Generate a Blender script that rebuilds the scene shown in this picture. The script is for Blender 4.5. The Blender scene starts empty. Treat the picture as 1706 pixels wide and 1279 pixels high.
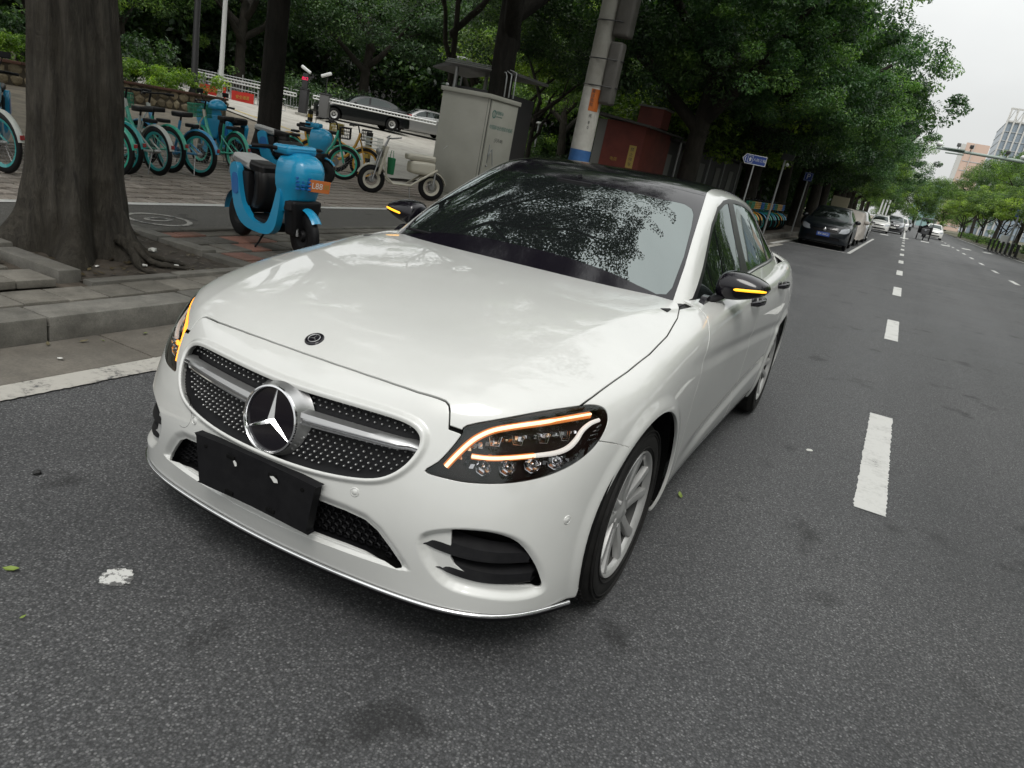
import bpy, bmesh, math, random, os
import numpy as np
from mathutils import Vector, Matrix
R = math.radians
random.seed(7); np.random.seed(7)
SC = bpy.context.scene
COL = SC.collection
# ------------------------------------------------------------------ camera
CAMPOS = Vector((1.419, -1.379, 1.426))
CF = 1197.0
def make_camera():
    yaw, pitch, roll = R(25.56), R(17.67), R(9.81)
    fw = Vector((-math.sin(yaw)*math.cos(pitch), math.cos(yaw)*math.cos(pitch), -math.sin(pitch)))
    r0 = Vector((math.cos(yaw), math.sin(yaw), 0)); u0 = r0.cross(fw)
    r = math.cos(roll)*r0 + math.sin(roll)*u0; u = -math.sin(roll)*r0 + math.cos(roll)*u0
    cd = bpy.data.cameras.new('camera'); co = bpy.data.objects.new('camera', cd); COL.objects.link(co)
    m = Matrix((r, u, -fw)).transposed().to_4x4(); m.translation = CAMPOS
    co.matrix_world = m
    cd.sensor_width = 36; cd.lens = CF/1706*36; cd.clip_start = .05; cd.clip_end = 3000
    SC.camera = co
    return r, u, fw
CR, CU, CFW = make_camera()
# ------------------------------------------------------------------ daylight: bright overcast
SUN_EL, SUN_AZ = R(58), R(150)
def make_world():
    w = bpy.data.worlds.new('World'); SC.world = w; w.use_nodes = True; nt = w.node_tree
    bg = nt.nodes['Background']; bg.inputs['Strength'].default_value = SKY_STRENGTH
    sky = nt.nodes.new('ShaderNodeTexSky'); sky.sky_type = 'NISHITA'; sky.sun_disc = False
    sky.sun_elevation = SUN_EL; sky.sun_rotation = SUN_AZ; sky.air_density = 1; sky.dust_density = 3; sky.ozone_density = 1
    tc = nt.nodes.new('ShaderNodeTexCoord'); sp = nt.nodes.new('ShaderNodeSeparateXYZ'); nt.links.new(tc.outputs['Generated'], sp.inputs[0])
    # cloud deck: CIE overcast, zenith three times the horizon, with soft lumps
    mp = nt.nodes.new('ShaderNodeMapping'); mp.inputs['Scale'].default_value = (1.5, 1.5, 3.5); nt.links.new(tc.outputs['Generated'], mp.inputs['Vector'])
    nz = nt.nodes.new('ShaderNodeTexNoise'); nz.inputs['Scale'].default_value = 1.6; nz.inputs['Detail'].default_value = 6; nz.inputs['Roughness'].default_value = .55
    nt.links.new(mp.outputs[0], nz.inputs['Vector'])
    mr = nt.nodes.new('ShaderNodeMapRange'); mr.inputs['From Min'].default_value = 0; mr.inputs['From Max'].default_value = 1
    mr.inputs['To Min'].default_value = CLOUD*.95; mr.inputs['To Max'].default_value = CLOUD*2.9; nt.links.new(sp.outputs['Z'], mr.inputs['Value'])
    n2 = nt.nodes.new('ShaderNodeMapRange'); n2.inputs['From Min'].default_value = .3; n2.inputs['From Max'].default_value = .7
    n2.inputs['To Min'].default_value = .93; n2.inputs['To Max'].default_value = 1.05; nt.links.new(nz.outputs['Fac'], n2.inputs['Value'])
    mu = nt.nodes.new('ShaderNodeMath'); mu.operation = 'MULTIPLY'; nt.links.new(mr.outputs[0], mu.inputs[0]); nt.links.new(n2.outputs[0], mu.inputs[1])
    cl = nt.nodes.new('ShaderNodeVectorMath'); cl.operation = 'SCALE'; cl.inputs[0].default_value = (.985, 1.0, .985); nt.links.new(mu.outputs[0], cl.inputs['Scale'])
    mx = nt.nodes.new('ShaderNodeMix'); mx.data_type = 'RGBA'; mx.inputs[0].default_value = .93
    nt.links.new(sky.outputs[0], mx.inputs[6]); nt.links.new(cl.outputs[0], mx.inputs[7]); nt.links.new(mx.outputs[2], bg.inputs['Color'])
SKY_STRENGTH, CLOUD = .10, 7.2
make_world()
def make_sun():
    l = bpy.data.lights.new('sun', 'SUN'); l.energy = 1.5; l.angle = R(22); l.color = (1, .97, .93)
    o = bpy.data.objects.new('sun', l); COL.objects.link(o)
    az = SUN_AZ; d = Vector((math.sin(az)*math.cos(SUN_EL), math.cos(az)*math.cos(SUN_EL), math.sin(SUN_EL)))
    o.rotation_euler = d.to_track_quat('Z', 'Y').to_euler(); o.location = (0, 0, 30)
make_sun()
SC.view_settings.view_transform = 'Standard'; SC.view_settings.look = 'None'; SC.view_settings.exposure = 0; SC.view_settings.gamma = 1
SC.view_settings.use_curve_mapping = False
SC.cycles.max_bounces = 8; SC.cycles.transparent_max_bounces = 16; SC.cycles.diffuse_bounces = 3; SC.cycles.caustics_reflective = False; SC.cycles.caustics_refractive = False
SC.cycles.use_denoising = True
# ------------------------------------------------------------------ car body surface (half cage, subdivided)
def L(s): return [float(v) for v in s.split()]
def car_cage():
    # perimeter columns k0..k18 ; rows r0..r6 (bottom to shoulder)
    X = [
     L('0 .22 .45 .645 .79 .865 .890 .880 .880 .845 .845 .850 .860 .885 .885 .83 .68 .40 0'),
     L('0 .22 .45 .645 .79 .868 .898 .905 .900 .885 .880 .885 .895 .910 .900 .84 .69 .40 0'),
     L('0 .22 .44 .635 .78 .864 .895 .912 .908 .896 .893 .898 .908 .922 .905 .84 .69 .40 0'),
     L('0 .22 .43 .617 .766 .857 .892 .914 .910 .898 .896 .902 .914 .926 .905 .835 .68 .40 0'),
     L('0 .22 .42 .587 .75 .856 .893 .910 .910 .904 .904 .910 .920 .924 .898 .82 .67 .39 0'),
     L('0 .22 .42 .577 .738 .840 .882 .900 .902 .906 .910 .915 .916 .912 .875 .80 .65 .38 0'),
     L('0 .22 .41 .542 .697 .789 .832 .857 .865 .880 .886 .884 .878 .866 .820 .75 .61 .36 0')]
    Y = [
     L('.045 .055 .082 .13 .24 .41 .60 .83 1.12 1.5 2.1 2.7 3.25 3.67 4.10 4.42 4.62 4.69 4.70'),
     L('.020 .035 .072 .128 .235 .405 .60 .83 1.12 1.5 2.1 2.7 3.25 3.67 4.10 4.42 4.63 4.70 4.71'),
     L('.0 .012 .055 .122 .238 .41 .60 .83 1.12 1.5 2.1 2.7 3.25 3.67 4.10 4.42 4.63 4.70 4.71'),
     L('.003 .018 .065 .137 .254 .418 .60 .83 1.12 1.5 2.1 2.7 3.25 3.67 4.10 4.42 4.62 4.69 4.70'),
     L('.028 .040 .090 .162 .285 .445 .62 .83 1.12 1.5 2.1 2.7 3.25 3.67 4.10 4.41 4.60 4.67 4.68'),
     L('.085 .095 .130 .198 .325 .485 .65 .85 1.12 1.5 2.1 2.7 3.25 3.67 4.10 4.40 4.58 4.65 4.66'),
     L('.150 .155 .175 .220 .355 .515 .68 .87 1.14 1.5 2.1 2.7 3.25 3.67 4.08 4.36 4.54 4.61 4.62')]
    Z = [
     L('.205 .205 .202 .198 .197 .194 .19 .19 .19 .19 .19 .19 .19 .20 .21 .22 .23 .24 .24'),
     L('.28 .28 .28 .28 .28 .28 .29 .29 .27 .27 .27 .27 .27 .29 .32 .34 .35 .36 .36'),
     L('.40 .40 .40 .40 .40 .41 .42 .42 .40 .38 .38 .39 .41 .43 .45 .46 .47 .47 .47'),
     L('.50 .50 .50 .50 .51 .53 .55 .56 .54 .52 .53 .54 .56 .58 .60 .60 .60 .60 .60'),
     L('.60 .60 .60 .60 .62 .64 .66 .68 .68 .68 .69 .70 .72 .74 .76 .76 .75 .74 .74'),
     L('.705 .70 .69 .68 .70 .725 .75 .78 .80 .82 .84 .86 .87 .89 .91 .91 .91 .90 .90'),
     L('.775 .774 .765 .757 .784 .808 .832 .866 .903 .948 .962 .975 .990 1.005 1.02 1.03 1.04 1.05 1.05')]
    verts = []; vid = {}
    def add(key, p):
        vid[key] = len(verts); verts.append(tuple(p)); return vid[key]
    K = 19
    for k in range(K):
        add(('b', k), (X[0][k]*.965, Y[0][k] + (.03 if k < 5 else (-.03 if k > 14 else 0)), Z[0][k]-.004))
        for r in range(7):
            x = X[r][k]*1.004
            add((r, k), (x, Y[r][k], Z[r][k]))
    # top cap
    TY = {1: L('.29 .29 .30 .33'), 2: L('.45 .45 .46 .49'), 3: L('.72 .72 .73 .75'), 4: L('1.04 1.045 1.06 1.09'),
          5: L('1.40 1.41 1.44 1.47'), 6: L('2.1 2.1 2.1 2.1'), 7: L('2.7 2.7 2.7 2.7'), 8: L('3.3 3.3 3.3 3.28'),
          9: L('4.0 4.0 4.0 3.95')}
    TX = {1: L('0 .21 .41 .545'), 2: L('0 .21 .42 .575'), 3: L('0 .22 .435 .615'), 4: L('0 .225 .45 .655'),
          5: L('0 .235 .48 .715'), 6: L('0 .25 .5 .78'), 7: L('0 .25 .5 .78'), 8: L('0 .25 .5 .76'), 9: L('0 .24 .48 .70')}
    TZ = {1: L('.843 .842 .836 .817'), 2: L('.876 .875 .870 .855'), 3: L('.920 .919 .915 .904'), 4: L('.958 .957 .952 .942'),
          5: L('.988 .987 .981 .973'), 6: L('.99 .99 .99 .985'), 7: L('1.0 1.0 1.0 .995'), 8: L('1.03 1.03 1.03 1.02'),
          9: L('1.115 1.112 1.105 1.085')}
    def T(i, j):
        if j == 0: return vid[(6, i)]
        if i == 4: return vid[(6, 4+j)]
        if j == 10: return vid[(6, 18-i)]
        return vid[('t', i, j)]
    for j in range(1, 10):
        for i in range(4): add(('t', i, j), (TX[j][i], TY[j][i], TZ[j][i]))
    faces = []
    for k in range(K-1):
        faces.append((vid[('b', k)], vid[('b', k+1)], vid[(0, k+1)], vid[(0, k)]))
        for r in range(6):
            faces.append((vid[(r, k)], vid[(r, k+1)], vid[(r+1, k+1)], vid[(r+1, k)]))
    for i in range(4):
        for j in range(10):
            faces.append((T(i, j), T(i+1, j), T(i+1, j+1), T(i, j+1)))
    cre = {}
    def c(a, b, w): cre[tuple(sorted((a, b)))] = w
    for k in range(K-1):
        c(vid[(0, k)], vid[(0, k+1)], .75)
        c(vid[('b', k)], vid[('b', k+1)], 1)
        c(vid[(5, k)], vid[(5, k+1)], .12 if k > 5 else 0)
    for k in range(6, 14): c(vid[(4, k)], vid[(4, k+1)], .25)
    for j in range(0, 5): c(T(3, j), T(3, j+1), .8)
    for k in range(0, 4): c(vid[(6, k)], vid[(6, k+1)], .15)
    return verts, faces, cre
def subsurf(verts, faces, cre, levels, mirror=True):
    if mirror:
        n = len(verts); mp = {}; vv = list(verts)
        for i, (x, y, z) in enumerate(verts):
            if abs(x) < 1e-6: mp[i] = i
            else: mp[i] = len(vv); vv.append((-x, y, z))
        ff = list(faces) + [tuple(mp[a] for a in reversed(f)) for f in faces]
        cc = dict(cre)
        for (a, b), w in cre.items(): cc[tuple(sorted((mp[a], mp[b])))] = w
    else: vv, ff, cc = list(verts), list(faces), cre
    me = bpy.data.meshes.new('cage_tmp'); me.from_pydata(vv, [], ff); me.update()
    at = me.attributes.new('crease_edge', 'FLOAT', 'EDGE')
    for e in me.edges:
        at.data[e.index].value = cc.get(tuple(sorted(e.vertices)), 0.0)
    ob = bpy.data.objects.new('cage_tmp', me); COL.objects.link(ob)
    md = ob.modifiers.new('s', 'SUBSURF'); md.levels = levels; md.render_levels = levels
    dg = bpy.context.evaluated_depsgraph_get(); dg.update()
    ev = ob.evaluated_get(dg); m2 = ev.to_mesh()
    nv = len(m2.vertices); V = np.empty(nv*3); m2.vertices.foreach_get('co', V); V = V.reshape(-1, 3)
    N = np.empty(nv*3); m2.vertices.foreach_get('normal', N); N = N.reshape(-1, 3)
    F = np.array([list(p.vertices) for p in m2.polygons])
    ev.to_mesh_clear(); bpy.data.objects.remove(ob); bpy.data.meshes.remove(me)
    Tt = np.concatenate([F[:, [0, 1, 2]], F[:, [0, 2, 3]]]) if F.shape[1] == 4 else F
    return V.copy(), N.copy(), Tt

def roof_cage():
    S = [
    '0 1.37 .980|.25 1.38 .980|.48 1.41 .970|.66 1.46 .952|.735 1.52 .945|.775 1.58 .930|.80 1.62 .90',
    '0 1.57 1.145|.24 1.58 1.142|.45 1.61 1.130|.62 1.67 1.110|.696 1.73 1.098|.765 1.80 1.01|.82 1.83 .94',
    '0 1.79 1.285|.23 1.80 1.283|.43 1.85 1.272|.58 1.935 1.248|.648 1.99 1.238|.735 2.03 1.09|.832 2.05 .952',
    '0 2.02 1.392|.22 2.035 1.392|.41 2.10 1.390|.545 2.20 1.377|.608 2.25 1.358|.718 2.27 1.16|.838 2.27 .96',
    '0 2.22 1.434|.22 2.24 1.432|.40 2.30 1.428|.53 2.38 1.413|.598 2.44 1.384|.705 2.46 1.18|.842 2.46 .965',
    '0 2.70 1.450|.22 2.70 1.448|.40 2.72 1.441|.53 2.74 1.423|.594 2.76 1.384|.703 2.76 1.19|.843 2.76 .975',
    '0 3.15 1.430|.22 3.15 1.428|.39 3.16 1.420|.525 3.18 1.402|.587 3.20 1.366|.693 3.2 1.19|.835 3.2 .99',
    '0 3.50 1.398|.21 3.50 1.395|.38 3.52 1.387|.51 3.56 1.365|.570 3.60 1.320|.668 3.62 1.18|.80 3.62 1.01',
    '0 3.85 1.27|.20 3.85 1.268|.37 3.87 1.257|.50 3.92 1.230|.555 3.97 1.195|.635 3.95 1.12|.755 3.93 1.02',
    '0 4.18 1.09|.20 4.19 1.088|.38 4.20 1.08|.51 4.22 1.068|.56 4.24 1.05|.62 4.2 1.04|.69 4.15 1.03']
    S = [[L(q) for q in row.split('|')] for row in S]
    verts = [tuple(p) for row in S for p in row]; n = 7
    faces = [(j*n+i, j*n+i+1, (j+1)*n+i+1, (j+1)*n+i) for j in range(len(S)-1) for i in range(n-1)]
    cre = {}
    for j in range(len(S)-1): cre[tuple(sorted((j*n+4, (j+1)*n+4)))] = .35
    return verts, faces, cre
# ------------------------------------------------------------------ mesh tools
def tag(o, label=None, cat=None, group=None, kind=None):
    if label: o['label'] = label
    if cat: o['category'] = cat
    if group: o['group'] = group
    if kind: o['kind'] = kind
    return o
def empty(name, loc=(0, 0, 0), rz=0, parent=None):
    o = bpy.data.objects.new(name, None); COL.objects.link(o); o.location = loc; o.rotation_euler = (0, 0, rz)
    o.empty_display_size = .2
    if parent: o.parent = parent
    return o
def link(name, me, parent=None, mats=None):
    o = bpy.data.objects.new(name, me); COL.objects.link(o)
    if parent: o.parent = parent
    return o
def npmesh(name, V, T, mat, N=None, smooth=True, uv=None):
    V = np.asarray(V, dtype=np.float32); T = np.asarray(T, dtype=np.int32)
    k = T.shape[1]
    used = np.unique(T); mp = np.full(len(V), -1, np.int32); mp[used] = np.arange(len(used))
    V = V[used]; T = mp[T]
    if N is not None: N = np.asarray(N)[used]
    me = bpy.data.meshes.new(name)
    me.vertices.add(len(V)); me.vertices.foreach_set('co', V.ravel())
    me.loops.add(T.size); me.loops.foreach_set('vertex_index', T.ravel())
    me.polygons.add(len(T)); me.polygons.foreach_set('loop_start', np.arange(len(T), dtype=np.int32)*k)
    me.update(calc_edges=True); me.validate()
    if mat: me.materials.append(mat)
    if smooth: me.shade_smooth()
    if N is not None:
        N = N/np.maximum(1e-9, np.linalg.norm(N, axis=1, keepdims=True))
        me.normals_split_custom_set_from_vertices(N.tolist())
    return me
class MB:
    """collects shapes into one mesh"""
    def __init__(s): s.v = []; s.f = []; s.m = []
    def add(s, V, F, mi=0):
        o = len(s.v); s.v.extend([tuple(p) for p in V]); s.f.extend([tuple(i+o for i in f) for f in F]); s.m.extend([mi]*len(F)); return s
    def box(s, x0, y0, z0, x1, y1, z1, mi=0, M=None, bev=0):
        if bev > 0:
            b = bev; P = []; 
            bm = bmesh.new(); bmesh.ops.create_cube(bm, size=1)
            for v in bm.verts: v.co = Vector(((x0+x1)/2+v.co.x*(x1-x0), (y0+y1)/2+v.co.y*(y1-y0), (z0+z1)/2+v.co.z*(z1-z0)))
            bmesh.ops.bevel(bm, geom=list(bm.edges), offset=b, segments=2, profile=.6, affect='EDGES')
            return s.bm(bm, mi, M)
        P = [(x0, y0, z0), (x1, y0, z0), (x1, y1, z0), (x0, y1, z0), (x0, y0, z1), (x1, y0, z1), (x1, y1, z1), (x0, y1, z1)]
        if M is not None: P = [tuple(M @ Vector(p)) for p in P]
        return s.add(P, [(0, 3, 2, 1), (4, 5, 6, 7), (0, 1, 5, 4), (1, 2, 6, 5), (2, 3, 7, 6), (3, 0, 4, 7)], mi)
    def bm(s, bm, mi=0, M=None):
        bm.verts.index_update()
        P = [tuple(M @ v.co) if M is not None else tuple(v.co) for v in bm.verts]
        F = [tuple(v.index for v in f.verts) for f in bm.faces]; bm.free()
        return s.add(P, F, mi)
    def tube(s, pts, r, n=8, mi=0, caps=True, closed=False, flat=1.0):
        pts = [Vector(p) for p in pts]; m = len(pts)
        if not hasattr(r, '__len__'): r = [r]*m
        P = []; up = None
        for i, p in enumerate(pts):
            if closed: t = pts[(i+1) % m]-pts[i-1]
            else: t = pts[min(i+1, m-1)]-pts[max(i-1, 0)]
            if t.length < 1e-9: t = Vector((0, 0, 1))
            t.normalize()
            if up is None: up = Vector((0, 0, 1)) if abs(t.z) < .9 else Vector((1, 0, 0))
            a = t.cross(up)
            if a.length < 1e-4: a = t.orthogonal()
            a.normalize(); b = a.cross(t).normalized(); up = b
            for k in range(n):
                th = 2*math.pi*k/n; P.append(p+(a*math.cos(th)+b*math.sin(th)*flat)*r[i])
        F = []
        mm = m if closed else m-1
        for i in range(mm):
            j = (i+1) % m
            for k in range(n): F.append((i*n+k, i*n+(k+1) % n, j*n+(k+1) % n, j*n+k))
        if caps and not closed: F.append(tuple(reversed(range(n)))); F.append(tuple((m-1)*n+k for k in range(n)))
        return s.add(P, F, mi)
    def lathe(s, prof, n=32, M=None, mi=0, axis='z', close=False, a0=0, a1=2*math.pi):
        P = []; full = abs(a1-a0-2*math.pi) < 1e-6; nn = n if full else n+1
        for i in range(nn):
            th = a0+(a1-a0)*i/n; c, q = math.cos(th), math.sin(th)
            for (r, h) in prof:
                p = (r*c, r*q, h) if axis == 'z' else ((h, r*c, r*q) if axis == 'x' else (r*c, h, r*q))
                P.append(tuple(M @ Vector(p)) if M is not None else p)
        m = len(prof); F = []
        for i in range(n):
            j = (i+1) % nn
            for k in range(m-1 if not close else m):
                l = (k+1) % m
                f = (i*m+k, j*m+k, j*m+l, i*m+l)
                F.append(f if axis != 'y' else tuple(reversed(f)))
        return s.add(P, F, mi)
    def prism(s, poly, h0, h1, plane='xy', mi=0, M=None):
        n = len(poly); mk = {'xy': lambda a, b, h: (a, b, h), 'xz': lambda a, b, h: (a, h, b), 'yz': lambda a, b, h: (h, a, b)}[plane]
        P = [mk(a, b, h0) for a, b in poly]+[mk(a, b, h1) for a, b in poly]
        if M is not None: P = [tuple(M @ Vector(p)) for p in P]
        F = [tuple(reversed(range(n))), tuple(range(n, 2*n))]+[(i, (i+1) % n, n+(i+1) % n, n+i) for i in range(n)]
        return s.add(P, F, mi)
    def ball(s, c, r, n=12, mi=0, M=None):
        if not hasattr(r, '__len__'): r = (r, r, r)
        P = []; F = []; m = max(4, n//2)
        for i in range(1, m):
            a = math.pi*i/m
            for k in range(n):
                b = 2*math.pi*k/n; P.append((c[0]+r[0]*math.sin(a)*math.cos(b), c[1]+r[1]*math.sin(a)*math.sin(b), c[2]+r[2]*math.cos(a)))
        P += [(c[0], c[1], c[2]+r[2]), (c[0], c[1], c[2]-r[2])]; t = len(P)-2
        for i in range(m-2):
            for k in range(n): F.append((i*n+k, (i+1)*n+k, (i+1)*n+(k+1) % n, i*n+(k+1) % n))
        for k in range(n):
            F.append((t, k, (k+1) % n)); F.append((t+1, (m-2)*n+(k+1) % n, (m-2)*n+k))
        if M is not None: P = [tuple(M @ Vector(p)) for p in P]
        return s.add(P, F, mi)
    def mesh(s, name, mats, smooth=None, fix=False):
        me = bpy.data.meshes.new(name); me.from_pydata(s.v, [], s.f)
        if not isinstance(mats, (list, tuple)): mats = [mats]
        for m in mats: me.materials.append(m)
        if len(mats) > 1: me.polygons.foreach_set('material_index', s.m)
        if fix:
            bm = bmesh.new(); bm.from_mesh(me); bmesh.ops.recalc_face_normals(bm, faces=bm.faces); bm.to_mesh(me); bm.free()
        me.update()
        if smooth is not None:
            me.shade_smooth()
            if smooth < 179: me.set_sharp_from_angle(angle=R(smooth))
        return me
    def build(s, name, mats, parent=None, smooth=None, fix=False):
        return link(name, s.mesh(name, mats, smooth, fix), parent)
def clone(o, loc=None, rz=None, scale=None, label=None, rot=None, parent=None):
    c = o.copy(); COL.objects.link(c)
    if parent: c.parent = parent
    for ch in o.children: clone(ch, parent=c)
    if loc is not None: c.location = loc
    if rz is not None: c.rotation_euler = (c.rotation_euler.x, c.rotation_euler.y, rz)
    if rot is not None: c.rotation_euler = rot
    if scale is not None: c.scale = scale
    if label: c['label'] = label
    return c
# ------------------------------------------------------------------ materials
def mat(name, col, rough=.5, metal=0, spec=.5, coat=0, coat_r=.03, emit=None, es=0, alpha=1, **kw):
    m = bpy.data.materials.new(name); m.use_nodes = True; b = m.node_tree.nodes['Principled BSDF']
    b.inputs['Base Color'].default_value = (*col, 1); b.inputs['Roughness'].default_value = rough
    b.inputs['Metallic'].default_value = metal; b.inputs['Specular IOR Level'].default_value = spec
    b.inputs['Coat Weight'].default_value = coat; b.inputs['Coat Roughness'].default_value = coat_r
    if emit: b.inputs['Emission Color'].default_value = (*emit, 1); b.inputs['Emission Strength'].default_value = es
    for k, v in kw.items(): b.inputs[k].default_value = v
    return m
def nd(m, t, loc=None, **kw):
    n = m.node_tree.nodes.new(t)
    for k, v in kw.items():
        if hasattr(n, k): setattr(n, k, v)
        else: n.inputs[k].default_value = v
    return n
def lk(m, a, b): m.node_tree.links.new(a, b)
def bsdf(m): return m.node_tree.nodes['Principled BSDF']
def noise(m, scale, detail=4, rough=.6, coord='Object', dim='3D', vec=None, dist=0):
    n = nd(m, 'ShaderNodeTexNoise'); n.noise_dimensions = dim
    n.inputs['Scale'].default_value = scale; n.inputs['Detail'].default_value = detail; n.inputs['Roughness'].default_value = rough
    n.inputs['Distortion'].default_value = dist
    if vec is None:
        tc = nd(m, 'ShaderNodeTexCoord') if coord != 'Pos' else nd(m, 'ShaderNodeNewGeometry')
        vec = tc.outputs['Position' if coord == 'Pos' else coord]
    lk(m, vec, n.inputs['Vector']); return n
def ramp(m, src, stops):
    r = nd(m, 'ShaderNodeValToRGB'); e = r.color_ramp.elements
    while len(e) > 1: e.remove(e[-1])
    for i, (p, c) in enumerate(stops):
        q = e[0] if i == 0 else e.new(p)
        q.position = p; q.color = (*c, 1) if len(c) == 3 else c
    lk(m, src, r.inputs['Fac']); return r
def bump(m, src, strength, dist=.01, normal=None, coat=False):
    b = nd(m, 'ShaderNodeBump'); b.inputs['Strength'].default_value = strength; b.inputs['Distance'].default_value = dist
    lk(m, src, b.inputs['Height'])
    if normal is not None: lk(m, normal, b.inputs['Normal'])
    lk(m, b.outputs['Normal'], bsdf(m).inputs['Normal'])
    if coat: lk(m, b.outputs['Normal'], bsdf(m).inputs['Coat Normal'])
    return b
def vary(m, scale, c1, c2, detail=5, coord='Object', bstr=0, bdist=.01, lo=.3, hi=.7, bscale=None):
    n = noise(m, scale, detail, coord=coord); r = ramp(m, n.outputs['Fac'], [(lo, c1), (hi, c2)])
    lk(m, r.outputs['Color'], bsdf(m).inputs['Base Color'])
    if bstr:
        n2 = noise(m, bscale or scale*4, 4, coord=coord); bump(m, n2.outputs['Fac'], bstr, bdist)
    return m
def mixc(m, fac, a, b, mode='MIX'):
    x = nd(m, 'ShaderNodeMix'); x.data_type = 'RGBA'; x.blend_type = mode
    for s, v in ((x.inputs[0], fac), (x.inputs[6], a), (x.inputs[7], b)):
        if hasattr(v, 'is_linked'): lk(m, v, s)
        else: s.default_value = v if not hasattr(v, '__len__') else ((*v, 1) if len(v) == 3 else v)
    return x.outputs[2]
def glassy(name, tint=(.1, .12, .12), trans=.3, ior=1.6, rough=.0):
    """tinted pane: part see-through, part mirror by Fresnel"""
    m = bpy.data.materials.new(name); m.use_nodes = True; nt = m.node_tree
    for n in list(nt.nodes): nt.nodes.remove(n)
    out = nd(m, 'ShaderNodeOutputMaterial'); t = nd(m, 'ShaderNodeBsdfTransparent'); d = nd(m, 'ShaderNodeBsdfDiffuse')
    t.inputs['Color'].default_value = (*tint, 1); d.inputs['Color'].default_value = (.01, .012, .012, 1)
    g = nd(m, 'ShaderNodeBsdfGlossy'); g.inputs['Roughness'].default_value = rough; g.inputs['Color'].default_value = (.90, 1, .985, 1)
    fr = nd(m, 'ShaderNodeFresnel'); fr.inputs['IOR'].default_value = ior
    m1 = nd(m, 'ShaderNodeMixShader'); m1.inputs[0].default_value = 1-trans
    lk(m, t.outputs[0], m1.inputs[1]); lk(m, d.outputs[0], m1.inputs[2])
    m2 = nd(m, 'ShaderNodeMixShader'); lk(m, fr.outputs[0], m2.inputs[0]); lk(m, m1.outputs[0], m2.inputs[1]); lk(m, g.outputs[0], m2.inputs[2])
    lk(m, m2.outputs[0], out.inputs[0]); return m
# ------------------------------------------------------------------ cutting a surface along drawn lines
def poly_sd(P, poly, closed=True):
    """signed distance (negative inside) of points P (n,2) to a polygon / unsigned to an open line"""
    poly = np.asarray(poly, float); A = poly; B = np.roll(poly, -1, 0)
    if not closed: A = poly[:-1]; B = poly[1:]
    d = np.full(len(P), 1e9); ins = np.zeros(len(P), bool)
    for a, b in zip(A, B):
        e = b-a; w = P-a; t = np.clip((w@e)/max(1e-12, e@e), 0, 1)
        d = np.minimum(d, np.hypot(*(w-t[:, None]*e).T))
        if closed:
            c = ((a[1] <= P[:, 1]) != (b[1] <= P[:, 1]))
            with np.errstate(divide='ignore', invalid='ignore'):
                xi = a[0]+(P[:, 1]-a[1])/(b[1]-a[1] if b[1] != a[1] else 1e-12)*e[0]
            ins ^= c & (P[:, 0] < xi)
    return np.where(ins, -d, d) if closed else d
def smooth_poly(p, n=4, closed=True):
    """Catmull-Rom refinement"""
    p = [np.array(q, float) for q in p]; m = len(p); out = []
    rng = range(m if closed else m-1)
    for i in rng:
        p0 = p[(i-1) % m] if closed or i > 0 else p[i]; p1 = p[i]; p2 = p[(i+1) % m]; p3 = p[(i+2) % m] if closed or i+2 < m else p2
        for k in range(n):
            t = k/n; out.append(.5*((2*p1)+(-p0+p2)*t+(2*p0-5*p1+4*p2-p3)*t*t+(-p0+3*p1-3*p2+p3)*t**3))
    if not closed: out.append(p[-1])
    return np.array(out)
class Surf:
    def __init__(s, V, N): s.V = V; s.N = N
    def clip(s, T, sd):
        """split triangles T at sd=0; returns (inside, outside). New verts are appended."""
        sd = np.where(np.abs(sd) < 1e-7, 1e-7, sd)
        neg = sd[T] < 0; c = neg.sum(1)
        Tin = [T[c == 3]]; Tout = [T[c == 0]]
        X = T[(c == 1) | (c == 2)]
        if len(X) == 0: return Tin[0], Tout[0]
        E = {}; nv = []; base = len(s.V); ins = []; outs = []
        def cut(a, b):
            k = (a, b) if a < b else (b, a)
            if k not in E:
                a2, b2 = k; t = sd[a2]/(sd[a2]-sd[b2]); E[k] = base+len(nv); nv.append((a2, b2, t))
            return E[k]
        for t3 in X.tolist():
            n = [sd[i] < 0 for i in t3]
            if sum(n) == 1: k = n.index(True); a, b, c_ = t3[k], t3[(k+1) % 3], t3[(k+2) % 3]; A, B = ins, outs
            else: k = n.index(False); a, b, c_ = t3[k], t3[(k+1) % 3], t3[(k+2) % 3]; A, B = outs, ins
            p, q = cut(a, b), cut(a, c_)
            A.append((a, p, q)); B.append((p, b, c_)); B.append((p, c_, q))
        nv = np.array(nv); ia = nv[:, 0].astype(int); ib = nv[:, 1].astype(int); t = nv[:, 2:3]
        s.V = np.concatenate([s.V, s.V[ia]*(1-t)+s.V[ib]*t]); s.N = np.concatenate([s.N, s.N[ia]*(1-t)+s.N[ib]*t])
        s.lastcut = (base, len(s.V))
        return np.concatenate([Tin[0], np.array(ins).reshape(-1, 3)]).astype(int), np.concatenate([Tout[0], np.array(outs).reshape(-1, 3)]).astype(int)
    def grow(s, arr, fill=1.0):
        return arr
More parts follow.
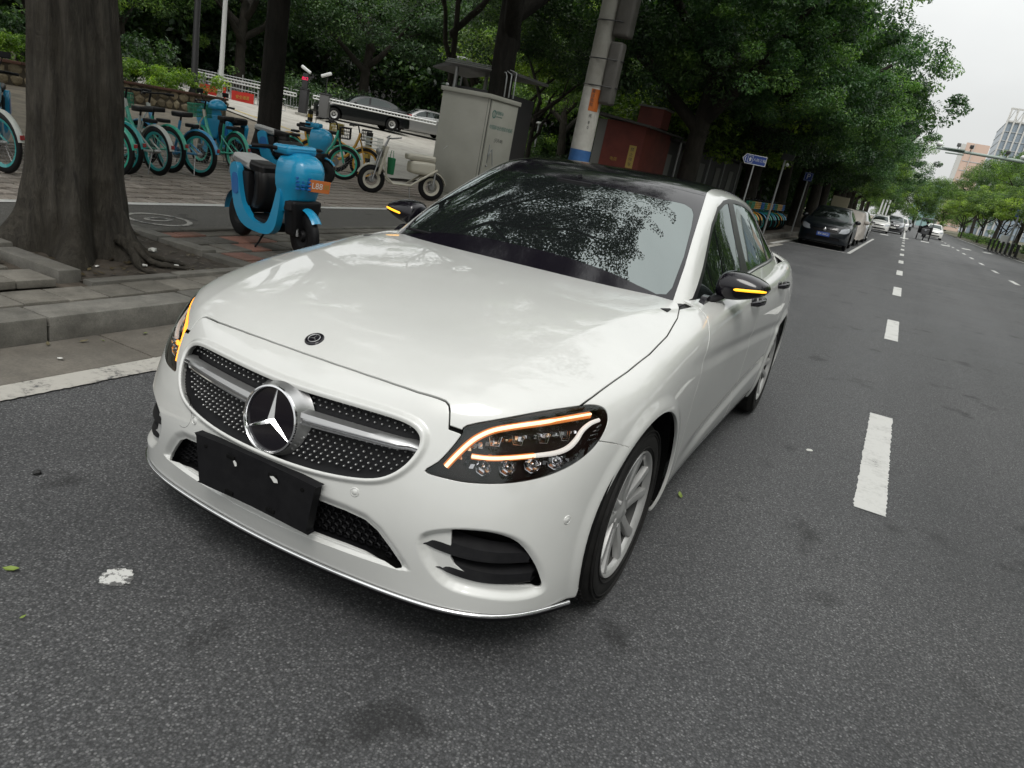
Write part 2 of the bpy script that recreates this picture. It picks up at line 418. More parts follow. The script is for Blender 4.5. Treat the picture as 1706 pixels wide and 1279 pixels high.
def wall_mesh(V, N, T, only=None, depth=.012, lip=.0018, keep=None):
    """panel edge: rolls every open edge of T inward; returns V,N,T incl. walls. only: bool per vertex limiting the edges"""
    e = np.concatenate([T[:, [0, 1]], T[:, [1, 2]], T[:, [2, 0]]]); key = np.sort(e, 1)
    h = key[:, 0].astype(np.int64)*(1 << 32)+key[:, 1]; u, idx, cnt = np.unique(h, return_index=True, return_counts=True)
    be = e[idx[cnt == 1]]
    if only is not None: be = be[only[be[:, 0]] & only[be[:, 1]]]
    if len(be) == 0: return V, N, T
    vs = np.unique(be); mp = {int(v): i for i, v in enumerate(vs)}
    g = np.zeros((len(vs), 3))
    d = V[be[:, 1]]-V[be[:, 0]]; lat = np.cross(d, N[be[:, 0]])   # points out of the panel
    for k in range(2):
        np.add.at(g, [mp[int(v)] for v in be[:, k]], lat)
    g /= np.maximum(1e-9, np.linalg.norm(g, axis=1, keepdims=True))
    n = N[vs]/np.linalg.norm(N[vs], axis=1, keepdims=True); p = V[vs]
    rings_p = [p, p+g*lip-n*lip, p+g*lip*1.2-n*depth]; rings_n = [n, g*.9+n*.3, g]
    b0 = len(V); Vn = np.concatenate([V]+rings_p); Nn = np.concatenate([N]+rings_n); m = len(vs)
    ia = np.array([mp[int(v)] for v in be[:, 0]]); ib = np.array([mp[int(v)] for v in be[:, 1]])
    F = [T]
    for k in range(2):
        a, b, c_, d_ = b0+k*m+ia, b0+k*m+ib, b0+(k+1)*m+ib, b0+(k+1)*m+ia
        F.append(np.stack([b, a, d_], 1)); F.append(np.stack([b, d_, c_], 1))
    return Vn, Nn, np.concatenate(F)
# ------------------------------------------------------------------ materials of the white saloon
M = {}
M['paint'] = mat('white_paint', (.56, .565, .545), .32, spec=.5, coat=1, coat_r=.025)
_n = noise(M['paint'], 900, 2, coord='Object'); _n2 = noise(M['paint'], 3.5, 5, coord='Object')
_r = ramp(M['paint'], _n2.outputs['Fac'], [(.35, (0, 0, 0)), (.65, (1, 1, 1))])
lk(M['paint'], mixc(M['paint'], _r.outputs['Color'], (.545, .55, .53), (.575, .58, .56)), bsdf(M['paint']).inputs['Base Color'])
def wet(m, dens=90, size=.3, h=.0016, coat=True):
    """fine rain beads: bumps from Voronoi cells of uneven size"""
    tc = nd(m, 'ShaderNodeTexCoord'); v = nd(m, 'ShaderNodeTexVoronoi'); v.inputs['Scale'].default_value = dens; v.inputs['Randomness'].default_value = 1
    lk(m, tc.outputs['Object'], v.inputs['Vector'])
    nz = noise(m, dens*.12, 3); s = nd(m, 'ShaderNodeMath'); s.operation = 'MULTIPLY_ADD'; lk(m, nz.outputs['Fac'], s.inputs[0]); s.inputs[1].default_value = size*1.6; s.inputs[2].default_value = -size*.45
    a = nd(m, 'ShaderNodeMath'); a.operation = 'SUBTRACT'; lk(m, s.outputs[0], a.inputs[0]); lk(m, v.outputs['Distance'], a.inputs[1])
    c = nd(m, 'ShaderNodeMath'); c.operation = 'MAXIMUM'; lk(m, a.outputs[0], c.inputs[0]); c.inputs[1].default_value = 0
    q = nd(m, 'ShaderNodeMath'); q.operation = 'POWER'; lk(m, c.outputs[0], q.inputs[0]); q.inputs[1].default_value = .6
    b = nd(m, 'ShaderNodeBump'); b.inputs['Strength'].default_value = 1; b.inputs['Distance'].default_value = h; lk(m, q.outputs[0], b.inputs['Height'])
    lk(m, b.outputs['Normal'], bsdf(m).inputs['Coat Normal'])
    if coat != 'only': lk(m, b.outputs['Normal'], bsdf(m).inputs['Normal'])
    return m
M['hoodpaint'] = M['paint'].copy(); M['hoodpaint'].name = 'white_paint_with_rain'; wet(M['hoodpaint'], 130, .42, .0014, 'only')
M['roofglass'] = wet(mat('black_roof_glass', (.006, .006, .008), .10, spec=.30, coat=0), 62, .50, .010)
M['blackgloss'] = mat('gloss_black', (.006, .005, .008), .12, spec=.35, coat=.15, coat_r=.03)
M['plastic'] = mat('black_plastic', (.012, .012, .013), .55, spec=.18); vary(M['plastic'], 30, (.004, .004, .005), (.009, .009, .010), bstr=.1, bdist=.001, bscale=800)
M['rubber'] = mat('rubber', (.014, .014, .014), .75, spec=.2); vary(M['rubber'], 14, (.008, .008, .008), (.020, .019, .018), bstr=.1, bdist=.001)
M['dark'] = mat('dark_void', (.004, .004, .004), .9, spec=.1)
M['chrome'] = mat('chrome', (.75, .75, .76), .08, metal=1)
M['silver'] = mat('satin_silver', (.42, .42, .42), .32, metal=.85)
M['alloy'] = mat('alloy_rim', (.5, .5, .49), .35, metal=.45); vary(M['alloy'], 9, (.34, .34, .335), (.46, .46, .45))
M['barrel'] = mat('rim_barrel', (.05, .05, .048), .6, metal=.3)
M['disc'] = mat('brake_disc', (.22, .21, .20), .4, metal=.8)
M['pillar'] = mat('window_pillar_black', (.008, .008, .009), .35, spec=.3)
M['screen'] = glassy('windscreen_glass', (.05, .09, .085), .10, 2.5)
M['pane'] = glassy('side_glass', (.05, .06, .055), .25, 1.6)
M['lamp_lens'] = glassy('lamp_lens', (.92, .92, .92), 1.0, 1.5)
M['lamp_dark'] = mat('lamp_housing', (.014, .007, .006), .4, spec=.2)
M['lamp_chrome'] = mat('lamp_reflector', (.5, .5, .52), .15, metal=1)
M['glow'] = mat('amber_halo', (.5, .12, .02), .3, emit=(1, .30, .06), es=.55)  # emissive colour imitating the orange halo around the light strips
M['amber'] = mat('amber_light', (.8, .3, .03), .4, emit=(1, .33, .03), es=3.2)
M['warm'] = mat('warm_white_light', (.9, .7, .5), .4, emit=(1, .62, .36), es=1.9)
M['white_l'] = mat('white_light_strip', (.75, .75, .72), .35, emit=(1, .92, .85), es=.5)
M['leather'] = mat('seat_leather', (.02, .018, .016), .5)
M['red_lamp'] = mat('red_lamp', (.25, .01, .01), .2, coat=1)

def surf_normals(V, T):
    fn = np.cross(V[T[:, 1]]-V[T[:, 0]], V[T[:, 2]]-V[T[:, 0]]); N = np.zeros_like(V)
    for k in range(3): np.add.at(N, T[:, k], fn)
    return N/np.maximum(1e-12, np.linalg.norm(N, axis=1, keepdims=True))
def sstep(x): x = np.clip(x, 0, 1); return x*x*(3-2*x)
GRILLE = smooth_poly([(.0, .694), (.12, .696), (.25, .698), (.36, .696), (.418, .688), (.447, .672), (.458, .65), (.455, .622), (.440, .59), (.412, .56), (.37, .538), (.30, .524), (.20, .514), (.10, .510), (0, .509),
  (-.10, .510), (-.20, .514), (-.30, .524), (-.37, .538), (-.412, .56), (-.440, .59), (-.455, .622), (-.458, .65), (-.447, .672), (-.418, .688), (-.36, .696), (-.25, .698), (-.12, .696)], 3)
_ih = [(0, .296), (.15, .297), (.30, .298), (.42, .292), (.465, .287), (.478, .290), (.470, .305), (.437, .345), (.400, .385), (.360, .408), (.30, .417), (.2, .422), (0, .425)]
INTAKE = np.array(_ih+[(-a, b) for a, b in reversed(_ih[1:-1])])
VENT = smooth_poly([(.590, .440), (.635, .449), (.69, .446), (.744, .42), (.784, .361), (.806, .305), (.814, .272), (.80, .266), (.778, .272), (.68, .300), (.606, .335), (.594, .385)], 3)
HLP = smooth_poly([(.430, .583), (.4836, .575), (.5438, .573), (.6329, .580), (.7149, .594), (.7898, .614), (.8563, .641), (.9121, .676), (.9480, .715), (.9600, .745), (.9500, .768), (.9150, .778), (.8591, .777), (.7446, .764), (.6286, .739), (.5331, .712), (.5200, .688), (.4980, .656), (.4640, .614)], 3)
HOODP = np.array([(0, .161), (.12, .163), (.23, .169), (.32, .178), (.39, .188), (.452, .203), (.472, .207), (.485, .205), (.494, .198), (.503, .188), (.510, .180), (.535, .19), (.56, .20), (.62, .255), (.70, .345), (.765, .450), (.778, .52), (.788, .60), (.803, .725), (.813, .90), (.808, 1.10), (.782, 1.30), (.752, 1.42), (.722, 1.49), (.55, 1.475), (.3, 1.445), (0, 1.43)])
HOODP = np.concatenate([HOODP, (HOODP*[-1, 1])[-2:0:-1]])
DOORF = [(1.335, .26), (1.325, .45), (1.33, .65), (1.37, .80), (1.45, .90), (1.60, 1.0), (2.44, 1.0), (2.44, .8), (2.45, .5), (2.45, .26)]
DOORR = [(2.46, .26), (2.46, .5), (2.45, .8), (2.45, 1.02), (3.50, 1.02), (3.44, .86), (3.30, .72), (3.22, .62), (3.17, .50), (3.14, .36), (3.12, .26)]
def refl(poly): return np.array(poly)
def car():
    root = empty('parked_saloon_car', (0, 0, 0), R(.38))
    tag(root, 'large white saloon car with black roof and lit amber headlights in the foreground', 'car')
    V, N, T = subsurf(*car_cage(), 5)
    N = surf_normals(V, T)
    # --- sculpting of the skin
    ax = np.abs(V[:, 0]); front = (V[:, 1] < .9) & (N[:, 1] < .2)
    A = np.stack([ax, V[:, 2]], 1); D = np.zeros(len(V))
    rec = smooth_poly([(.52, .415), (.60, .452), (.70, .456), (.765, .425), (.81, .35), (.828, .27), (.80, .243), (.70, .25), (.60, .27), (.535, .34)], 4)
    sd = poly_sd(A, rec); D -= np.where(front, .020*sstep(-sd/.022), 0)
    inn = np.array(_ih+[(-a, b) for a, b in reversed(_ih[1:-1])])*[1.0, 1]
    sd = poly_sd(np.stack([V[:, 0], V[:, 2]], 1), inn); D -= np.where(front & (V[:, 2] > .29), .012*sstep(1-sd/.03), 0)
    sd = poly_sd(np.stack([V[:, 0], V[:, 2]], 1), GRILLE); D += np.where(front, .010*sstep(1-np.abs(sd-.006)/.016)*(V[:, 2] < .735), 0)
    for wy, wz, rr in ((.83, .323, .388), (3.67, .325, .380)):
        d = np.hypot(V[:, 1]-wy, V[:, 2]-wz); D += np.where((ax > .6) & (V[:, 2] < .95), .009*sstep(1-np.abs(d-rr)/.05), 0)
    # door waist lines
    side = (ax > .6) & (V[:, 1] > .95) & (V[:, 1] < 4.2)
    zl = .85-.06*(V[:, 1]-1.0); sdn = V[:, 2]-zl
    D += np.where(side, -.008*sstep(1-np.abs(sdn+.045)/.05)*sstep((V[:, 1]-.95)/.9)*sstep((3.9-V[:, 1])/.6), 0)
    zl = .30+.055*(V[:, 1]-1.2); sdn = V[:, 2]-zl
    D += np.where(side & (V[:, 1] < 3.2), -.012*sstep(1-np.abs(sdn-.05)/.06)*sstep((V[:, 1]-1.25)/.7), 0)
    # hood ridges
    V = V+N*D[:, None]; N = surf_normals(V, T)
    from mathutils.bvhtree import BVHTree
    bvh = BVHTree.FromPolygons(V.tolist(), T[::1].tolist())
    S = Surf(V, N)
    def prj(a):
        P = S.V
        if a == 'f': return np.stack([P[:, 0], P[:, 2]], 1)
        if a == 'fa': return np.stack([np.abs(P[:, 0]), P[:, 2]], 1)
        if a == 'h': return np.stack([(np.abs(P[:, 0])+P[:, 1])*.70711, P[:, 2]], 1)
        if a == 't': return P[:, :2]
        if a == 's': return P[:, 1:]
    def el(a):
        P = S.V
        if a == 'f': return (P[:, 1] < .75) & (S.N[:, 1] < .1)
        if a == 'h': return (np.abs(P[:, 0]) > .3) & (P[:, 1] < .8)
        if a == 't': return (P[:, 2] > .62) & (S.N[:, 2] > -.1)
        if a == 's': return np.abs(P[:, 0]) > .5
    def sdist(a, e, poly, off=0, closed=True):
        sd = poly_sd(prj(a), poly, closed)+off
        return np.where(el(e), sd, np.abs(sd)+.05)
    def pad(cv):
        b = np.zeros(len(S.V), bool); b[cv[0]:cv[1]] = True; return b
    def panel(T, a, e, poly, gap=.0022, keepgap=True):
        """cuts a panel free with a shut line all round: returns (panel, rest, gap band, marks)"""
        Ti, To = S.clip(T, sdist(a, e, poly, gap)); c1 = S.lastcut
        Tg, To = S.clip(To, sdist(a, e, poly, -gap)); c2 = S.lastcut
        return Ti, To, Tg, c1, c2
    marks = []
    gaps = []
    heads, rest, g, c1, c2 = panel(T, 'h', 'h', HLP, .0018); gaps.append(g); marks += [c1, c2]
    hood, rest, g, c1, c2 = panel(rest, 't', 't', HOODP, .0036); gaps.append(g); hoodcut = c1; marks += [c1, c2]
    grille, rest = S.clip(rest, sdist('f', 'f', GRILLE)); marks.append(S.lastcut)
    intake, rest = S.clip(rest, sdist('f', 'f', INTAKE)); marks.append(S.lastcut)
    vent, rest = S.clip(rest, sdist('fa', 'f', VENT)); marks.append(S.lastcut)
    # wheel openings
    for wy, wz, rr in ((.83, .323, .381), (3.67, .325, .374)):
        P = S.V; sd = np.hypot(P[:, 1]-wy, P[:, 2]-wz)-rr
        sd = np.where(P[:, 2] < wz, np.minimum(sd, np.abs(P[:, 1]-wy)-rr), sd); sd = np.where(np.abs(P[:, 0]) > .5, sd, np.abs(sd)+.05)
        _, rest = S.clip(rest, sd); marks.append(S.lastcut)
    doors = {}
    for nm, P in (('front', DOORF), ('rear', DOORR)):
        d, rest, g, c1, c2 = panel(rest, 's', 's', np.array(P), .0034); doors[nm] = d; gaps.append(g); marks += [c1, c2]
    g, rest = S.clip(rest, sdist('s', 's', np.array([(.44, .694), (.472, .688), (.525, .675), (.605, .647)]), -.0028, False)); gaps.append(g); marks.append(S.lastcut)
    # cowl and cabin opening
    cw = np.array([(-.76, 1.40), (.76, 1.40), (.80, 1.62), (.80, 3.9), (.6, 4.05), (-.6, 4.05), (-.80, 3.9), (-.80, 1.62)])
    cowl, rest = S.clip(rest, sdist('t', 't', cw)); marks.append(S.lastcut)
    cowl = cowl[(S.V[cowl][:, :, 1].mean(1) < 1.75)]
    mk = np.zeros(len(S.V), bool)
    for a, b in marks: mk[a:b] = True
    V, N = S.V, S.N
    def side_of(T, s): return T[(V[T][:, :, 0].mean(1) > 0) == (s > 0)]
    def put(name, T, m, depth=.012, only=mk, parent=root, lip=.0018):
        V2, N2, T2 = wall_mesh(V, N, T, only, depth, lip)
        return link(name, npmesh(name, V2, T2, m, N2), parent)
    body = put('body', rest, M['paint'])
    hoodo = put('hood', hood, M['hoodpaint'], .014)
    for s in (1, -1):
        for nm in ('front', 'rear'):
            o = put('door', side_of(doors[nm], s), M['paint'])
            # handle
            hy, hz = (2.36, .925) if nm == 'front' else (3.22, .94)
            hit = bvh.find_nearest(Vector((s*.9, hy, hz)))
            b = MB(); p = hit[0]
            pts = [p+Vector((s*.004, -.115, -.004)), p+Vector((s*.030, -.085, 0)), p+Vector((s*.040, 0, .002)), p+Vector((s*.032, .085, .002)), p+Vector((s*.004, .11, 0))]
            b.tube(pts, [.008, .013, .014, .013, .008], 8, flat=1.2)
            b.ball(p+Vector((s*-.004, -.02, 0)), (.012, .07, .022), 12)
            b.build('door_handle', M['blackgloss'], o, 60)
            if nm == 'rear':
                pass
    gp = MB()
    Tg = np.concatenate([g for g in gaps if len(g)])
    link('shut_lines', npmesh('shut_lines', V-N*.010, Tg, M['dark'], N), root)
    link('cowl_panel', npmesh('cowl_panel', V-N*.014, cowl, M['plastic'], N), root)
    # --- grille
    gb = link('grille', npmesh('grille', V-N*.030, grille, M['plastic'], N), root)
    V2, N2, T2 = wall_mesh(V, N, grille, mk, .030, 0)   # inner flange
    fl = T2[len(grille):]; link('grille_surround', npmesh('grille_surround', V2, fl[:, ::-1], M['paint'], -N2), root)
    sub = BVHTree.FromPolygons((V-N*.030).tolist(), grille.tolist())
    pins = MB(); pz = 0
    for row in range(16):
        z = .507+row*.0128
        for k in range(-22, 23):
            x = (k+.5*(row % 2))*.0218
            if poly_sd(np.array([[x, z]]), GRILLE)[0] > -.006: continue
            if abs(z-.630) < .018 and abs(x) > .08: continue
            if math.hypot(x, z-.600) < .100: continue
            h = sub.ray_cast(Vector((x, -.5, z)), Vector((0, 1, 0)))
            if h[0] is None: continue
            p = h[0]; n = h[1]*(-1 if h[1].y > 0 else 1)
            Mx = Matrix.Translation(p+n*.003) @ n.to_track_quat('Z', 'X').to_matrix().to_4x4()
            pins.lathe([(.0, .006), (.0022, .0055), (.0034, .003), (.0034, -.004)], 6, Mx)
    tag(pins.build('grille_pins', M['silver'], gb, 60), kind='stuff')
    def fy(x, z, off=0):
        h = bvh.ray_cast(Vector((x, -1, z)), Vector((0, 1, 0))); return h[0].y+off
    # wing bars with bright lower edge
    for s in (1, -1):
        b = MB(); c = MB(); n = 14; P = []; Q = []
        for i in range(n):
            t = i/(n-1); x = s*(.085+t*.375); zc = .630+.006*math.sin(t*2.5); hh = .020-.008*t; 
            if t > .86: hh *= 1-.25*(t-.86)/.14
            y = fy(x, zc)-.004+(.012*t if t > .9 else 0)
            P += [(x, y+.030, zc+hh), (x, y+.004, zc+hh*.75), (x, y-.002, zc+hh*.1), (x, y+.004, zc-hh*.55), (x, y+.03, zc-hh*.9)]
            Q += [(x, y+.002, zc-hh*.40), (x, y-.007, zc-hh*.52), (x, y-.007, zc-hh*.80), (x, y+.012, zc-hh*.98)]
        F = [(i*5+k, (i+1)*5+k, (i+1)*5+k+1, i*5+k+1) for i in range(n-1) for k in range(4)]
        F2 = [(i*4+k, (i+1)*4+k, (i+1)*4+k+1, i*4+k+1) for i in range(n-1) for k in range(3)]
        if s > 0: F = [f[::-1] for f in F]; F2 = [f[::-1] for f in F2]
        b.add(P, F+[(0, 1, 2, 3, 4), tuple((n-1)*5+k for k in range(5))]); wb = b.build('grille_wing', M['silver'], gb, 50, fix=True)
        c.add(Q, F2); c.build('bright_strip', M['chrome'], gb, 50)
    # --- star badge
    sy = fy(0, .6); C0 = Vector((0.012, sy+.012, .598))
    rx = Matrix.Translation(C0) @ Matrix.Rotation(R(-10), 4, 'X') @ Matrix.Rotation(R(90), 4, 'X')
    st = MB(); st.lathe([(.122, -.032), (.112, -.020), (.105, -.002), (.1015, .010), (.099, .018)], 56, rx); hs = st.build('star_housing', M['silver'], root, 60)
    st = MB(); st.lathe([(0, .014), (.06, .0135), (.094, .012)], 56, rx); st.build('badge_disc', M['blackgloss'], hs, 60)
    st = MB(); st.lathe([(.090, .008), (.0905, .020), (.094, .0235), (.0985, .022), (.100, .014)], 64, rx); st.build('badge_ring', M['chrome'], hs, 50)
    st = MB()
    for k in range(3):
        a = math.pi/2+2*math.pi*k/3; u = Vector((math.cos(a), math.sin(a), 0)); w = Vector((-u.y, u.x, 0))
        tip = u*.0915; b0 = .0125
        l, r_, c_ = w*b0+u*.007, -w*b0+u*.007, Vector((0, 0, .028)); tipc = tip+Vector((0, 0, .015))
        pts = [rx @ (l+Vector((0, 0, .012))), rx @ c_, rx @ tipc, rx @ (r_+Vector((0, 0, .012))), rx @ (tip+w*.0015+Vector((0, 0, .012))), rx @ (tip-w*.0015+Vector((0, 0, .012)))]
        st.add(pts, [(0, 4, 2, 1), (1, 2, 5, 3)])
    st.build('three_point_star', M['chrome'], hs)
    # hood badge
    h = bvh.ray_cast(Vector((-.012, .215, 2)), Vector((0, 0, -1)))
    Mx = Matrix.Translation(h[0]) @ h[1].to_track_quat('Z', 'Y').to_matrix().to_4x4() if h[1].z > 0 else Matrix.Translation(h[0]) @ (-h[1]).to_track_quat('Z', 'Y').to_matrix().to_4x4()
    e = MB(); e.lathe([(0, .005), (.024, .0045), (.029, .002), (.030, -.002)], 32, Mx); eb = e.build('hood_badge', M['blackgloss'], hoodo, 60)
    e = MB(); e.lathe([(.0165, .0045), (.018, .0062), (.0195, .0045)], 32, Mx)
    for k in range(3):
        a = math.pi/2+2*math.pi*k/3; u = Vector((math.cos(a), math.sin(a), 0)); w = Vector((-u.y, u.x, 0))
        e.add([Mx @ (w*.0024+Vector((0, 0, .0055))), Mx @ (u*.017+Vector((0, 0, .0058))), Mx @ (-w*.0024+Vector((0, 0, .0055)))], [(0, 2, 1)])
    e.build('badge_star', M['silver'], eb)
    # --- lower intake
    V3 = V-N*.045; ib = link('air_intake', npmesh('air_intake', V3, intake, M['dark'], N), root)
    V2, N2, T2 = wall_mesh(V, N, intake, mk, .045, 0); fl = T2[len(intake):]
    link('intake_surround', npmesh('intake_surround', V2, fl[:, ::-1], M['plastic'], -N2), root)
    hx = MB()
    sb = BVHTree.FromPolygons((V-N*.030).tolist(), intake.tolist())
    def iy(x, z):
        h = sb.ray_cast(Vector((x, -1, z)), Vector((0, 1, 0))); return None if h[0] is None else h[0].y
    rr = .0135
    for row in range(8):
        for k in range(-24, 25):
            x = (k+.5*(row % 2))*.0245; z = .297+row*.0185
            if poly_sd(np.array([[x, z]]), INTAKE)[0] > -.004: continue
            y = iy(x, z)
            if y is None: continue
            P = []
            for j in range(6):
                a = math.pi/6+j*math.pi/3; c, q = math.cos(a), math.sin(a)
                P += [(x+rr*.98*c, y, z+rr*.8*q), (x+rr*.72*c, y-.003, z+rr*.56*q), (x+rr*.62*c, y+.012, z+rr*.48*q)]
            hx.add(P, [(j*3+a, j*3+a+1, ((j+1) % 6)*3+a+1, ((j+1) % 6)*3+a) for j in range(6) for a in range(2)])
    tag(hx.build('honeycomb', M['plastic'], ib), kind='stuff')
    # bright lip strip along the very bottom of the bumper
    P = []; q = 60
    cb = np.array([(x, y, z) for x, y, z in V[(V[:, 2] < .215) & (V[:, 1] < .47)]])
    for i in range(q+1):
        a = -1+2*i/q; x = a*.872
        pool = cb[np.abs(cb[:, 0]-x) < .012]
        if len(pool) == 0: continue
        k = pool[np.argmin(pool[:, 1]+.6*pool[:, 2])]; P.append((x, k[1], k[2]))
    P = np.array(P); 
    for _ in range(6): P[1:-1, 1:] = (P[:-2, 1:]+2*P[1:-1, 1:]+P[2:, 1:])/4
    b = MB(); b.tube([(x, y-.005, z-.004) for x, y, z in P], .0062, 8); b.build('lip_strip', M['chrome'], root, 60)
    b = MB(); b.tube([(x*.985, y+.020, z-.022) for x, y, z in P], .016, 8); b.build('lip_skirt', M['plastic'], root, 60)
    # --- plate bracket, black and empty
    b = MB(); yb = fy(0, .45)
    out = smooth_poly([(-.232, .478), (-.222, .486), (0, .492), (.222, .486), (.232, .478), (.222, .40), (.214, .338), (.205, .332), (0, .336), (-.205, .332), (-.214, .338), (-.222, .40)], 3)
    b.prism([(x, z) for x, z in out[::-1]], yb-.020, yb+.01, 'xz'); pb = b.build('plate_bracket', M['plastic'], root, fix=True)
    for x, z in ((-.085, .462), (.080, .462), (-.085, .348), (.080, .352)): b = MB(); b.box(x-.016, yb-.024, z-.006, x+.016, yb-.019, z+.006, bev=.002); b.build('fixing_clip', M['dark'], pb, 40)
    for x in (-.19, .19): b = MB(); b.lathe([(0, -.023), (.006, -.022), (.007, -.018)], 12, Matrix.Translation((x, yb, .46)) , axis='y'); b.build('screw', M['dark'], pb, 40)
    scrap_m = mat('paper_scrap_white', (.6, .6, .58), .8)
    for x, z, w in ((-.062, .452, .008), (.090, .457, .016)): b = MB(); b.add([(x-w, yb-.0265, z+.004), (x-w*.2, yb-.0265, z+.009), (x+w*.8, yb-.0265, z+.003), (x+w, yb-.0265, z-.006), (x+.1*w, yb-.0265, z-.010), (x-.4*w, yb-.0265, z-.003)], [(5, 4, 3, 2, 1, 0)]); b.build('paper_scrap', scrap_m, pb)
    # --- vents beside the intake
    for s in (1, -1):
        vt = side_of(vent, s)
        vb = link('side_vent', npmesh('side_vent', V-N*.055, vt, M['dark'], N), root)
        V2, N2, T2 = wall_mesh(V, N, vt, mk, .055, 0); fl = T2[len(vt):]
        link('vent_lining', npmesh('vent_lining', V2, fl[:, ::-1], M['plastic'], -N2), vb)
        for (a, c, zt, th) in (((.512, .386), (.775, .356), .050, 0), ((.565, .318), (.785, .292), .046, 0)):
            f = MB(); n = 14; P = []
            for i in range(n):
                t = i/(n-1); x = a[0]+(c[0]-a[0])*t; z = a[1]+(c[1]-a[1])*t-.012*math.sin(math.pi*t)
                y = fy(s*x, z); w = min(1, t/.16); up = zt*w*(1 if t < .3 else 1-.25*(t-.3))
                d = .030*w
                P += [(s*x, y-.006*w-.001, z), (s*x, y+.004, z+up*.62*w), (s*x, y+d+.01, z+up), (s*x, y+d+.02, z-.004), (s*x, y+.002, z-.006*w)]
            F = [(i*5+k, (i+1)*5+k, (i+1)*5+(k+1) % 5, i*5+(k+1) % 5) for i in range(n-1) for k in range(5)]
            f.add(P, F); f.build('vent_fin', M['plastic'], vb, 35, fix=True)
    # tow cover ring, parking sensors
    for x, z in ((.324, .484), (-.30, .49), (.83, .474), (-.83, .474)):
        h = bvh.find_nearest(Vector((x, .05 if abs(x) < .5 else .36, z))); n = h[1] if h[1].y < 0 else -h[1]
        Mx = Matrix.Translation(h[0]+n*.0005) @ n.to_track_quat('Z', 'Y').to_matrix().to_4x4()
        b = MB(); b.lathe([(0, .0015), (.0085, .0012), (.0095, -.0005), (.0105, -.0005), (.0115, .0014), (.0135, .0004), (.0137, -.002)], 24, Mx); b.build('parking_sensor', M['paint'], root, 60)
    h = bvh.find_nearest(Vector((-.375, .06, .497))); n = h[1] if h[1].y < 0 else -h[1]
    pts = []
    for i in range(25):
        a = R(-100)+R(200)*i/24; x = -.375+.052*math.cos(a); z = .497+.052*math.sin(a); pts.append((x, fy(x, z)+.001, z))
    b = MB(); b.tube(pts, .0014, 5); b.build('tow_cover_line', M['dark'], root)
    # --- headlights
    lamp_b = BVHTree.FromPolygons(V.tolist(), heads.tolist())
    for s in (1, -1):
        hd = side_of(heads, s)
        hl = link('headlight', npmesh('headlight', V-N*.045, hd, M['lamp_dark'], N), root)
        V2, N2, T2 = wall_mesh(V-N*.001, N, hd, mk, .045, 0); fl = T2[len(hd):]
        link('lamp_wall', npmesh('lamp_wall', V2, fl[:, ::-1], M['lamp_dark'], -N2), hl)
        def onl(x, y, z, off):
            h = bvh.find_nearest(Vector((s*x, y, z))); n = Vector(h[1]); 
            if n.x*s < 0 or n.y > .3: n = -n
            return h[0]-n*off, n
        def strip(name, P, w, off, m, par, taper=None):
            P = smooth_poly(P, 4, False); b = MB(); pts = []; rad = []
            for i, p in enumerate(P):
                q, n = onl(*p, off); pts.append(q); rad.append(w*(1 if taper is None else taper(i/(len(P)-1))))
            b.tube(pts, rad, 8); return b.build(name, m, par, 60)
        up = [(.536, .145, .604), (.551, .167, .636), (.569, .194, .669), (.586, .215, .69), (.613, .244, .71), (.654, .284, .725), (.712, .347, .740), (.759, .412, .752), (.800, .482, .760)]
        if s > 0:
            strip('indicator_strip', up, .0058, .011, M['warm'], hl, lambda t: .95 if t < .8 else .6)
            strip('indicator_halo', up, .0100, .020, M['glow'], hl)  # added glowing tube behind the strip, stands for its orange halo
            lo = [(.587, .189, .639), (.629, .214, .640), (.674, .25, .646), (.726, .298, .656)]
            strip('running_light', lo, .0052, .012, M['warm'], hl)
            strip('running_halo', lo, .0085, .019, M['glow'], hl)
            strip('light_guide', [(.726, .298, .656), (.767, .345, .664), (.788, .38, .676), (.798, .409, .697), (.801, .435, .720), (.811, .468, .737), (.823, .499, .743)], .0075, .012, M['white_l'], hl, lambda t: 1.1-.5*abs(t-.4))
        else:
            strip('indicator_strip', up, .0082, .012, M['amber'], hl, lambda t: .9)
            strip('running_light', [(.60, .197, .639), (.62, .21, .640)], .006, .014, M['amber'], hl)
            strip('light_guide', [(.65, .23, .643), (.726, .298, .656), (.767, .345, .664), (.788, .38, .676), (.798, .409, .697), (.811, .468, .737)], .0065, .012, M['white_l'], hl)
        for (x, y, z) in ((.625, .200, .616), (.678, .24, .622), (.730, .291, .632), (.776, .346, .641)):
            q, n = onl(x, y, z, .022); n = Vector((n.x*.5, n.y-.5, 0)).normalized()
            Mx = Matrix.Translation(q) @ n.to_track_quat('Z', 'Y').to_matrix().to_4x4()
            b = MB(); b.lathe([(.022, .005), (.019, -.005), (.008, -.012)], 8, Mx); b.lathe([(.0225, .003), (.0245, .007), (.022, .006)], 8, Mx); 
            b.build('reflector', M['lamp_chrome'], hl, 30)
            b = MB(); b.ball((0, 0, 0), (.008, .008, .007), 12, M=Mx); b.build('lens', M['lamp_chrome'], hl, 60)
        for (x, y, z) in ((.628, .238, .684), (.677, .279, .692), (.731, .332, .701), (.773, .385, .708)):
            q, n = onl(x, y, z, .016)
            Mx = Matrix.Translation(q) @ n.to_track_quat('Z', 'Y').to_matrix().to_4x4()
            b = MB(); w, hh = .0175, .0125
            b.tube([Mx @ Vector(p) for p in ((-w, hh, 0), (-w*.7, -hh, 0), (w*.6, -hh*1.05, 0), (w*1.0, hh*1.1, 0))], .0016, 6)
            b.tube([Mx @ Vector(p) for p in ((-w*.6, hh, -.004), (-w*.4, -hh*.6, -.004), (w*.4, -hh*.6, -.004), (w*.7, hh, -.004))], .0012, 6)
            b.build('matrix_optic', M['lamp_chrome'], hl)
        fb = MB(); rf = random.Random(3)
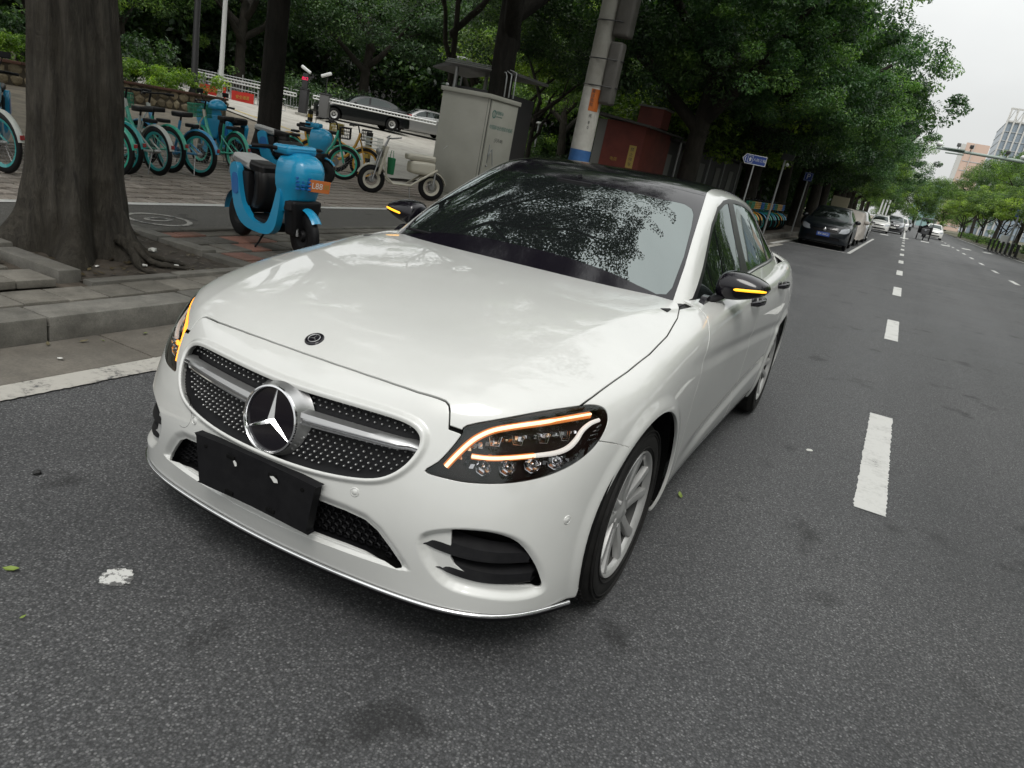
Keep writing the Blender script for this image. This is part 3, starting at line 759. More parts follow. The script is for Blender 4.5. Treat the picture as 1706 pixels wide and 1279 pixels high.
        for k in range(46):
            t = k/45; x = .560+.235*t; y = .185+.235*t; zt = .662+.075*t**.6
            for q_ in range(2):
                z = (zt-.020-.018*q_) if q_ == 0 else .628+.020*t-.03*rf.random()
                c_, n = onl(x+rf.uniform(-.006, .006), y, z, .024); w_ = rf.uniform(.003, .006)
                tx = Vector((-n.y, n.x, 0)).normalized()*w_; tz = Vector((rf.uniform(-.3, .3), rf.uniform(-.3, .3), 1)).normalized()*w_*1.2; o_ = n*rf.uniform(-.006, .006)
                fb.add([c_-tx-tz, c_+tx-tz+o_, c_+tx+tz, c_-tx+tz-o_], [(0, 1, 2, 3)])
        tag(fb.build('lens_facets', M['lamp_chrome'], hl), kind='stuff')
        # chrome ledge under strips & side ribs
        b = MB()
        for k in range(4):
            q, n = onl(.812+.006*k, .440+.012*k, .690+.012*k, .008); q2, _ = onl(.826+.003*k, .468+.010*k, .693+.013*k, .008); b.tube([q, q2], .0022, 6)
        b.build('side_ribs', M['lamp_chrome'], hl, 60)
        link('clear_lens', npmesh('clear_lens', V+N*.0006, hd, M['lamp_lens'], N), hl)
    # --- underbody & wheel wells
    b = MB(); b.box(-.55, .22, .20, .55, .44, .26); b.box(-.55, .40, .19, .55, 1.26, .30); b.box(-.78, 1.30, .18, .78, 3.18, .23); b.box(-.55, 3.16, .2, .55, 4.1, .32); b.box(-.60, 4.08, .25, .60, 4.5, .3)
    b.build('underbody', M['dark'], root)
    for s in (1, -1):
        for wy in (.83, 3.67):
            b = MB(); b.lathe([(.40, s*.56), (.395, s*.888)], 40, Matrix.Translation((0, wy, .323)), axis='x', a0=R(-14), a1=R(194))
            b.lathe([(.0, s*.56), (.40, s*.56)], 40, Matrix.Translation((0, wy, .323)), axis='x', a0=R(-14), a1=R(194)); b.build('wheel_well', M['dark'], root)
    # --- wheels
    def wheel(s, wy, rot):
        e = empty('wheel', (s*.885, wy, .323), 0, root)
        if wy > 2: e.location.x = s*.902
        Mx = Matrix.Scale(-1, 4, (1, 0, 0)) if s < 0 else Matrix.Identity(4)
        b = MB(); b.lathe([(.222, -.215), (.255, -.222), (.300, -.205), (.318, -.175), (.322, -.13), (.322, -.05), (.316, -.022), (.300, -.006), (.275, .000), (.250, -.001), (.233, -.006), (.226, -.016)], 72, Mx, axis='x')
        for r0 in (.302, .288, .243):
            b.lathe([(r0+.003, -.004), (r0+.0015, .0012), (r0-.0015, .0012), (r0-.003, -.004)], 72, Mx, axis='x')
        t = b.build('tyre', M['rubber'], e, 50, fix=True)
        tr = MB()
        for k in range(72):
            a = 2*math.pi*k/72
            for x0, x1 in ((-.055, -.03), (-.20, -.17)):
                Q = Mx @ Matrix.Rotation(a, 4, 'X'); tr.box(x0, -.0065, .312, x1, .0065, .3235, M=Q)
        tag(tr.build('tread_blocks', M['rubber'], t), kind='stuff')
        b = MB(); b.lathe([(.229, -.008), (.226, -.002), (.220, -.004), (.212, -.014), (.207, -.026)], 72, Mx, axis='x'); rim = b.build('rim', M['alloy'], e, 50, fix=True)
        b = MB(); b.lathe([(.207, -.026), (.203, -.05), (.198, -.08), (.195, -.20)], 72, Mx, axis='x'); b.build('rim_barrel', M['barrel'], rim, 50, fix=True)
        sp = MB()
        for k in range(5):
            a0 = rot+2*math.pi*k/5
            for q in (-1, 1):
                P = []
                st_ = [(.030, .010, .020, -.030), (.060, .019, .020, -.027), (.11, .028, .018, -.022), (.16, .038, .018, -.016), (.212, .054, .022, -.010)]
                for (r, off, w, x) in st_:
                    for (dw, dx) in ((-w, -.022), (-w*.8, -.002), (0, .002), (w*.8, -.002), (w, -.022)):
                        ang = a0+q*off/ r*1.0; pr = r; pt = dw
                        c, d = math.cos(ang), math.sin(ang)
                        P.append((x+dx, pr*c-pt*d, pr*d+pt*c))
                n = len(st_); F = [(i*5+j, (i+1)*5+j, (i+1)*5+j+1, i*5+j+1) for i in range(n-1) for j in range(4)]
                sp.add([tuple(Mx @ Vector(p)) for p in P], F)
        sp.lathe([(.0, -.020), (.024, -.020), (.034, -.026), (.062, -.028), (.070, -.045)], 30, Mx, axis='x')
        for k in range(5):
            a = rot+2*math.pi*(k+.5)/5; sp.lathe([(0, -.024), (.009, -.024), (.011, -.034)], 8, Mx @ Matrix.Translation((0, .052*math.cos(a), .052*math.sin(a))), axis='x')
        sp.build('spokes', M['alloy'], rim, 40, fix=True)
        b = MB(); b.lathe([(.0, -.10), (.15, -.10), (.15, -.115), (0, -.115)], 40, Mx, axis='x'); b.build('brake_disc', M['disc'], e, 40)
        b = MB(); b.lathe([(.205, -.16), (.0, -.16)], 40, Mx, axis='x'); b.build('hub_backing', M['dark'], e)
        return e
    wheel(1, .83, R(15)); wheel(-1, .83, R(40)); wheel(1, 3.67, R(60)); wheel(-1, 3.67, R(10))
    # ------------------------------------------------ greenhouse
    V, N, T = subsurf(*roof_cage(), 5); N = surf_normals(V, T)
    S2 = Surf(V, N)
    def sd2(a, poly, off=0):
        P = S2.V; Q = P[:, :2] if a == 't' else P[:, 1:]
        sd = poly_sd(Q, poly)+off
        e = (P[:, 2] > .96) if a == 't' else (np.abs(P[:, 0]) > .50)
        return np.where(e, sd, np.abs(sd)+.05)
    def sym(h): h = [tuple(q) for q in h]; return np.array(h+[(-a, b) for a, b in reversed(h)])
    blk = sym([(.0, 1.30), (.74, 1.38), (.700, 1.50), (.693, 1.54), (.668, 1.695), (.633, 1.863), (.600, 2.03), (.570, 2.18), (.540, 2.32), (.522, 2.48), (.512, 2.9), (.505, 3.3), (.49, 3.50), (.50, 3.60), (.505, 3.80), (.53, 4.0), (.50, 4.12), (0, 4.13)])
    marks = []
    bi, wt = S2.clip(T, sd2('t', blk)); marks.append(S2.lastcut)
    # side windows
    belt = [(1.60, .953), (1.8, .975), (2.0, 1.000), (2.25, 1.022), (2.5, 1.040), (2.8, 1.052), (3.1, 1.058), (3.47, 1.062)]
    top = [(3.60, 1.075), (3.585, 1.12), (3.52, 1.20), (3.40, 1.27), (3.25, 1.318), (3.0, 1.348), (2.8, 1.358), (2.6, 1.360), (2.45, 1.350), (2.28, 1.318), (2.11, 1.242), (1.98, 1.162), (1.83, 1.070), (1.69, .990), (1.62, .953)]
    dlo = np.array(belt+top)
    fr, wt = S2.clip(wt, sd2('s', dlo+0, -.018)); marks.append(S2.lastcut)   # bright/black surround
    gl, fr = S2.clip(fr, sd2('s', dlo, 0)); marks.append(S2.lastcut)
    bp = np.array([(2.36, 1.0), (2.45, 1.12), (2.575, 1.40), (2.70, 1.40), (2.585, 1.15), (2.52, 1.0)])
    pil, gl = S2.clip(gl, sd2('s', bp)); marks.append(S2.lastcut)
    qp = np.array([(3.20, 1.03), (3.30, 1.13), (3.44, 1.30), (3.475, 1.30), (3.345, 1.13), (3.245, 1.03)])
    pil2, gl = S2.clip(gl, sd2('s', qp)); marks.append(S2.lastcut)
    # windscreen / roof / rear window out of the black field
    seam = sym([(0, 1.2), (.85, 1.2), (.85, 2.30), (.56, 2.26), (.50, 2.20), (.40, 2.135), (.25, 2.085), (.1, 2.065), (0, 2.06)])
    ws, bi = S2.clip(bi, sd2('t', seam, .0018)); marks.append(S2.lastcut)
    _, bi = S2.clip(bi, sd2('t', seam, -.0018)); marks.append(S2.lastcut)
    vis = sym([(0, 1.455), (.3, 1.462), (.55, 1.475), (.63, 1.487), (.664, 1.515), (.671, 1.56), (.645, 1.739), (.598, 1.94), (.572, 2.03), (.550, 2.062), (.51, 2.060), (.405, 1.985), (.255, 1.945), (.1, 1.935), (0, 1.933)])
    wg, wf = S2.clip(ws, sd2('t', vis)); marks.append(S2.lastcut)
    rseam = sym([(0, 3.50), (.8, 3.56), (.8, 4.3), (0, 4.3)])
    rw, rf = S2.clip(bi, sd2('t', rseam)); marks.append(S2.lastcut)
    V, N = S2.V, S2.N; mk = np.zeros(len(V), bool)
    for a, b_ in marks: mk[a:b_] = True
    def put2(name, T, m, depth=.006, parent=root, off=0):
        V2, N2, T2 = wall_mesh(V+N*off, N, T, mk, depth, .001); return link(name, npmesh(name, V2, T2, m, N2), parent)
    shell = put2('roof_rails', wt, M['paint'], .010)
    sc_ = put2('windscreen', wg, M['screen'], .002, off=-.001)
    put2('screen_border', wf, M['blackgloss'], .004, sc_)
    put2('roof_panel', rf, M['roofglass'], .006)
    put2('rear_window', rw, M['pane'], .004)
    for s in (1, -1): put2('window_frame', fr[(V[fr][:, :, 0].mean(1) > 0) == (s > 0)], M['pillar'], .006, off=-.001)
    for s in (1, -1):
        g = side_of(gl, s) if False else gl[(V[gl][:, :, 0].mean(1) > 0) == (s > 0)]
        put2('side_window', g, M['pane'], .002, off=-.004)
        
        for p in (pil, pil2): p = p[(V[p][:, :, 0].mean(1) > 0) == (s > 0)]; put2('window_pillar', p, M['pillar'], .004, off=-.001)
        # bright belt strip, black drip rail
        b = MB(); bv2 = BVHTree.FromPolygons(V.tolist(), T.tolist())
        pts = []
        for y, z in belt[:]+[(3.58, 1.068)]:
            h = bv2.ray_cast(Vector((s*2, y, z-.008)), Vector((-s, 0, 0))); pts.append(h[0]+Vector((s*.001, 0, 0)))
        b.tube(pts, .0065, 6); b.build('belt_strip', M['silver'], root, 60)
        # rubber line along roof panel
    # roof side black line (joint)
    # --- interior
    b = MB(); b.box(-.70, 1.55, .80, .70, 1.95, .93, bev=.03); b.box(-.74, 1.30, .86, .74, 1.62, .955, bev=.01); b.build('dashboard', M['plastic'], root, 40)
    for x in (-.37, .37):
        b = MB(); b.box(x-.25, 2.15, .45, x+.25, 2.65, .62, bev=.06); b.box(x-.24, 2.58, .55, x+.24, 2.74, 1.12, bev=.06, M=Matrix.Translation((0, 0, 0))); b.box(x-.12, 2.66, 1.14, x+.12, 2.75, 1.30, bev=.04); b.build('seat', M['leather'], root, 60)
    b = MB(); b.box(-.6, 3.3, .6, .6, 3.5, 1.12, bev=.05); b.box(-.72, 1.2, .25, .72, 3.6, .40); b.build('rear_bench', M['leather'], root, 60)
    b = MB(); b.tube([(.37+.18*math.cos(R(a)), 2.02+.05*math.sin(R(a)), .92+.17*math.sin(R(a))) for a in range(0, 360, 15)], .014, 8, closed=True); b.box(.20, 2.03, .90, .54, 2.05, .94); b.build('steering_wheel', M['leather'], root, 60)
    b = MB(); b.box(-.12, 1.99, 1.28, .12, 2.02, 1.345, bev=.01); b.tube([(0, 2.0, 1.34), (0, 1.97, 1.37)], .012); b.build('rear_view_mirror', M['plastic'], root, 50)
    b = MB(); b.box(-.09, 1.90, 1.31, .09, 1.99, 1.345, bev=.008); b.build('sensor_box', M['plastic'], root, 50)
    # wipers lying at the foot of the screen
    for x0, x1 in ((-.05, .58), (-.60, -.02)):
        b = MB(); b.tube([(x1-.04, 1.50, .992), ((x0+x1)/2, 1.475, 1.004), (x0, 1.468, 1.006)], [.006, .006, .005], 6)
        b.box(x0-.02, 1.468, .998, x0+.48, 1.478, 1.006); b.build('wiper', M['plastic'], root, 50)
    # --- door mirrors
    for s in (1, -1):
        vv = [(-1, -1, -1), (1, -1, -1), (1, 1, -1), (-1, 1, -1), (-1, -1, 1), (1, -1, 1), (1, 1, 1), (-1, 1, 1)]
        sx = {-1: .752, 1: 1.052}
        P = [(.775, 1.745, .965), (.995, 1.775, .985), (.975, 1.90, .985), (.790, 1.91, .965), (.785, 1.755, 1.070), (.960, 1.790, 1.110), (.965, 1.90, 1.085), (.790, 1.91, 1.075), (.885, 1.70, .955), (.885, 1.705, 1.128), (1.035, 1.80, 1.055), (1.020, 1.89, 1.045), (.760, 1.74, 1.02), (.760, 1.92, 1.02)]
        cg = MB(); bm = bmesh.new(); bmesh.ops.create_cube(bm, size=1); bmesh.ops.subdivide_edges(bm, edges=bm.edges[:], cuts=3, use_grid_fill=True)
        for v in bm.verts:
            x, y, z = v.co*2
            # rounded box, fuller inboard, pointed outboard
            q = Vector((x*math.sqrt(1-y*y/2-z*z/2+y*y*z*z/3), y*math.sqrt(1-x*x/2-z*z/2+x*x*z*z/3), z*math.sqrt(1-x*x/2-y*y/2+x*x*y*y/3)))
            q = q*.55+Vector((x, y, z))*.45
            t = (q.x+1)/2; hgt = .076*(1-.50*max(0, t-.35)**1.3*1.6) ; zc = 1.022+.014*t
            fr_ = 1 if q.y > 0 else 1-.18*t
            z2 = zc+q.z*hgt*(1.0 if q.z > 0 else .86)+(-.01*t if q.z > 0 else .006*t)
            v.co = Vector((s*(.789+.225*t+.004*q.z), 1.845+q.y*.085*fr_+.030*t-(.02*(1-q.z*q.z) if q.y < 0 else 0), z2+.006))
        cg.bm(bm)
        me = cg.mesh('mirror_tmp', M['blackgloss'], fix=True)
        vs = [tuple(v.co) for v in me.vertices]; fs = [tuple(p.vertices) for p in me.polygons]; bpy.data.meshes.remove(me)
        me = bpy.data.meshes.new('door_mirror'); me.from_pydata(vs, [], fs); me.materials.append(M['blackgloss']); me.shade_smooth()
        mo = link('door_mirror', me, root); md = mo.modifiers.new('sub', 'SUBSURF'); md.levels = md.render_levels = 2
        b = MB()
        b.tube([(s*.755, 1.69, .945), (s*.79, 1.74, .965), (s*.83, 1.80, .985)], [.030, .026, .022], 10, flat=.55)
        b.build('mirror_arm', M['plastic'], mo, 60)
        b = MB(); b.prism([(1.56, .925), (1.76, .965), (1.70, .99), (1.66, .985)], s*.775, s*.80, 'yz'); b.build('mirror_foot', M['blackgloss'], mo, 40, fix=True)
        bm_ = BVHTree.FromPolygons([Vector(v.co) for v in mo.evaluated_get(bpy.context.evaluated_depsgraph_get()).to_mesh().vertices], [tuple(p.vertices) for p in mo.evaluated_get(bpy.context.evaluated_depsgraph_get()).to_mesh().polygons])
        pts = []
        for i in range(15):
            t = i/14; a = Vector((s*(.888+.139*t), 1.70 if t < .75 else 1.70+.11*((t-.75)/.25), 1.017+.010*t+(.004 if t > .9 else 0)))
            h = bm_.find_nearest(a); n = (a-h[0]).normalized(); pts.append(h[0]-n*.001)
        b = MB(); b.tube(pts, [.003]+[.0062]*13+[.004], 8); b.build('mirror_indicator', M['amber2'], mo, 60)
        b = MB(); b.tube([p+Vector((0, -.0005, -.011)) for p in pts[1:]], .0022, 6); b.build('mirror_seam', M['dark'], mo, 60)
    # --- rear lamps
    for s in (1, -1):
        b = MB(); b.box(min(s*.45, s*.74), 4.40, .82, max(s*.45, s*.74), 4.585, .93, bev=.03); b.build('tail_light', M['red_lamp'], root, 60)
    b = MB(); b.box(-.26, 4.69, .80, .26, 4.70, .91); b.build('rear_plate_panel', M['plastic'], root)
    return root
M['amber2'] = mat('amber_mirror_light', (.8, .35, .02), .4, emit=(1, .48, .02), es=1.6)
CAR = car()
# ------------------------------------------------------------------ ground
GX = [-200, -60, -30, -25, -14, -2.8]; GZ = [5, 3.0, 1.75, 1.46, .486, .15]
def gz(x):
    if x > -2.54: return 0.0
    return float(np.interp(x, GX, GZ))
def rect_sheet(name, x0, x1, y0, y1, z, m, nx=1, ny=1, kind='structure', jag=0, seed=1):
    rg = np.random.RandomState(seed); V = []; F = []
    for j in range(ny+1):
        y = y0+(y1-y0)*j/ny
        for i in range(nx+1):
            x = x0+(x1-x0)*i/nx
            if jag and i in (0, nx): x += rg.uniform(-jag, jag)
            V.append((x, y, z(x) if callable(z) else z))
    F = [(j*(nx+1)+i, j*(nx+1)+i+1, (j+1)*(nx+1)+i+1, (j+1)*(nx+1)+i) for j in range(ny) for i in range(nx)]
    me = bpy.data.meshes.new(name); me.from_pydata(V, [], F); me.materials.append(m); o = link(name, me)
    if kind: o['kind'] = kind
    return o
G = {}
def asphalt(name, base, grit, lift=1, near_bump=True):
    m = mat(name, base, .72, spec=.35)
    n1 = noise(m, 150, 3, .7, coord='Pos'); n2 = noise(m, .55, 5, .6, coord='Pos'); n3 = noise(m, 60, 2, coord='Pos')
    g = nd(m, 'ShaderNodeNewGeometry')
    v = nd(m, 'ShaderNodeTexVoronoi'); v.inputs['Scale'].default_value = 130; v.inputs['Randomness'].default_value = 1; lk(m, g.outputs['Position'], v.inputs['Vector'])
    rc = ramp(m, v.outputs['Color'], [(.0, (.0, .0, .0)), (.35, (.08, .08, .08)), (.6, (.22, .22, .22)), (.85, (.55, .55, .55)), (1, (1, 1, 1))])
    # stones: each cell has its own grey, dark bitumen between
    edge = ramp(m, v.outputs['Distance'], [(.30, (1, 1, 1)), (.62, (0, 0, 0))])
    st = mixc(m, rc.outputs['Color'], tuple(c*.62 for c in base), grit)
    ng = noise(m, 78, 10, .86, coord='Pos'); rn = ramp(m, ng.outputs['Fac'], [(.38, tuple(c*.12 for c in base)), (.46, tuple(c*.50 for c in base)), (.53, tuple(c*1.15 for c in base)), (.62, tuple(c*3.0 for c in base))])
    c0 = mixc(m, edge.outputs['Color'], tuple(c*.45 for c in base), st)
    c = mixc(m, .40, c0, rn.outputs['Color'])
    n4 = noise(m, 2.3, 3, .5, coord='Pos'); sp4 = ramp(m, n4.outputs['Fac'], [(.62, (1, 1, 1)), (.70, (.50, .50, .50))]); c = mixc(m, 1.0, c, sp4.outputs['Color'], 'MULTIPLY')
    rl = ramp(m, n2.outputs['Fac'], [(.30, (.78, .78, .79)), (.70, (1.16, 1.15, 1.14))])
    c = mixc(m, 1.0, c, rl.outputs['Color'], 'MULTIPLY')
    r2 = ramp(m, n1.outputs['Fac'], [(.3, (.85, .85, .85)), (.7, (1.15, 1.15, 1.15))]); c = mixc(m, 1.0, c, r2.outputs['Color'], 'MULTIPLY')
    tp = nd(m, 'ShaderNodeMapping'); tp.inputs['Scale'].default_value = (1, .035, 1); lk(m, g.outputs['Position'], tp.inputs['Vector']); n5 = noise(m, 1.1, 3, .5, vec=tp.outputs[0]); r5 = ramp(m, n5.outputs['Fac'], [(.35, (.86, .86, .86)), (.65, (1.10, 1.10, 1.10))]); c = mixc(m, 1, c, r5.outputs['Color'], 'MULTIPLY')
    lk(m, c, bsdf(m).inputs['Base Color'])
    bump(m, ng.outputs['Fac'], .9, .006)
    rr = ramp(m, n2.outputs['Fac'], [(.35, (.60,)*3), (.65, (.78,)*3)]); lk(m, rr.outputs['Color'], bsdf(m).inputs['Roughness'])
    return m
G['asphalt'] = asphalt('asphalt_road', (.084, .086, .089), (.42, .42, .42))
G['asphalt2'] = asphalt('asphalt_bike_lane', (.115, .110, .10), (.27, .26, .235))
def worn_paint(name, col=(.58, .58, .56), k=0):
    m = mat(name, col, .65)
    n = noise(m, 38, 6, .75, coord='Pos'); n2 = noise(m, 5, 4, .6, coord='Pos')
    a = nd(m, 'ShaderNodeMath'); a.operation = 'ADD'; lk(m, n.outputs['Fac'], a.inputs[0]); lk(m, n2.outputs['Fac'], a.inputs[1])
    r = ramp(m, a.outputs[0], [(.76+k, (.10, .10, .098)), (.86+k, tuple(c*.82 for c in col)), (1.15+k, col)])
    lk(m, r.outputs['Color'], bsdf(m).inputs['Base Color']); bump(m, noise(m, 300, 2, coord='Pos').outputs['Fac'], .4, .002); return m
G['line'] = worn_paint('road_paint', (.52, .52, .50), -.07); G['edgeline'] = worn_paint('dirty_edge_line', (.40, .385, .35), .02); G['oldline'] = worn_paint('old_road_paint', (.36, .35, .32), .20); G['dotpaint'] = worn_paint('dot_paint', (.55, .55, .53), .20)
def stone(name, c1, c2, sc=6, dirt=(.05, .045, .035), b=.3, rnd=.25):
    m = mat(name, c1, .8)
    n = noise(m, sc, 6, .7, coord='Pos'); n2 = noise(m, sc*14, 4, .7, coord='Pos'); n3 = noise(m, 1.3, 4, .6, coord='Pos')
    c = ramp(m, n.outputs['Fac'], [(.3, c1), (.7, c2)]).outputs['Color']
    oi = nd(m, 'ShaderNodeObjectInfo')
    ro = ramp(m, oi.outputs['Random'], [(0, (1-rnd,)*3), (.5, (1, .99, .97)), (1, (1+rnd*.8,)*3)]); c = mixc(m, 1, c, ro.outputs['Color'], 'MULTIPLY')
    c = mixc(m, ramp(m, n3.outputs['Fac'], [(.48, (0, 0, 0)), (.72, (.75,)*3)]).outputs['Color'], c, dirt)
    r2 = ramp(m, n2.outputs['Fac'], [(.3, (.80,)*3), (.7, (1.15,)*3)]); c = mixc(m, 1, c, r2.outputs['Color'], 'MULTIPLY')
    lk(m, c, bsdf(m).inputs['Base Color']); bump(m, n2.outputs['Fac'], b, .004); return m
G['kerb'] = stone('kerb_stone', (.085, .082, .073), (.165, .158, .14), 8)
G['tile'] = stone('paving_stone', (.078, .073, .062), (.155, .145, .125), 7, rnd=.35)
G['tile_red'] = stone('red_paving', (.17, .085, .062), (.25, .125, .095), 7)
G['brick'] = stone('pavement_brick', (.235, .205, .18), (.31, .275, .24), 3, dirt=(.16, .135, .11), rnd=.26)
G['gutter'] = stone('gutter_slab', (.10, .092, .080), (.155, .142, .122), 5, dirt=(.07, .06, .048), rnd=.12)
G['soil'] = stone('soil', (.035, .028, .020), (.075, .06, .045), 12, dirt=(.02, .016, .012), b=.9)
G['earth'] = stone('trodden_earth_paving', (.13, .11, .082), (.22, .19, .145), 2.5, b=.5)
G['concrete'] = stone('driveway_concrete', (.27, .255, .23), (.36, .345, .31), 1.2, dirt=(.21, .195, .165), b=.2)
G['grass'] = stone('verge_soil', (.05, .05, .025), (.09, .085, .05), 3)
# asphalt road
rect_sheet('road', -2.54, 30, -25, 420, 0.0, G['asphalt'], 2, 4)
# terrain left of the road (under paving) and everywhere beyond
def terr(x): return gz(min(x, -2.8))-.03
V = []; xs = [-220, -60, -30, -25, -19, -14, -9, -2.81]; ys = [-60, -10, 0, 20, 40, 80, 160, 430]
for y in ys:
    for x in xs: V.append((x, y, terr(x)))
me = bpy.data.meshes.new('ground'); n = len(xs)
me.from_pydata(V, [], [(j*n+i, j*n+i+1, (j+1)*n+i+1, (j+1)*n+i) for j in range(len(ys)-1) for i in range(n-1)]); me.materials.append(G['earth']); link('ground', me)['kind'] = 'structure'
rect_sheet('terrain', 9.3, 400, -60, 900, lambda x: .10+.01*(x-9.3), G['grass'], 2, 2)
rect_sheet('terrain', -900, 900, -300, 1500, -.9, G['grass'])
# gutter: bed plus slabs, kerb stones
gut = rect_sheet('gutter', -2.54, -2.03, -8, 90, .004, G['gutter'])
def piece(name, sx, sy, sz, m, bev=.006):
    b = MB(); b.box(-sx/2, -sy/2, -sz, sx/2, sy/2, 0, bev=bev); return b.mesh(name, m, 40)
rg = random.Random(4)
sm = piece('gutter_slab', .50, .985, .03, G['gutter'], .004)
for k in range(26):
    o = bpy.data.objects.new('slab', sm); COL.objects.link(o); o.parent = gut; o.location = (-2.288, .13+k*1.0-3.0+.55, .012+rg.uniform(-.002, .002)); o.rotation_euler = (rg.uniform(-.002, .002), rg.uniform(-.003, .003), 0)
kb = rect_sheet('kerb', -2.80, -2.545, -8, 120, .10, G['kerb'])
km = piece('kerb_block', .262, .988, .20, G['kerb'], .012)
for k in range(60):
    o = bpy.data.objects.new('kerb_stone', km); COL.objects.link(o); o.parent = kb; o.location = (-2.672+rg.uniform(-.003, .003), -2.6+k*1.0, .152+rg.uniform(-.004, .004)); o.rotation_euler = (0, rg.uniform(-.008, .008), rg.uniform(-.003, .003))
b = MB()
for k in range(62):
    b.box(-2.803, 57.4+k, -.04, -2.541, 58.388+k, .152)
o = b.build('kerb_stone_row', G['kerb'], kb); tag(o, kind='stuff')
# white edge line
rect_sheet('edge_line', -2.045, -1.862, -8, 24.2, .004+.004, G['edgeline'], 1, 1600, jag=.005)
# dashes of the lane line
def dash(name, x0, x1, y0, y1, z=.005, m=None, par=None):
    rgd = np.random.RandomState(int(abs(y0)*10)); n = 90; L_ = []; Rr = []
    for i in range(n+1):
        y = y0+(y1-y0)*i/n; L_.append((x0+rgd.uniform(-.005, .005), y, z)); Rr.append((x1+rgd.uniform(-.005, .005), y, z))
    me = bpy.data.meshes.new(name); me.from_pydata(L_+Rr, [], [(i, n+1+i, n+2+i, i+1) for i in range(n)]); me.materials.append(m or G['line']); o = link(name, me, par)
    if par is None: o['kind'] = 'structure'
    return o
ln = empty('lane_line', (0, 0, 0)); tag(ln, kind='structure')
for k in range(-1, 26):
    y0 = 2.49+6.05*k; dash('dash', 1.595, 1.752, y0, y0+2.0+(0 if k else .08), par=ln)
ln2 = empty('lane_line', (0, 0, 0)); tag(ln2, kind='structure')
for k in range(0, 22):
    y0 = 21.5+6.05*k; dash('dash', 5.20-.002*y0, 5.36-.002*y0, y0, y0+2.0, par=ln2)
rect_sheet('edge_line', 9.0, 9.15, 5, 130, .005, G['line'])
rect_sheet('lane_line', 1.60, 1.75, 62, 135, .009, G['line'])
for k in range(7):
    rect_sheet('crossing_stripe', -1.6+k*1.5, -1.0+k*1.5, 64+.3*k, 66.5+.3*k, .012, G['line'])
# parking bay lines
rect_sheet('parking_bay_line', -.06, .06, 26.5, 48.6, .005, G['line'])
rect_sheet('parking_bay_line', -2.1, -.06, 26.42, 26.54, .005, G['line'])
rect_sheet('parking_bay_line', -2.25, -2.1, 23.6, 60, .006, G['line'])
# ---- footway paving
def scatter_tiles(par, name, me, pts, jz=.004, jr=.010):
    for (x, y, z) in pts:
        o = bpy.data.objects.new(name, me); COL.objects.link(o); o.parent = par
        o.location = (x+rg.uniform(-.003, .003), y+rg.uniform(-.003, .003), z+rg.uniform(-jz, jz)); o.rotation_euler = (rg.uniform(-jr, jr), rg.uniform(-jr, jr), rg.uniform(-jr, jr)*.6)
pv = rect_sheet('pavement', -4.50, -2.80, -8, 60, lambda x: gz(x)-.018, G['soil'])
t1 = piece('stone_tile', .298, .235, .05, G['tile'], .006); t1r = piece('red_tile', .298, .235, .05, G['tile_red'], .006)
t2 = piece('edge_tile', .285, .245, .05, G['tile'], .006)
pts = []; red = []
for k in range(38):
    pts_y = -1.5+k*.255
    if pts_y > -1.5: scatter_tiles(pv, 'paving_stone', t2, [(-2.948, pts_y, .158)], .003)
for i in range(5):
    for j in range(24):
        x = -3.26-i*.305; y = 3.06+j*.242+(.12 if i % 2 else 0)
        (red if (abs(y-(3.12+.28*i-.2)) < .17 and i < 4 or (i == 4 and y < 3.5)) else pts).append((x, y, gz(x)+.002))
scatter_tiles(pv, 'paving_stone', t1, pts); scatter_tiles(pv, 'paving_stone', t1r, red)
pts = []
for i in range(5):
    for j in range(12):
        x = -3.28-i*.305; y = 1.18-j*.242-(.12 if i % 2 else 0); pts.append((x, y, gz(x)+.045-(.02 if j > 3 else 0)))
scatter_tiles(pv, 'paving_stone', t1, pts, .008, .025)
t3 = piece('brick_tile', .276, .132, .05, G['brick'], .006)
cells = []
fw = rect_sheet('footway', -10.3, -5.86, -3, 15.5, lambda x: gz(x)-.016, mat('joint_dirt', (.022, .019, .015), .9, spec=.1))
for i in range(14):
    for j in range(110):
        x = -6.03-i*.300; y = -1.5+j*.153+(.077 if i % 2 else 0)
        if y < 1.5 or y > 14.5 or (x < -9.3 and y > 12): continue
        cells.append((math.hypot(x-CAMPOS.x, y-CAMPOS.y), x, y))
cells.sort()
scatter_tiles(fw, 'paving_brick', t3, [(x, y, gz(x)+.004) for d, x, y in cells[:300]], .004, .012)
bb = MB()
for d, x, y in cells[300:]:
    z = gz(x)+.004+rg.uniform(-.003, .003); bb.box(x-.146, y-.074, z-.05, x+.146, y+.074, z)
tag(bb.build('paving_brick_field', G['brick'], fw), kind='stuff')
# bike lane
rect_sheet('bike_lane', -5.74, -4.62, -8, 60, lambda x: gz(x)+.004, G['asphalt2'])
bk = rect_sheet('lane_kerb', -4.62, -4.50, -8, 60, lambda x: gz(x)-.01, G['kerb'])
km2 = piece('lane_kerb_block', .115, .74, .08, G['kerb'], .008)
for k in range(28):
    o = bpy.data.objects.new('kerb_stone', km2); COL.objects.link(o); o.parent = bk; o.location = (-4.56, -2.3+k*.75, gz(-4.5)+.016+rg.uniform(-.005, .008)); o.rotation_euler = (rg.uniform(-.01, .01), rg.uniform(-.05, .05), rg.uniform(-.01, .01))
rect_sheet('bike_lane_line', -5.86, -5.735, -8, 60, lambda x: gz(x)+.010, G['line'], 1, 240, jag=.004)
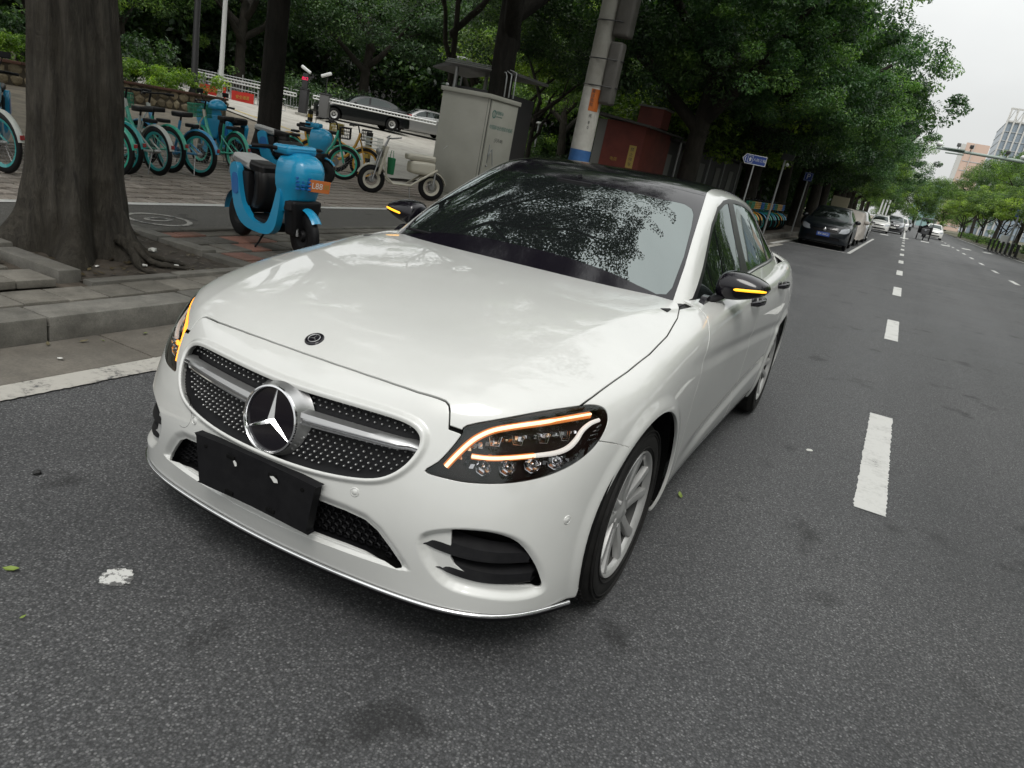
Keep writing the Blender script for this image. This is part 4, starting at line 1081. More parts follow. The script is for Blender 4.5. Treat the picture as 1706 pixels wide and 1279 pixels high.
# worn round emblem on the bike lane
def ring_sheet(name, cx, cy, r0, r1, z, m, sx=1, sy=1, n=48):
    V = []; 
    for i in range(n):
        a = 2*math.pi*i/n
        for r in (r0, r1): V.append((cx+r*math.cos(a)*sx, cy+r*math.sin(a)*sy, z+gz(cx+r*math.cos(a)*sx)-gz(cx)))
    me = bpy.data.meshes.new(name); me.from_pydata(V, [], [(2*i, 2*i+1, (2*((i+1) % n))+1, 2*((i+1) % n)) for i in range(n)]); me.materials.append(m); o = link(name, me); o['kind'] = 'structure'; return o
ring_sheet('bike_lane_marking', -5.02, 3.42, .26, .31, gz(-5.02)+.010, G['oldline'])
ring_sheet('bike_lane_marking', -5.02, 3.42, .09, .15, gz(-5.02)+.010, G['oldline'], .6, 1.0)
ring_sheet('bike_lane_marking', -5.45, 3.05, .0, .26, gz(-5.45)+.010, G['oldline'], .5, 1)
# painted dot in the foreground
V = [(-.372+.050*math.cos(a)*(1+.06*math.sin(3*a+1)+.07*math.sin(11*a)+.06*math.sin(17*a)), -.172+.047*math.sin(a)*(1+.05*math.cos(4*a)+.08*math.sin(13*a)), .003) for a in [i*math.pi/36 for i in range(72)]]
me = bpy.data.meshes.new('painted_dot'); me.from_pydata(V, [], [tuple(range(72))]); me.materials.append(G['dotpaint']); link('painted_dot', me)['kind'] = 'structure'
# driveway and its yellow line
def poly_sheet(name, P, m, dz, kind='structure', sub=24):
    bm = bmesh.new(); vs = [bm.verts.new((x, y, 0)) for x, y in P]; bm.faces.new(vs)
    for x in GX[1:-1]+[-19, -9, -20, -22]:
        g_ = bm.verts[:]+bm.edges[:]+bm.faces[:]; bmesh.ops.bisect_plane(bm, geom=g_, plane_co=(x, 0, 0), plane_no=(1, 0, 0))
    for v in bm.verts: v.co.z = gz(v.co.x)+dz
    bmesh.ops.recalc_face_normals(bm, faces=bm.faces)
    if bm.faces[:][0].normal.z < 0: bmesh.ops.reverse_faces(bm, faces=bm.faces)
    me = bpy.data.meshes.new(name); bm.to_mesh(me); bm.free(); me.materials.append(m); o = link(name, me); o['kind'] = kind; return o
poly_sheet('driveway', [(-9.6, 13.0), (-9.2, 40), (-14, 41), (-26, 42), (-30, 44), (-52, 60), (-60, 40), (-40, 24), (-30.2, 19.0), (-21.8, 18.6), (-18, 17.6), (-14.5, 16.2), (-11.5, 14.2)], G['concrete'], .012)
yl = mat('yellow_paint', (.42, .32, .12), .7)
poly_sheet('driveway_line', [(-15.1, 17.9), (-15.0, 17.72), (-19.4, 18.62), (-24, 19.5), (-24, 19.72), (-19.4, 18.82)], yl, .022)
poly_sheet('tree_pit_soil', [(-4.72, 1.5), (-3.2, 1.5), (-3.2, 2.80), (-4.72, 2.80)], G['soil'], -.004, 'structure')
bs = MB()
# ------------------------------------------------------------------ vegetation
def leafmat(name, c1, c2, c3=None, trans=.35, rough=.45):
    m = mat(name, c1, rough, spec=.45)
    g = nd(m, 'ShaderNodeNewGeometry'); n = noise(m, .9, 3, .6, coord='Pos')
    r = ramp(m, g.outputs['Random Per Island'], [(0, c1), (.75, c2), (1, c3 or c2)])
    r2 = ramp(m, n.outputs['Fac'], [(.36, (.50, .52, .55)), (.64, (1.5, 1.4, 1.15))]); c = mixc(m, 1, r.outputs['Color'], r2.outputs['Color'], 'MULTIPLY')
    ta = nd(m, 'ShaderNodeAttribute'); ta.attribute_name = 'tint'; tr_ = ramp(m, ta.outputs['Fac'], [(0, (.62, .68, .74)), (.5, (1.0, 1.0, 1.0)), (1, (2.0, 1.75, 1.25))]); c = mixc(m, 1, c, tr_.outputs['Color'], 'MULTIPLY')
    lk(m, c, bsdf(m).inputs['Base Color'])
    tr = nd(m, 'ShaderNodeBsdfTranslucent'); mt = mixc(m, 1, c, (1.3, 1.5, .6), 'MULTIPLY'); lk(m, mt, tr.inputs['Color'])
    mx = nd(m, 'ShaderNodeMixShader'); mx.inputs[0].default_value = trans
    out = [q for q in m.node_tree.nodes if q.type == 'OUTPUT_MATERIAL'][0]
    lk(m, bsdf(m).outputs[0], mx.inputs[1]); lk(m, tr.outputs[0], mx.inputs[2]); lk(m, mx.outputs[0], out.inputs[0]); return m
LM = {}
LM['ficus'] = leafmat('ficus_leaves', (.034, .085, .040), (.064, .145, .055), (.11, .21, .08))  # greens lightened and blued to stand in for haze over the street trees
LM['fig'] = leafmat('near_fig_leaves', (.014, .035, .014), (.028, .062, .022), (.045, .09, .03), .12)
LM['dark'] = leafmat('dark_leaves', (.022, .052, .022), (.042, .090, .034), (.075, .14, .05))
LM['light'] = leafmat('light_leaves', (.075, .14, .03), (.13, .22, .045), (.20, .28, .07), .4)
LM['mid'] = leafmat('mid_green_leaves', (.05, .105, .03), (.09, .17, .045), (.14, .23, .06), .4)
LM['hedge'] = leafmat('hedge_leaves', (.09, .18, .025), (.18, .32, .045), (.30, .42, .08))
LM['purple'] = leafmat('purple_shrub', (.035, .022, .028), (.07, .045, .05), (.09, .07, .06))
BK = {}
def bark(name, c1, c2, sc=5, moss=None):
    m = mat(name, c1, .9, spec=.2); tc = nd(m, 'ShaderNodeTexCoord'); mp = nd(m, 'ShaderNodeMapping'); mp.inputs['Scale'].default_value = (1, 1, .18); lk(m, tc.outputs['Object'], mp.inputs['Vector'])
    n = noise(m, sc*2.2, 8, .72, vec=mp.outputs[0], dist=.5); n2 = noise(m, sc*.35, 4, .6)
    n3 = noise(m, sc*9, 5, .7, vec=mp.outputs[0])
    c = ramp(m, n.outputs['Fac'], [(.32, c1), (.68, c2)]).outputs['Color']
    c = mixc(m, ramp(m, n2.outputs['Fac'], [(.42, (0, 0, 0)), (.66, (.8,)*3)]).outputs['Color'], c, moss or tuple(v*.5 for v in c1))
    lk(m, c, bsdf(m).inputs['Base Color'])
    a = nd(m, 'ShaderNodeMath'); a.operation = 'MULTIPLY_ADD'; lk(m, n3.outputs['Fac'], a.inputs[0]); a.inputs[1].default_value = .45; lk(m, n.outputs['Fac'], a.inputs[2])
    bump(m, a.outputs[0], 1.0, .06); return m
BK['ficus'] = bark('ficus_bark', (.024, .022, .019), (.092, .083, .068), 7, (.028, .024, .017))
BK['dark'] = bark('dark_bark', (.028, .025, .021), (.060, .053, .044), 5, (.02, .02, .016))
def leaves(name, clumps, per, size, m, seed=0, aspect=.45, droop=.25, spread=1.0):
    """clumps: array (n,4+) x,y,z,r ; returns a mesh of pointed four-sided leaves set mostly near the clump skins"""
    rs = np.random.RandomState(seed); C = np.asarray(clumps, float); n = len(C)*per
    ci = np.repeat(np.arange(len(C)), per); d = rs.normal(size=(n, 3)); d /= np.linalg.norm(d, axis=1, keepdims=True)
    rr = C[ci, 3]*(rs.uniform(.25, 1, n)**.5)*spread; flat = np.array([1, 1, .62])
    P = C[ci, :3]+d*rr[:, None]*flat
    nm = d*.55+rs.normal(size=(n, 3))*.55+np.array([0, 0, .75]); nm /= np.linalg.norm(nm, axis=1, keepdims=True)
    ax = rs.normal(size=(n, 3))+d*.9-np.array([0, 0, droop*2]); ax -= nm*(ax*nm).sum(1)[:, None]; ax /= np.linalg.norm(ax, axis=1, keepdims=True)
    bx = np.cross(nm, ax); s = size*rs.uniform(.6, 1.35, n)[:, None]
    p0 = P-ax*s*.5; p1 = P+bx*s*aspect*.5-ax*s*.05; p2 = P+ax*s*.5-nm*s*.12; p3 = P-bx*s*aspect*.5-ax*s*.05
    V = np.stack([p0, p1, p2, p3], 1).reshape(-1, 3); F = np.arange(n*4).reshape(-1, 4)
    me = npmesh(name, V, F, m, smooth=False); at = me.attributes.new('tint', 'FLOAT', 'POINT')
    tn = rs.uniform(0, 1, len(C))**1.6; at.data.foreach_set('value', np.repeat(tn[ci], 4).astype(np.float32)); return me
def crown_clumps(R3, n, rc, seed, hollow=.5, lump=.35):
    rs = np.random.RandomState(seed); out = []
    while len(out) < n:
        d = rs.normal(size=3); d /= np.linalg.norm(d)
        if d[2] < -.55: continue
        k = 1+lump*math.sin(d[0]*3.1+seed)*math.cos(d[1]*2.7+seed*2)+lump*.5*math.sin(d[2]*5+seed)
        r = rs.uniform(hollow, 1)**.6*k
        out.append((d[0]*R3[0]*r, d[1]*R3[1]*r, d[2]*R3[2]*r, rc*rs.uniform(.55, 1.25)))
    return np.array(out)
CM = {}
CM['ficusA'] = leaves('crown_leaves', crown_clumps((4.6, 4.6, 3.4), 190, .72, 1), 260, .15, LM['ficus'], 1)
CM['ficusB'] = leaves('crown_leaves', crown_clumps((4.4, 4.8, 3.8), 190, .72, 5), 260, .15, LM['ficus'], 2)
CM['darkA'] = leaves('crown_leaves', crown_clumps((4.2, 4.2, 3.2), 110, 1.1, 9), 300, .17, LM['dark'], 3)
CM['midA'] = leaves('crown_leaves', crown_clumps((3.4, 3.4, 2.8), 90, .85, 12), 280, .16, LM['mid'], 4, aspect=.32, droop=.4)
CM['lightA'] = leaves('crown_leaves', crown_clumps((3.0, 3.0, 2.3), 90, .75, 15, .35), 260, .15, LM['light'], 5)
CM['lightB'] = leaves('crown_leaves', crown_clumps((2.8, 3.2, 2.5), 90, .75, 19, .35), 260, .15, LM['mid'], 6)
TREES = []
def trunk_mesh(name, h, r0, r1, seed, m, lean=(0, 0), limbs=5, limb_len=3.2, fork=None, n=14):
    rs = random.Random(seed); b = MB(); pts = []; rad = []
    k = 9
    for i in range(k):
        t = i/(k-1); pts.append((lean[0]*t+.12*math.sin(t*4+seed)*t, lean[1]*t+.12*math.cos(t*3+seed*2)*t, h*t-.15)); rad.append(r0*(1-t)+r1*t+(.55*r0*max(0, 1-t*9)))
    b.tube(pts, rad, n)
    for j in range(limbs):
        t = .55+.45*j/max(1, limbs-1); p = Vector(pts[0]).lerp(Vector(pts[-1]), t); a = j*2.4+seed; l = limb_len*rs.uniform(.7, 1.2)
        d = Vector((math.cos(a), math.sin(a), .75)); q = [p-d*.1]; rr = [r1*.95]
        for i in range(1, 5): q.append(p+d*l*i/4+Vector((rs.uniform(-.2, .2), rs.uniform(-.2, .2), .12*i*i*.25))); rr.append(r1*.85*(1-i/5)+.02)
        b.tube(q, rr, 8)
        for i in (2, 3):
            a2 = a+rs.uniform(-1.2, 1.2); d2 = Vector((math.cos(a2), math.sin(a2), rs.uniform(.1, .8)))*l*.55; b.tube([q[i], q[i]+d2*.5+Vector((0, 0, .05)), q[i]+d2], [rr[i]*.6, rr[i]*.4, .012], 6)
    return b.mesh(name, m, 60)
TK = {}
TK['big'] = trunk_mesh('trunk_limbs', 5.2, .34, .22, 3, BK['dark'], (.3, .1), 6, 3.8)
BK['black'] = bark('black_bark', (.012, .011, .010), (.032, .029, .025), 5, (.010, .010, .008))  # near-black bark tones for two trunks in the square
TK['black'] = trunk_mesh('trunk_limbs', 5.2, .27, .21, 3, BK['black'], (.3, .1), 6, 3.8)
TK['mid'] = trunk_mesh('trunk_limbs', 4.2, .24, .14, 5, BK['dark'], (-.2, .2), 5, 2.8)
TK['slim'] = trunk_mesh('trunk_limbs', 3.0, .10, .06, 8, BK['dark'], (.2, 0), 4, 1.7, n=8)
def tree(label, x, y, trunk, crown, ch, z=None, s=1.0, cs=(1, 1, 1), rz=0, group=None, name='tree', cat='tree', ts=None, off=(0, 0)):
    e = empty(name, (x, y, gz(x) if z is None else z), 0); tag(e, label, cat, group)
    t = link('trunk', TK[trunk], e); t.scale = ts or (s, s, s); t.rotation_euler.z = rz*.7
    for i, (cn, dz, sc_, ox, oy) in enumerate(crown if isinstance(crown, list) else [(crown, ch, 1, off[0], off[1])]):
        c = link('crown', CM[cn], e); c.location = (ox, oy, dz); c.scale = (cs[0]*sc_, cs[1]*sc_, cs[2]*sc_); c.rotation_euler.z = rz+i*1.9
    TREES.append(e); return e
# --- the big fig tree by the kerb: fluted trunk, buttress roots, its own leafy crown over the road
def fig_tree():
    X0, Y0 = -3.98, 1.98; Z0 = gz(X0)
    e = empty('fig_tree', (X0, Y0, Z0)); tag(e, 'thick fig tree with flaring grey roots in its stone pit, nearest to the kerb', 'tree')
    na, nz = 120, 60; V = []; F = []; rs = np.random.RandomState(3)
    ph = rs.uniform(0, 6.28, 8)
    def rad(a, z):
        base = .235+.02*math.exp(-((z-1.1)/.5)**2)
        flare = .24*math.exp(-max(0, z+.02)/.22)+.06*math.exp(-max(0, z)/.75)
        lobes = .5+.5*math.cos(5*a+ph[0]+.4*math.sin(2*a)); lob2 = .5+.5*math.cos(9*a+ph[1]+z*.9)
        l3 = math.cos(13*a+ph[2]+.7*z)
        k = math.exp(-max(0, z)/.55)
        return base+flare*(.35+.9*lobes**1.6)+.030*(lobes-.5)*(1+1.4*k)+.028*(lob2-.5)*(1+k)+.010*l3+.014*math.sin(7*z+3*a+ph[3])*k+.008*math.sin(21*z+7*a)*k+.006*math.cos(23*a+2*z)
    H = 4.6
    for j in range(nz+1):
        t = j/nz; z = H*t**1.5-.06
        cx = -.02-.05*z*.5+.03*math.sin(z); cy = .02*math.sin(z*1.3)
        for i in range(na):
            a = 2*math.pi*i/na; r = rad(a, z); V.append((cx+r*math.cos(a), cy+r*math.sin(a), z))
    for j in range(nz):
        for i in range(na): F.append((j*na+i, j*na+(i+1) % na, (j+1)*na+(i+1) % na, (j+1)*na+i))
    b = MB(); b.add(V, F); tr = b.build('trunk', BK['ficus'], e, 80)
    rg2 = random.Random(12)
    for k in range(15):
        a = [-2.2, -1.7, -1.3, -.95, -.55, -.3, -.05, .18, .42, .62, 1.4, 2.1, 2.8, 3.5, 4.0][k]; r0 = .34; L_ = rg2.uniform(.40, .62) if -.8 < a < .65 else rg2.uniform(.10, .20)
        if L_ < .3 or -.5 < a < .1: continue
        pts = []; rr = []; w = rg2.uniform(-.2, .2)
        for i in range(9):
            t = i/8; r = r0+L_*t; aa = a+w*t*t*.6+.08*math.sin(t*7+k); z = .15*(1-t)**2.4-.045*t+.012*math.sin(t*9+k)
            pts.append((r*math.cos(aa), r*math.sin(aa), z)); rr.append((.034*(1-t)**1.2+.006)*rg2.uniform(.7, 1.3))
        b = MB(); b.tube(pts, rr, 10); b.build('root', BK['ficus'], tr, 70)
    b = MB()
    for k in range(7):
        a = k*.9+.3; d = Vector((math.cos(a), math.sin(a), .8)); p = Vector((-.1, 0, 3.6+.13*k)); q = [p]; rr = [.12]
        for i in range(1, 7): q.append(p+d*.62*i+Vector((rg2.uniform(-.2, .2), rg2.uniform(-.2, .2), .03*i*i))); rr.append(.105*(1-i/7.5))
        b.tube(q, rr, 8)
        for i in (2, 3, 4, 5):
            d2 = Vector((math.cos(a+rg2.uniform(-1.3, 1.3)), math.sin(a+rg2.uniform(-1.3, 1.3)), rg2.uniform(0, .8)))*1.8; b.tube([q[i], q[i]+d2*.5, q[i]+d2], [rr[i]*.6, rr[i]*.35, .012], 6)
    b.build('limbs', BK['dark'], e, 60)
    cl = crown_clumps((4.6, 5.6, 2.0), 230, .80, 31, .15, .30); cl = cl[(cl[:, 0] < 4.5)]
    extra = []
    r3 = random.Random(5)
    for k in range(16):   # twigs reaching out over the road
        a = r3.uniform(-1.1, 1.3); r = r3.uniform(4.2, 5.6); zz = r3.uniform(-1.0, .6)
        for j in range(7): rr_ = r-j*.33; extra.append((rr_*math.cos(a+.02*j), rr_*math.sin(a+.02*j), zz+.03*j, .14+.05*j))
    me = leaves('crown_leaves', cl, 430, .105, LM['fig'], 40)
    c = link('crown', me, e); c.location = (0.0, 1.1, 7.2)
    me = leaves('hanging_twigs', np.array(extra), 45, .095, LM['fig'], 41, spread=1.5); c2 = link('hanging_twigs', me, e); c2.location = (0.0, 1.1, 7.2)
    # dry litter in the pit
    lit = [(.08, .10, .05), (-.1, 0, .03)]
    return e
fig_tree()
# --- street trees along the left kerb
G1 = 'fig trees along the left kerb'
for i, (y, x, cr, ch, s, rz) in enumerate([(21.5, -4.9, 'ficusA', 7.0, 1.0, .3), (27.0, -3.9, 'ficusB', 6.3, 1.0, 2.0), (33.5, -3.7, 'ficusA', 6.2, 1.0, 4.1), (39.5, -3.7, 'ficusB', 6.0, 1.0, 1.2), (46.5, -3.7, 'ficusA', 6.5, 1.05, 5.0), (54, -3.9, 'ficusB', 6.4, 1.0, 2.7), (62, -3.9, 'ficusA', 6.5, 1.0, .8)]):
    lab = ['dark fig tree with twin hanging crown behind the blue arrow sign', 'dark fig tree beside the far row of shared bikes', 'leaning fig tree trunk just behind the small parking sign', 'fig tree standing beside the parked black hatchback',
           'fig tree beside the car under a beige cover', 'fig tree beyond the covered car on the kerb', 'fig tree further down the kerb near the white poles'][i]
    tree(lab, x, y, 'big', [(cr, ch, 1.0, -.45 if i else -.2, 0), ('darkA', ch-2.2, .72, -1.2, .5), ('ficusB' if cr == 'ficusA' else 'ficusA', ch-1.9, .62, 1.2, -1.0)], ch, z=.15, s=s, rz=rz, group=G1)
G2 = 'distant street trees at the end of the left kerb'
for i, (y, x, s) in enumerate([(72, -4.3, 1.0), (84, -4.6, 1.0), (98, -5, 1.05), (114, -5.4, 1.05), (135, -5.6, 1.05), (160, -6, 1.1)]):
    tree(['nearest', 'second', 'third', 'fourth', 'fifth', 'farthest'][i]+' of the distant dark green street trees at the end of the left kerb', x, y, 'big', [('ficusA' if i % 2 else 'ficusB', 6.4, 1.05, 0.4, 0), ('midA', 4.6, .9, 1.2, 0)], 6, z=.15, s=s, rz=i*1.3, group=G2)
# --- trees in the square behind
B1 = 'background trees closing the square'
tree('dark thick trunk rising in front of the gate beside the parked scooters', -12.0, 11.4, 'black', 'ficusA', 8.2, ts=(1.0, 1.0, 1.3), cs=(1.1, 1.1, .8), rz=1)
tree('dark trunk rising just behind the grey utility cabinet', -7.6, 14.3, 'black', 'ficusB', 8.2, ts=(1.12, 1.12, 1.3), cs=(1.1, 1.1, .8), rz=3)
bg = [(-6.5, 27.5, 'mid', 'lightA', 3.6, 1.15, 'bushy pale green tree behind the roof of the red shed'), (-9.5, 30, 'mid', 'lightB', 4.4, 1.2, 'feathery mid green tree between utility pole and cabinet'),
      (-14.5, 33, 'mid', 'midA', 4.6, 1.1, 'feathery tree above the shelter roof behind the cabinet'), (-13, 26, 'slim', 'lightA', 4.6, .9, 'slim tree with drooping yellow green leaves over the driveway'),
      (-19, 38, 'mid', 'midA', 4.6, 1.2, 'green tree behind the black sedan at the driveway'), (-24, 39, 'big', 'darkA', 6.2, 1.1, 'dark tree behind the gate pillars'),
      (-30, 36, 'big', 'darkA', 6.0, 1.1, 'dark tree behind the gate barrier'), (-35, 31, 'big', 'darkA', 6.5, 1.1, 'dark tree behind the fence with red banners'),
      (-37, 25, 'mid', 'midA', 4.6, 1.2, 'brighter tree behind the white lamp post'), (-31, 18, 'big', 'darkA', 6.6, 1.0, 'dark tree standing in the planter bed left of the lamp post'),
      (-27, 14.5, 'mid', 'darkA', 6.0, .9, 'thin dark tree in the planter bed behind the hedge'), (-26, 9.5, 'big', 'darkA', 6.2, .9, 'dark tree in the planter bed just right of the fig trunk'),
      (-25, 5.5, 'mid', 'darkA', 4.2, 1.0, 'dark tree at the left edge behind the fig trunk'), (-33, 10, 'big', 'midA', 4.6, 1.2, 'green understorey tree at the far left'),
      (-41, 22, 'big', 'darkA', 5.0, 1.4, 'large dark tree closing the view behind the planter'), (-45, 32, 'big', 'darkA', 6.0, 1.5, 'large dark tree closing the view behind the red banners'),
      (-40, 43, 'big', 'darkA', 6.0, 1.5, 'large dark tree behind the barrier housing'), (-32, 50, 'big', 'darkA', 6.4, 1.5, 'large dark tree far behind the driveway'),
      (-23, 50, 'big', 'darkA', 6.4, 1.5, 'large dark tree far behind the black sedan'), (-15, 46, 'big', 'darkA', 6.0, 1.4, 'large dark tree behind the cabinet'),
      (-9.5, 42, 'big', 'darkA', 6.4, 1.3, 'large dark tree behind the utility pole'), (-11, 22.5, 'slim', 'darkA', 4.9, .62, 'small dark tree between shelter and utility pole'),
      (-6.9, 36, 'mid', 'darkA', 4.8, 1.0, 'dark tree between shed and street trees'), (-8, 52, 'big', 'midA', 5.0, 1.3, 'tree behind the row of street trees'), (-7.5, 64, 'big', 'darkA', 5, 1.3, 'far dark tree behind the street trees')]
for i, (x, y, tk, cr, ch, s, lab) in enumerate(bg):
    tree(lab, x, y, tk, cr, ch, s=1, cs=(s, s, s*.95), rz=i*1.7, group=B1)
# overhead crowns of trees standing left of the view (they shade the footway)
for i, (x, y) in enumerate([(-10.5, 2.0), (-14, 4), (-12.5, 19.5)]):
    tree(['tall tree whose trunk stands left of the parked bikes', 'tall tree rising from the paving before the planter wall', 'tall slender tree over the driveway edge'][i], x, y, 'slim' if i != 0 else 'mid', 'darkA', 8.6, ts=(1.2, 1.2, 2.2) if i else (1, 1, 1.6), cs=(1.25, 1.25, .8), rz=i*2.2, group='tall shade trees over the footway')
# --- undergrowth masses
def bush(name, label, boxes, m, size, per, seed, kind=None, cat='hedge', rc=.28, dens=1.0, group=None):
    rs = np.random.RandomState(seed); cl = []
    for (x0, y0, x1, y1, z0, z1) in boxes:
        n = int(max(6, (abs(x1-x0)+.4)*(abs(y1-y0)+.4)*(z1-z0+.3)*6*dens/(rc/.28)**2))
        for _ in range(n):
            x = rs.uniform(x0, x1); y = rs.uniform(y0, y1); z = z0+(z1-z0)*rs.uniform(0, 1)**.6; cl.append((x, y, z, rc*rs.uniform(.6, 1.3)))
    me = leaves(name, cl, per, size, m, seed, aspect=.5, droop=.1); o = link(name, me); tag(o, label, cat, group, kind); return o
zw = gz(-20)
bush('hedge', 'bright clipped hedge growing along the stone planter wall', [(-21.8, 7.5, -19.75, 17.1, 1.40, 2.15)], LM['hedge'], .085, 130, 3, dens=1.1)
bush('shrub', 'taller dark shrubs behind the bright hedge in the planter', [(-25, 7.0, -21.8, 17.0, 1.5, 2.9)], LM['dark'], .13, 80, 4, cat='shrub', rc=.4)
bush('shrub', 'broad green bush beside the lamp posts right of the black sedan', [(-19.5, 32.5, -16, 36, 1.0, 2.6)], LM['mid'], .13, 90, 5, cat='shrub', rc=.45)
bush('shrub', 'low shrubs behind the grey cabinet and shelter', [(-15, 24, -9, 27, .4, 1.5)], LM['dark'], .12, 80, 6, cat='shrub', rc=.4)
bush('shrub', 'wild shrubs behind the gate fence', [(-33, 28, -27, 36, 1.4, 3.2)], LM['dark'], .16, 60, 7, cat='shrub', rc=.6, dens=.6)
bush('shrub', 'undergrowth filling the far side of the square', [(-46, 2, -38, 46, 1.2, 8.5), (-38, 44, -8, 54, .6, 8.5), (-36, 2, -30, 16, 1.2, 5)], LM['dark'], .42, 60, 8, kind='stuff', cat='undergrowth', rc=1.3, dens=1.5)
bush('shrub', 'leafy undergrowth behind the row of street trees', [(-14, 44, -6, 120, .3, 6.5), (-14, 34, -9, 46, .3, 5.5)], LM['dark'], .38, 50, 9, kind='stuff', cat='undergrowth', rc=1.3, dens=1.2)
# --- verge planting beside and behind the camera's right (mirrored in the car's windows)
for i, (x, y) in enumerate([(12.5, 2), (13.5, 9), (12.8, 16), (13.6, 24), (12.6, 32), (13.4, 41), (13.2, -6)]):
    tree('verge tree right of the road outside the picture, %s' % ['beside the car', 'past the car', 'third along', 'fourth along', 'fifth along', 'next to the purple shrubs', 'behind the camera'][i], x, y, 'big', [('midA', 7.4, 1.5, 0, 0), ('darkA', 4.6, 1.0, 1.0, 0)], 5, z=.12, cs=(1, 1, 1), rz=i*1.3, group='verge trees beside the camera')
bush('hedge', 'green hedge along the right kerb beside the car', [(10.2, -8, 11.6, 40, .3, 1.3)], LM['mid'], .16, 60, 21, cat='hedge', rc=.45, dens=.5)
# --- right verge
G3 = 'small trees on the right verge'
rt = [(11.2, 56, .9), (12.5, 61, .95), (10.9, 66, .85), (12.2, 72, .95), (10.8, 79, .9), (12.3, 86, 1.0), (10.6, 94, .95), (12.0, 103, 1.0), (10.2, 112, 1.0), (11.4, 124, 1.1), (9.8, 138, 1.1), (10.5, 155, 1.2)]
for i, (x, y, s) in enumerate(rt):
    tree(['first', 'second', 'third', 'fourth', 'fifth', 'sixth', 'seventh', 'eighth', 'ninth', 'tenth', 'eleventh', 'twelfth'][i]+' light green verge tree of the row right of the road, counted from the camera', x, y, 'slim', [('lightA' if i % 3 else 'lightB', 4.4*s, 1.0, 0, 0)], 4.4, z=.15, s=s, cs=(s*1.1, s*1.1, s*.95), rz=i*1.1, group=G3)
G4 = 'taller darker trees behind the right verge'
for i, (x, y, s) in enumerate([(18, 74, 1.25), (16.5, 88, 1.3), (22, 96, 1.4), (16, 104, 1.3), (15.5, 122, 1.4), (15, 145, 1.5), (26, 80, 1.4), (13.5, 172, 1.5)]):
    tree(['first', 'second', 'third', 'fourth', 'fifth', 'sixth', 'seventh', 'eighth'][i]+' taller dark green tree behind the light verge trees, counted from the camera', x, y, 'mid', [('midA', 6.2*s, 1.1, 0, 0)], 5, z=.15, s=s, cs=(s, s, s), rz=i*1.4, group=G4)
for y0, xm in ((190, -3), (200, 3), (205, 9), (215, -9), (220, 15)):
    tree('tree closing the far end of the road, %s' % {190: 'just left of the lane line', 200: 'over the middle lane', 205: 'over the right lane', 215: 'far left', 220: 'far right'}[y0], xm, y0, 'big', [('midA', 6, 2.0, 0, 0)], 5, z=.1, cs=(1, 1, 1.1), rz=y0, group='trees closing the far end of the road')
bush('shrub', 'dark purple shrub bed on the right verge', [(10.2, 41, 13.5, 52, .3, .9)], LM['purple'], .11, 90, 11, cat='shrub', rc=.35, dens=.6)
bush('hedge', 'low green hedge running along the right kerb', [(9.9, 62, 11.5, 150, .3, .85)], LM['mid'], .16, 60, 12, cat='hedge', rc=.5, dens=.5)
bush('shrub', 'rounded green bush behind the black barriers', [(11.5, 58, 14, 66, .3, 1.5)], LM['mid'], .13, 90, 13, cat='shrub', rc=.5, dens=.8)
bush('shrub', 'bright yellow green tuft at the verge corner', [(9.8, 53.5, 10.7, 55, .25, .6)], LM['light'], .10, 90, 14, cat='shrub', rc=.25)
# ------------------------------------------------------------------ two-wheelers
K = {}
K['blue'] = mat('cyan_blue_plastic', (.012, .29, .52), .32, coat=.6, coat_r=.08)
K['blue2'] = mat('deep_blue_plastic', (.01, .13, .40), .35, coat=.4)
K['green'] = mat('mint_green_paint', (.03, .36, .25), .35, coat=.5, coat_r=.1)
K['teal'] = mat('teal_paint', (.02, .30, .30), .35, coat=.5, coat_r=.1)
K['skyb'] = mat('sky_blue_paint', (.05, .27, .50), .35, coat=.5, coat_r=.1)
K['pale'] = mat('pale_grey_paint', (.45, .47, .44), .4)
K['cream'] = mat('cream_paint', (.50, .47, .39), .4, coat=.3)
K['yellow'] = mat('yellow_paint_bike', (.50, .27, .03), .4, coat=.3)
K['black'] = mat('black_parts', (.007, .007, .008), .5, spec=.25)
K['seat'] = mat('black_saddle', (.010, .009, .009), .45, spec=.3)
K['grey'] = mat('grey_seat_cover', (.42, .42, .41), .55)
K['steel'] = mat('steel_parts', (.35, .35, .35), .35, metal=.9)
K['orange'] = mat('orange_plate', (.55, .16, .04), .5)
K['white'] = mat('white_print', (.65, .65, .62), .6)
K['greenbag'] = mat('green_bag', (.01, .16, .06), .6)
K['bluebasket'] = mat('blue_basket_plastic', (.02, .14, .42), .5)
K['greenbasket'] = mat('green_basket_plastic', (.02, .22, .13), .5)
K['yb'] = mat('dull_yellow_basket', (.30, .24, .06), .5)
LEAN = R(1.9)
def txt(name, s, size, m, parent, loc, rot, ext=.001, align='CENTER', sx=1):
    c = bpy.data.curves.new(name, 'FONT'); c.body = s; c.size = size; c.extrude = ext; c.align_x = align; c.align_y = 'CENTER'
    o = bpy.data.objects.new('t', c); COL.objects.link(o); dg = bpy.context.evaluated_depsgraph_get(); dg.update()
    me = bpy.data.meshes.new_from_object(o.evaluated_get(dg)); bpy.data.objects.remove(o); me.name = name
    me.materials.clear(); me.materials.append(m); q = link(name, me, parent); q.location = loc; q.rotation_euler = rot; q.scale = (sx, 1, 1); return q
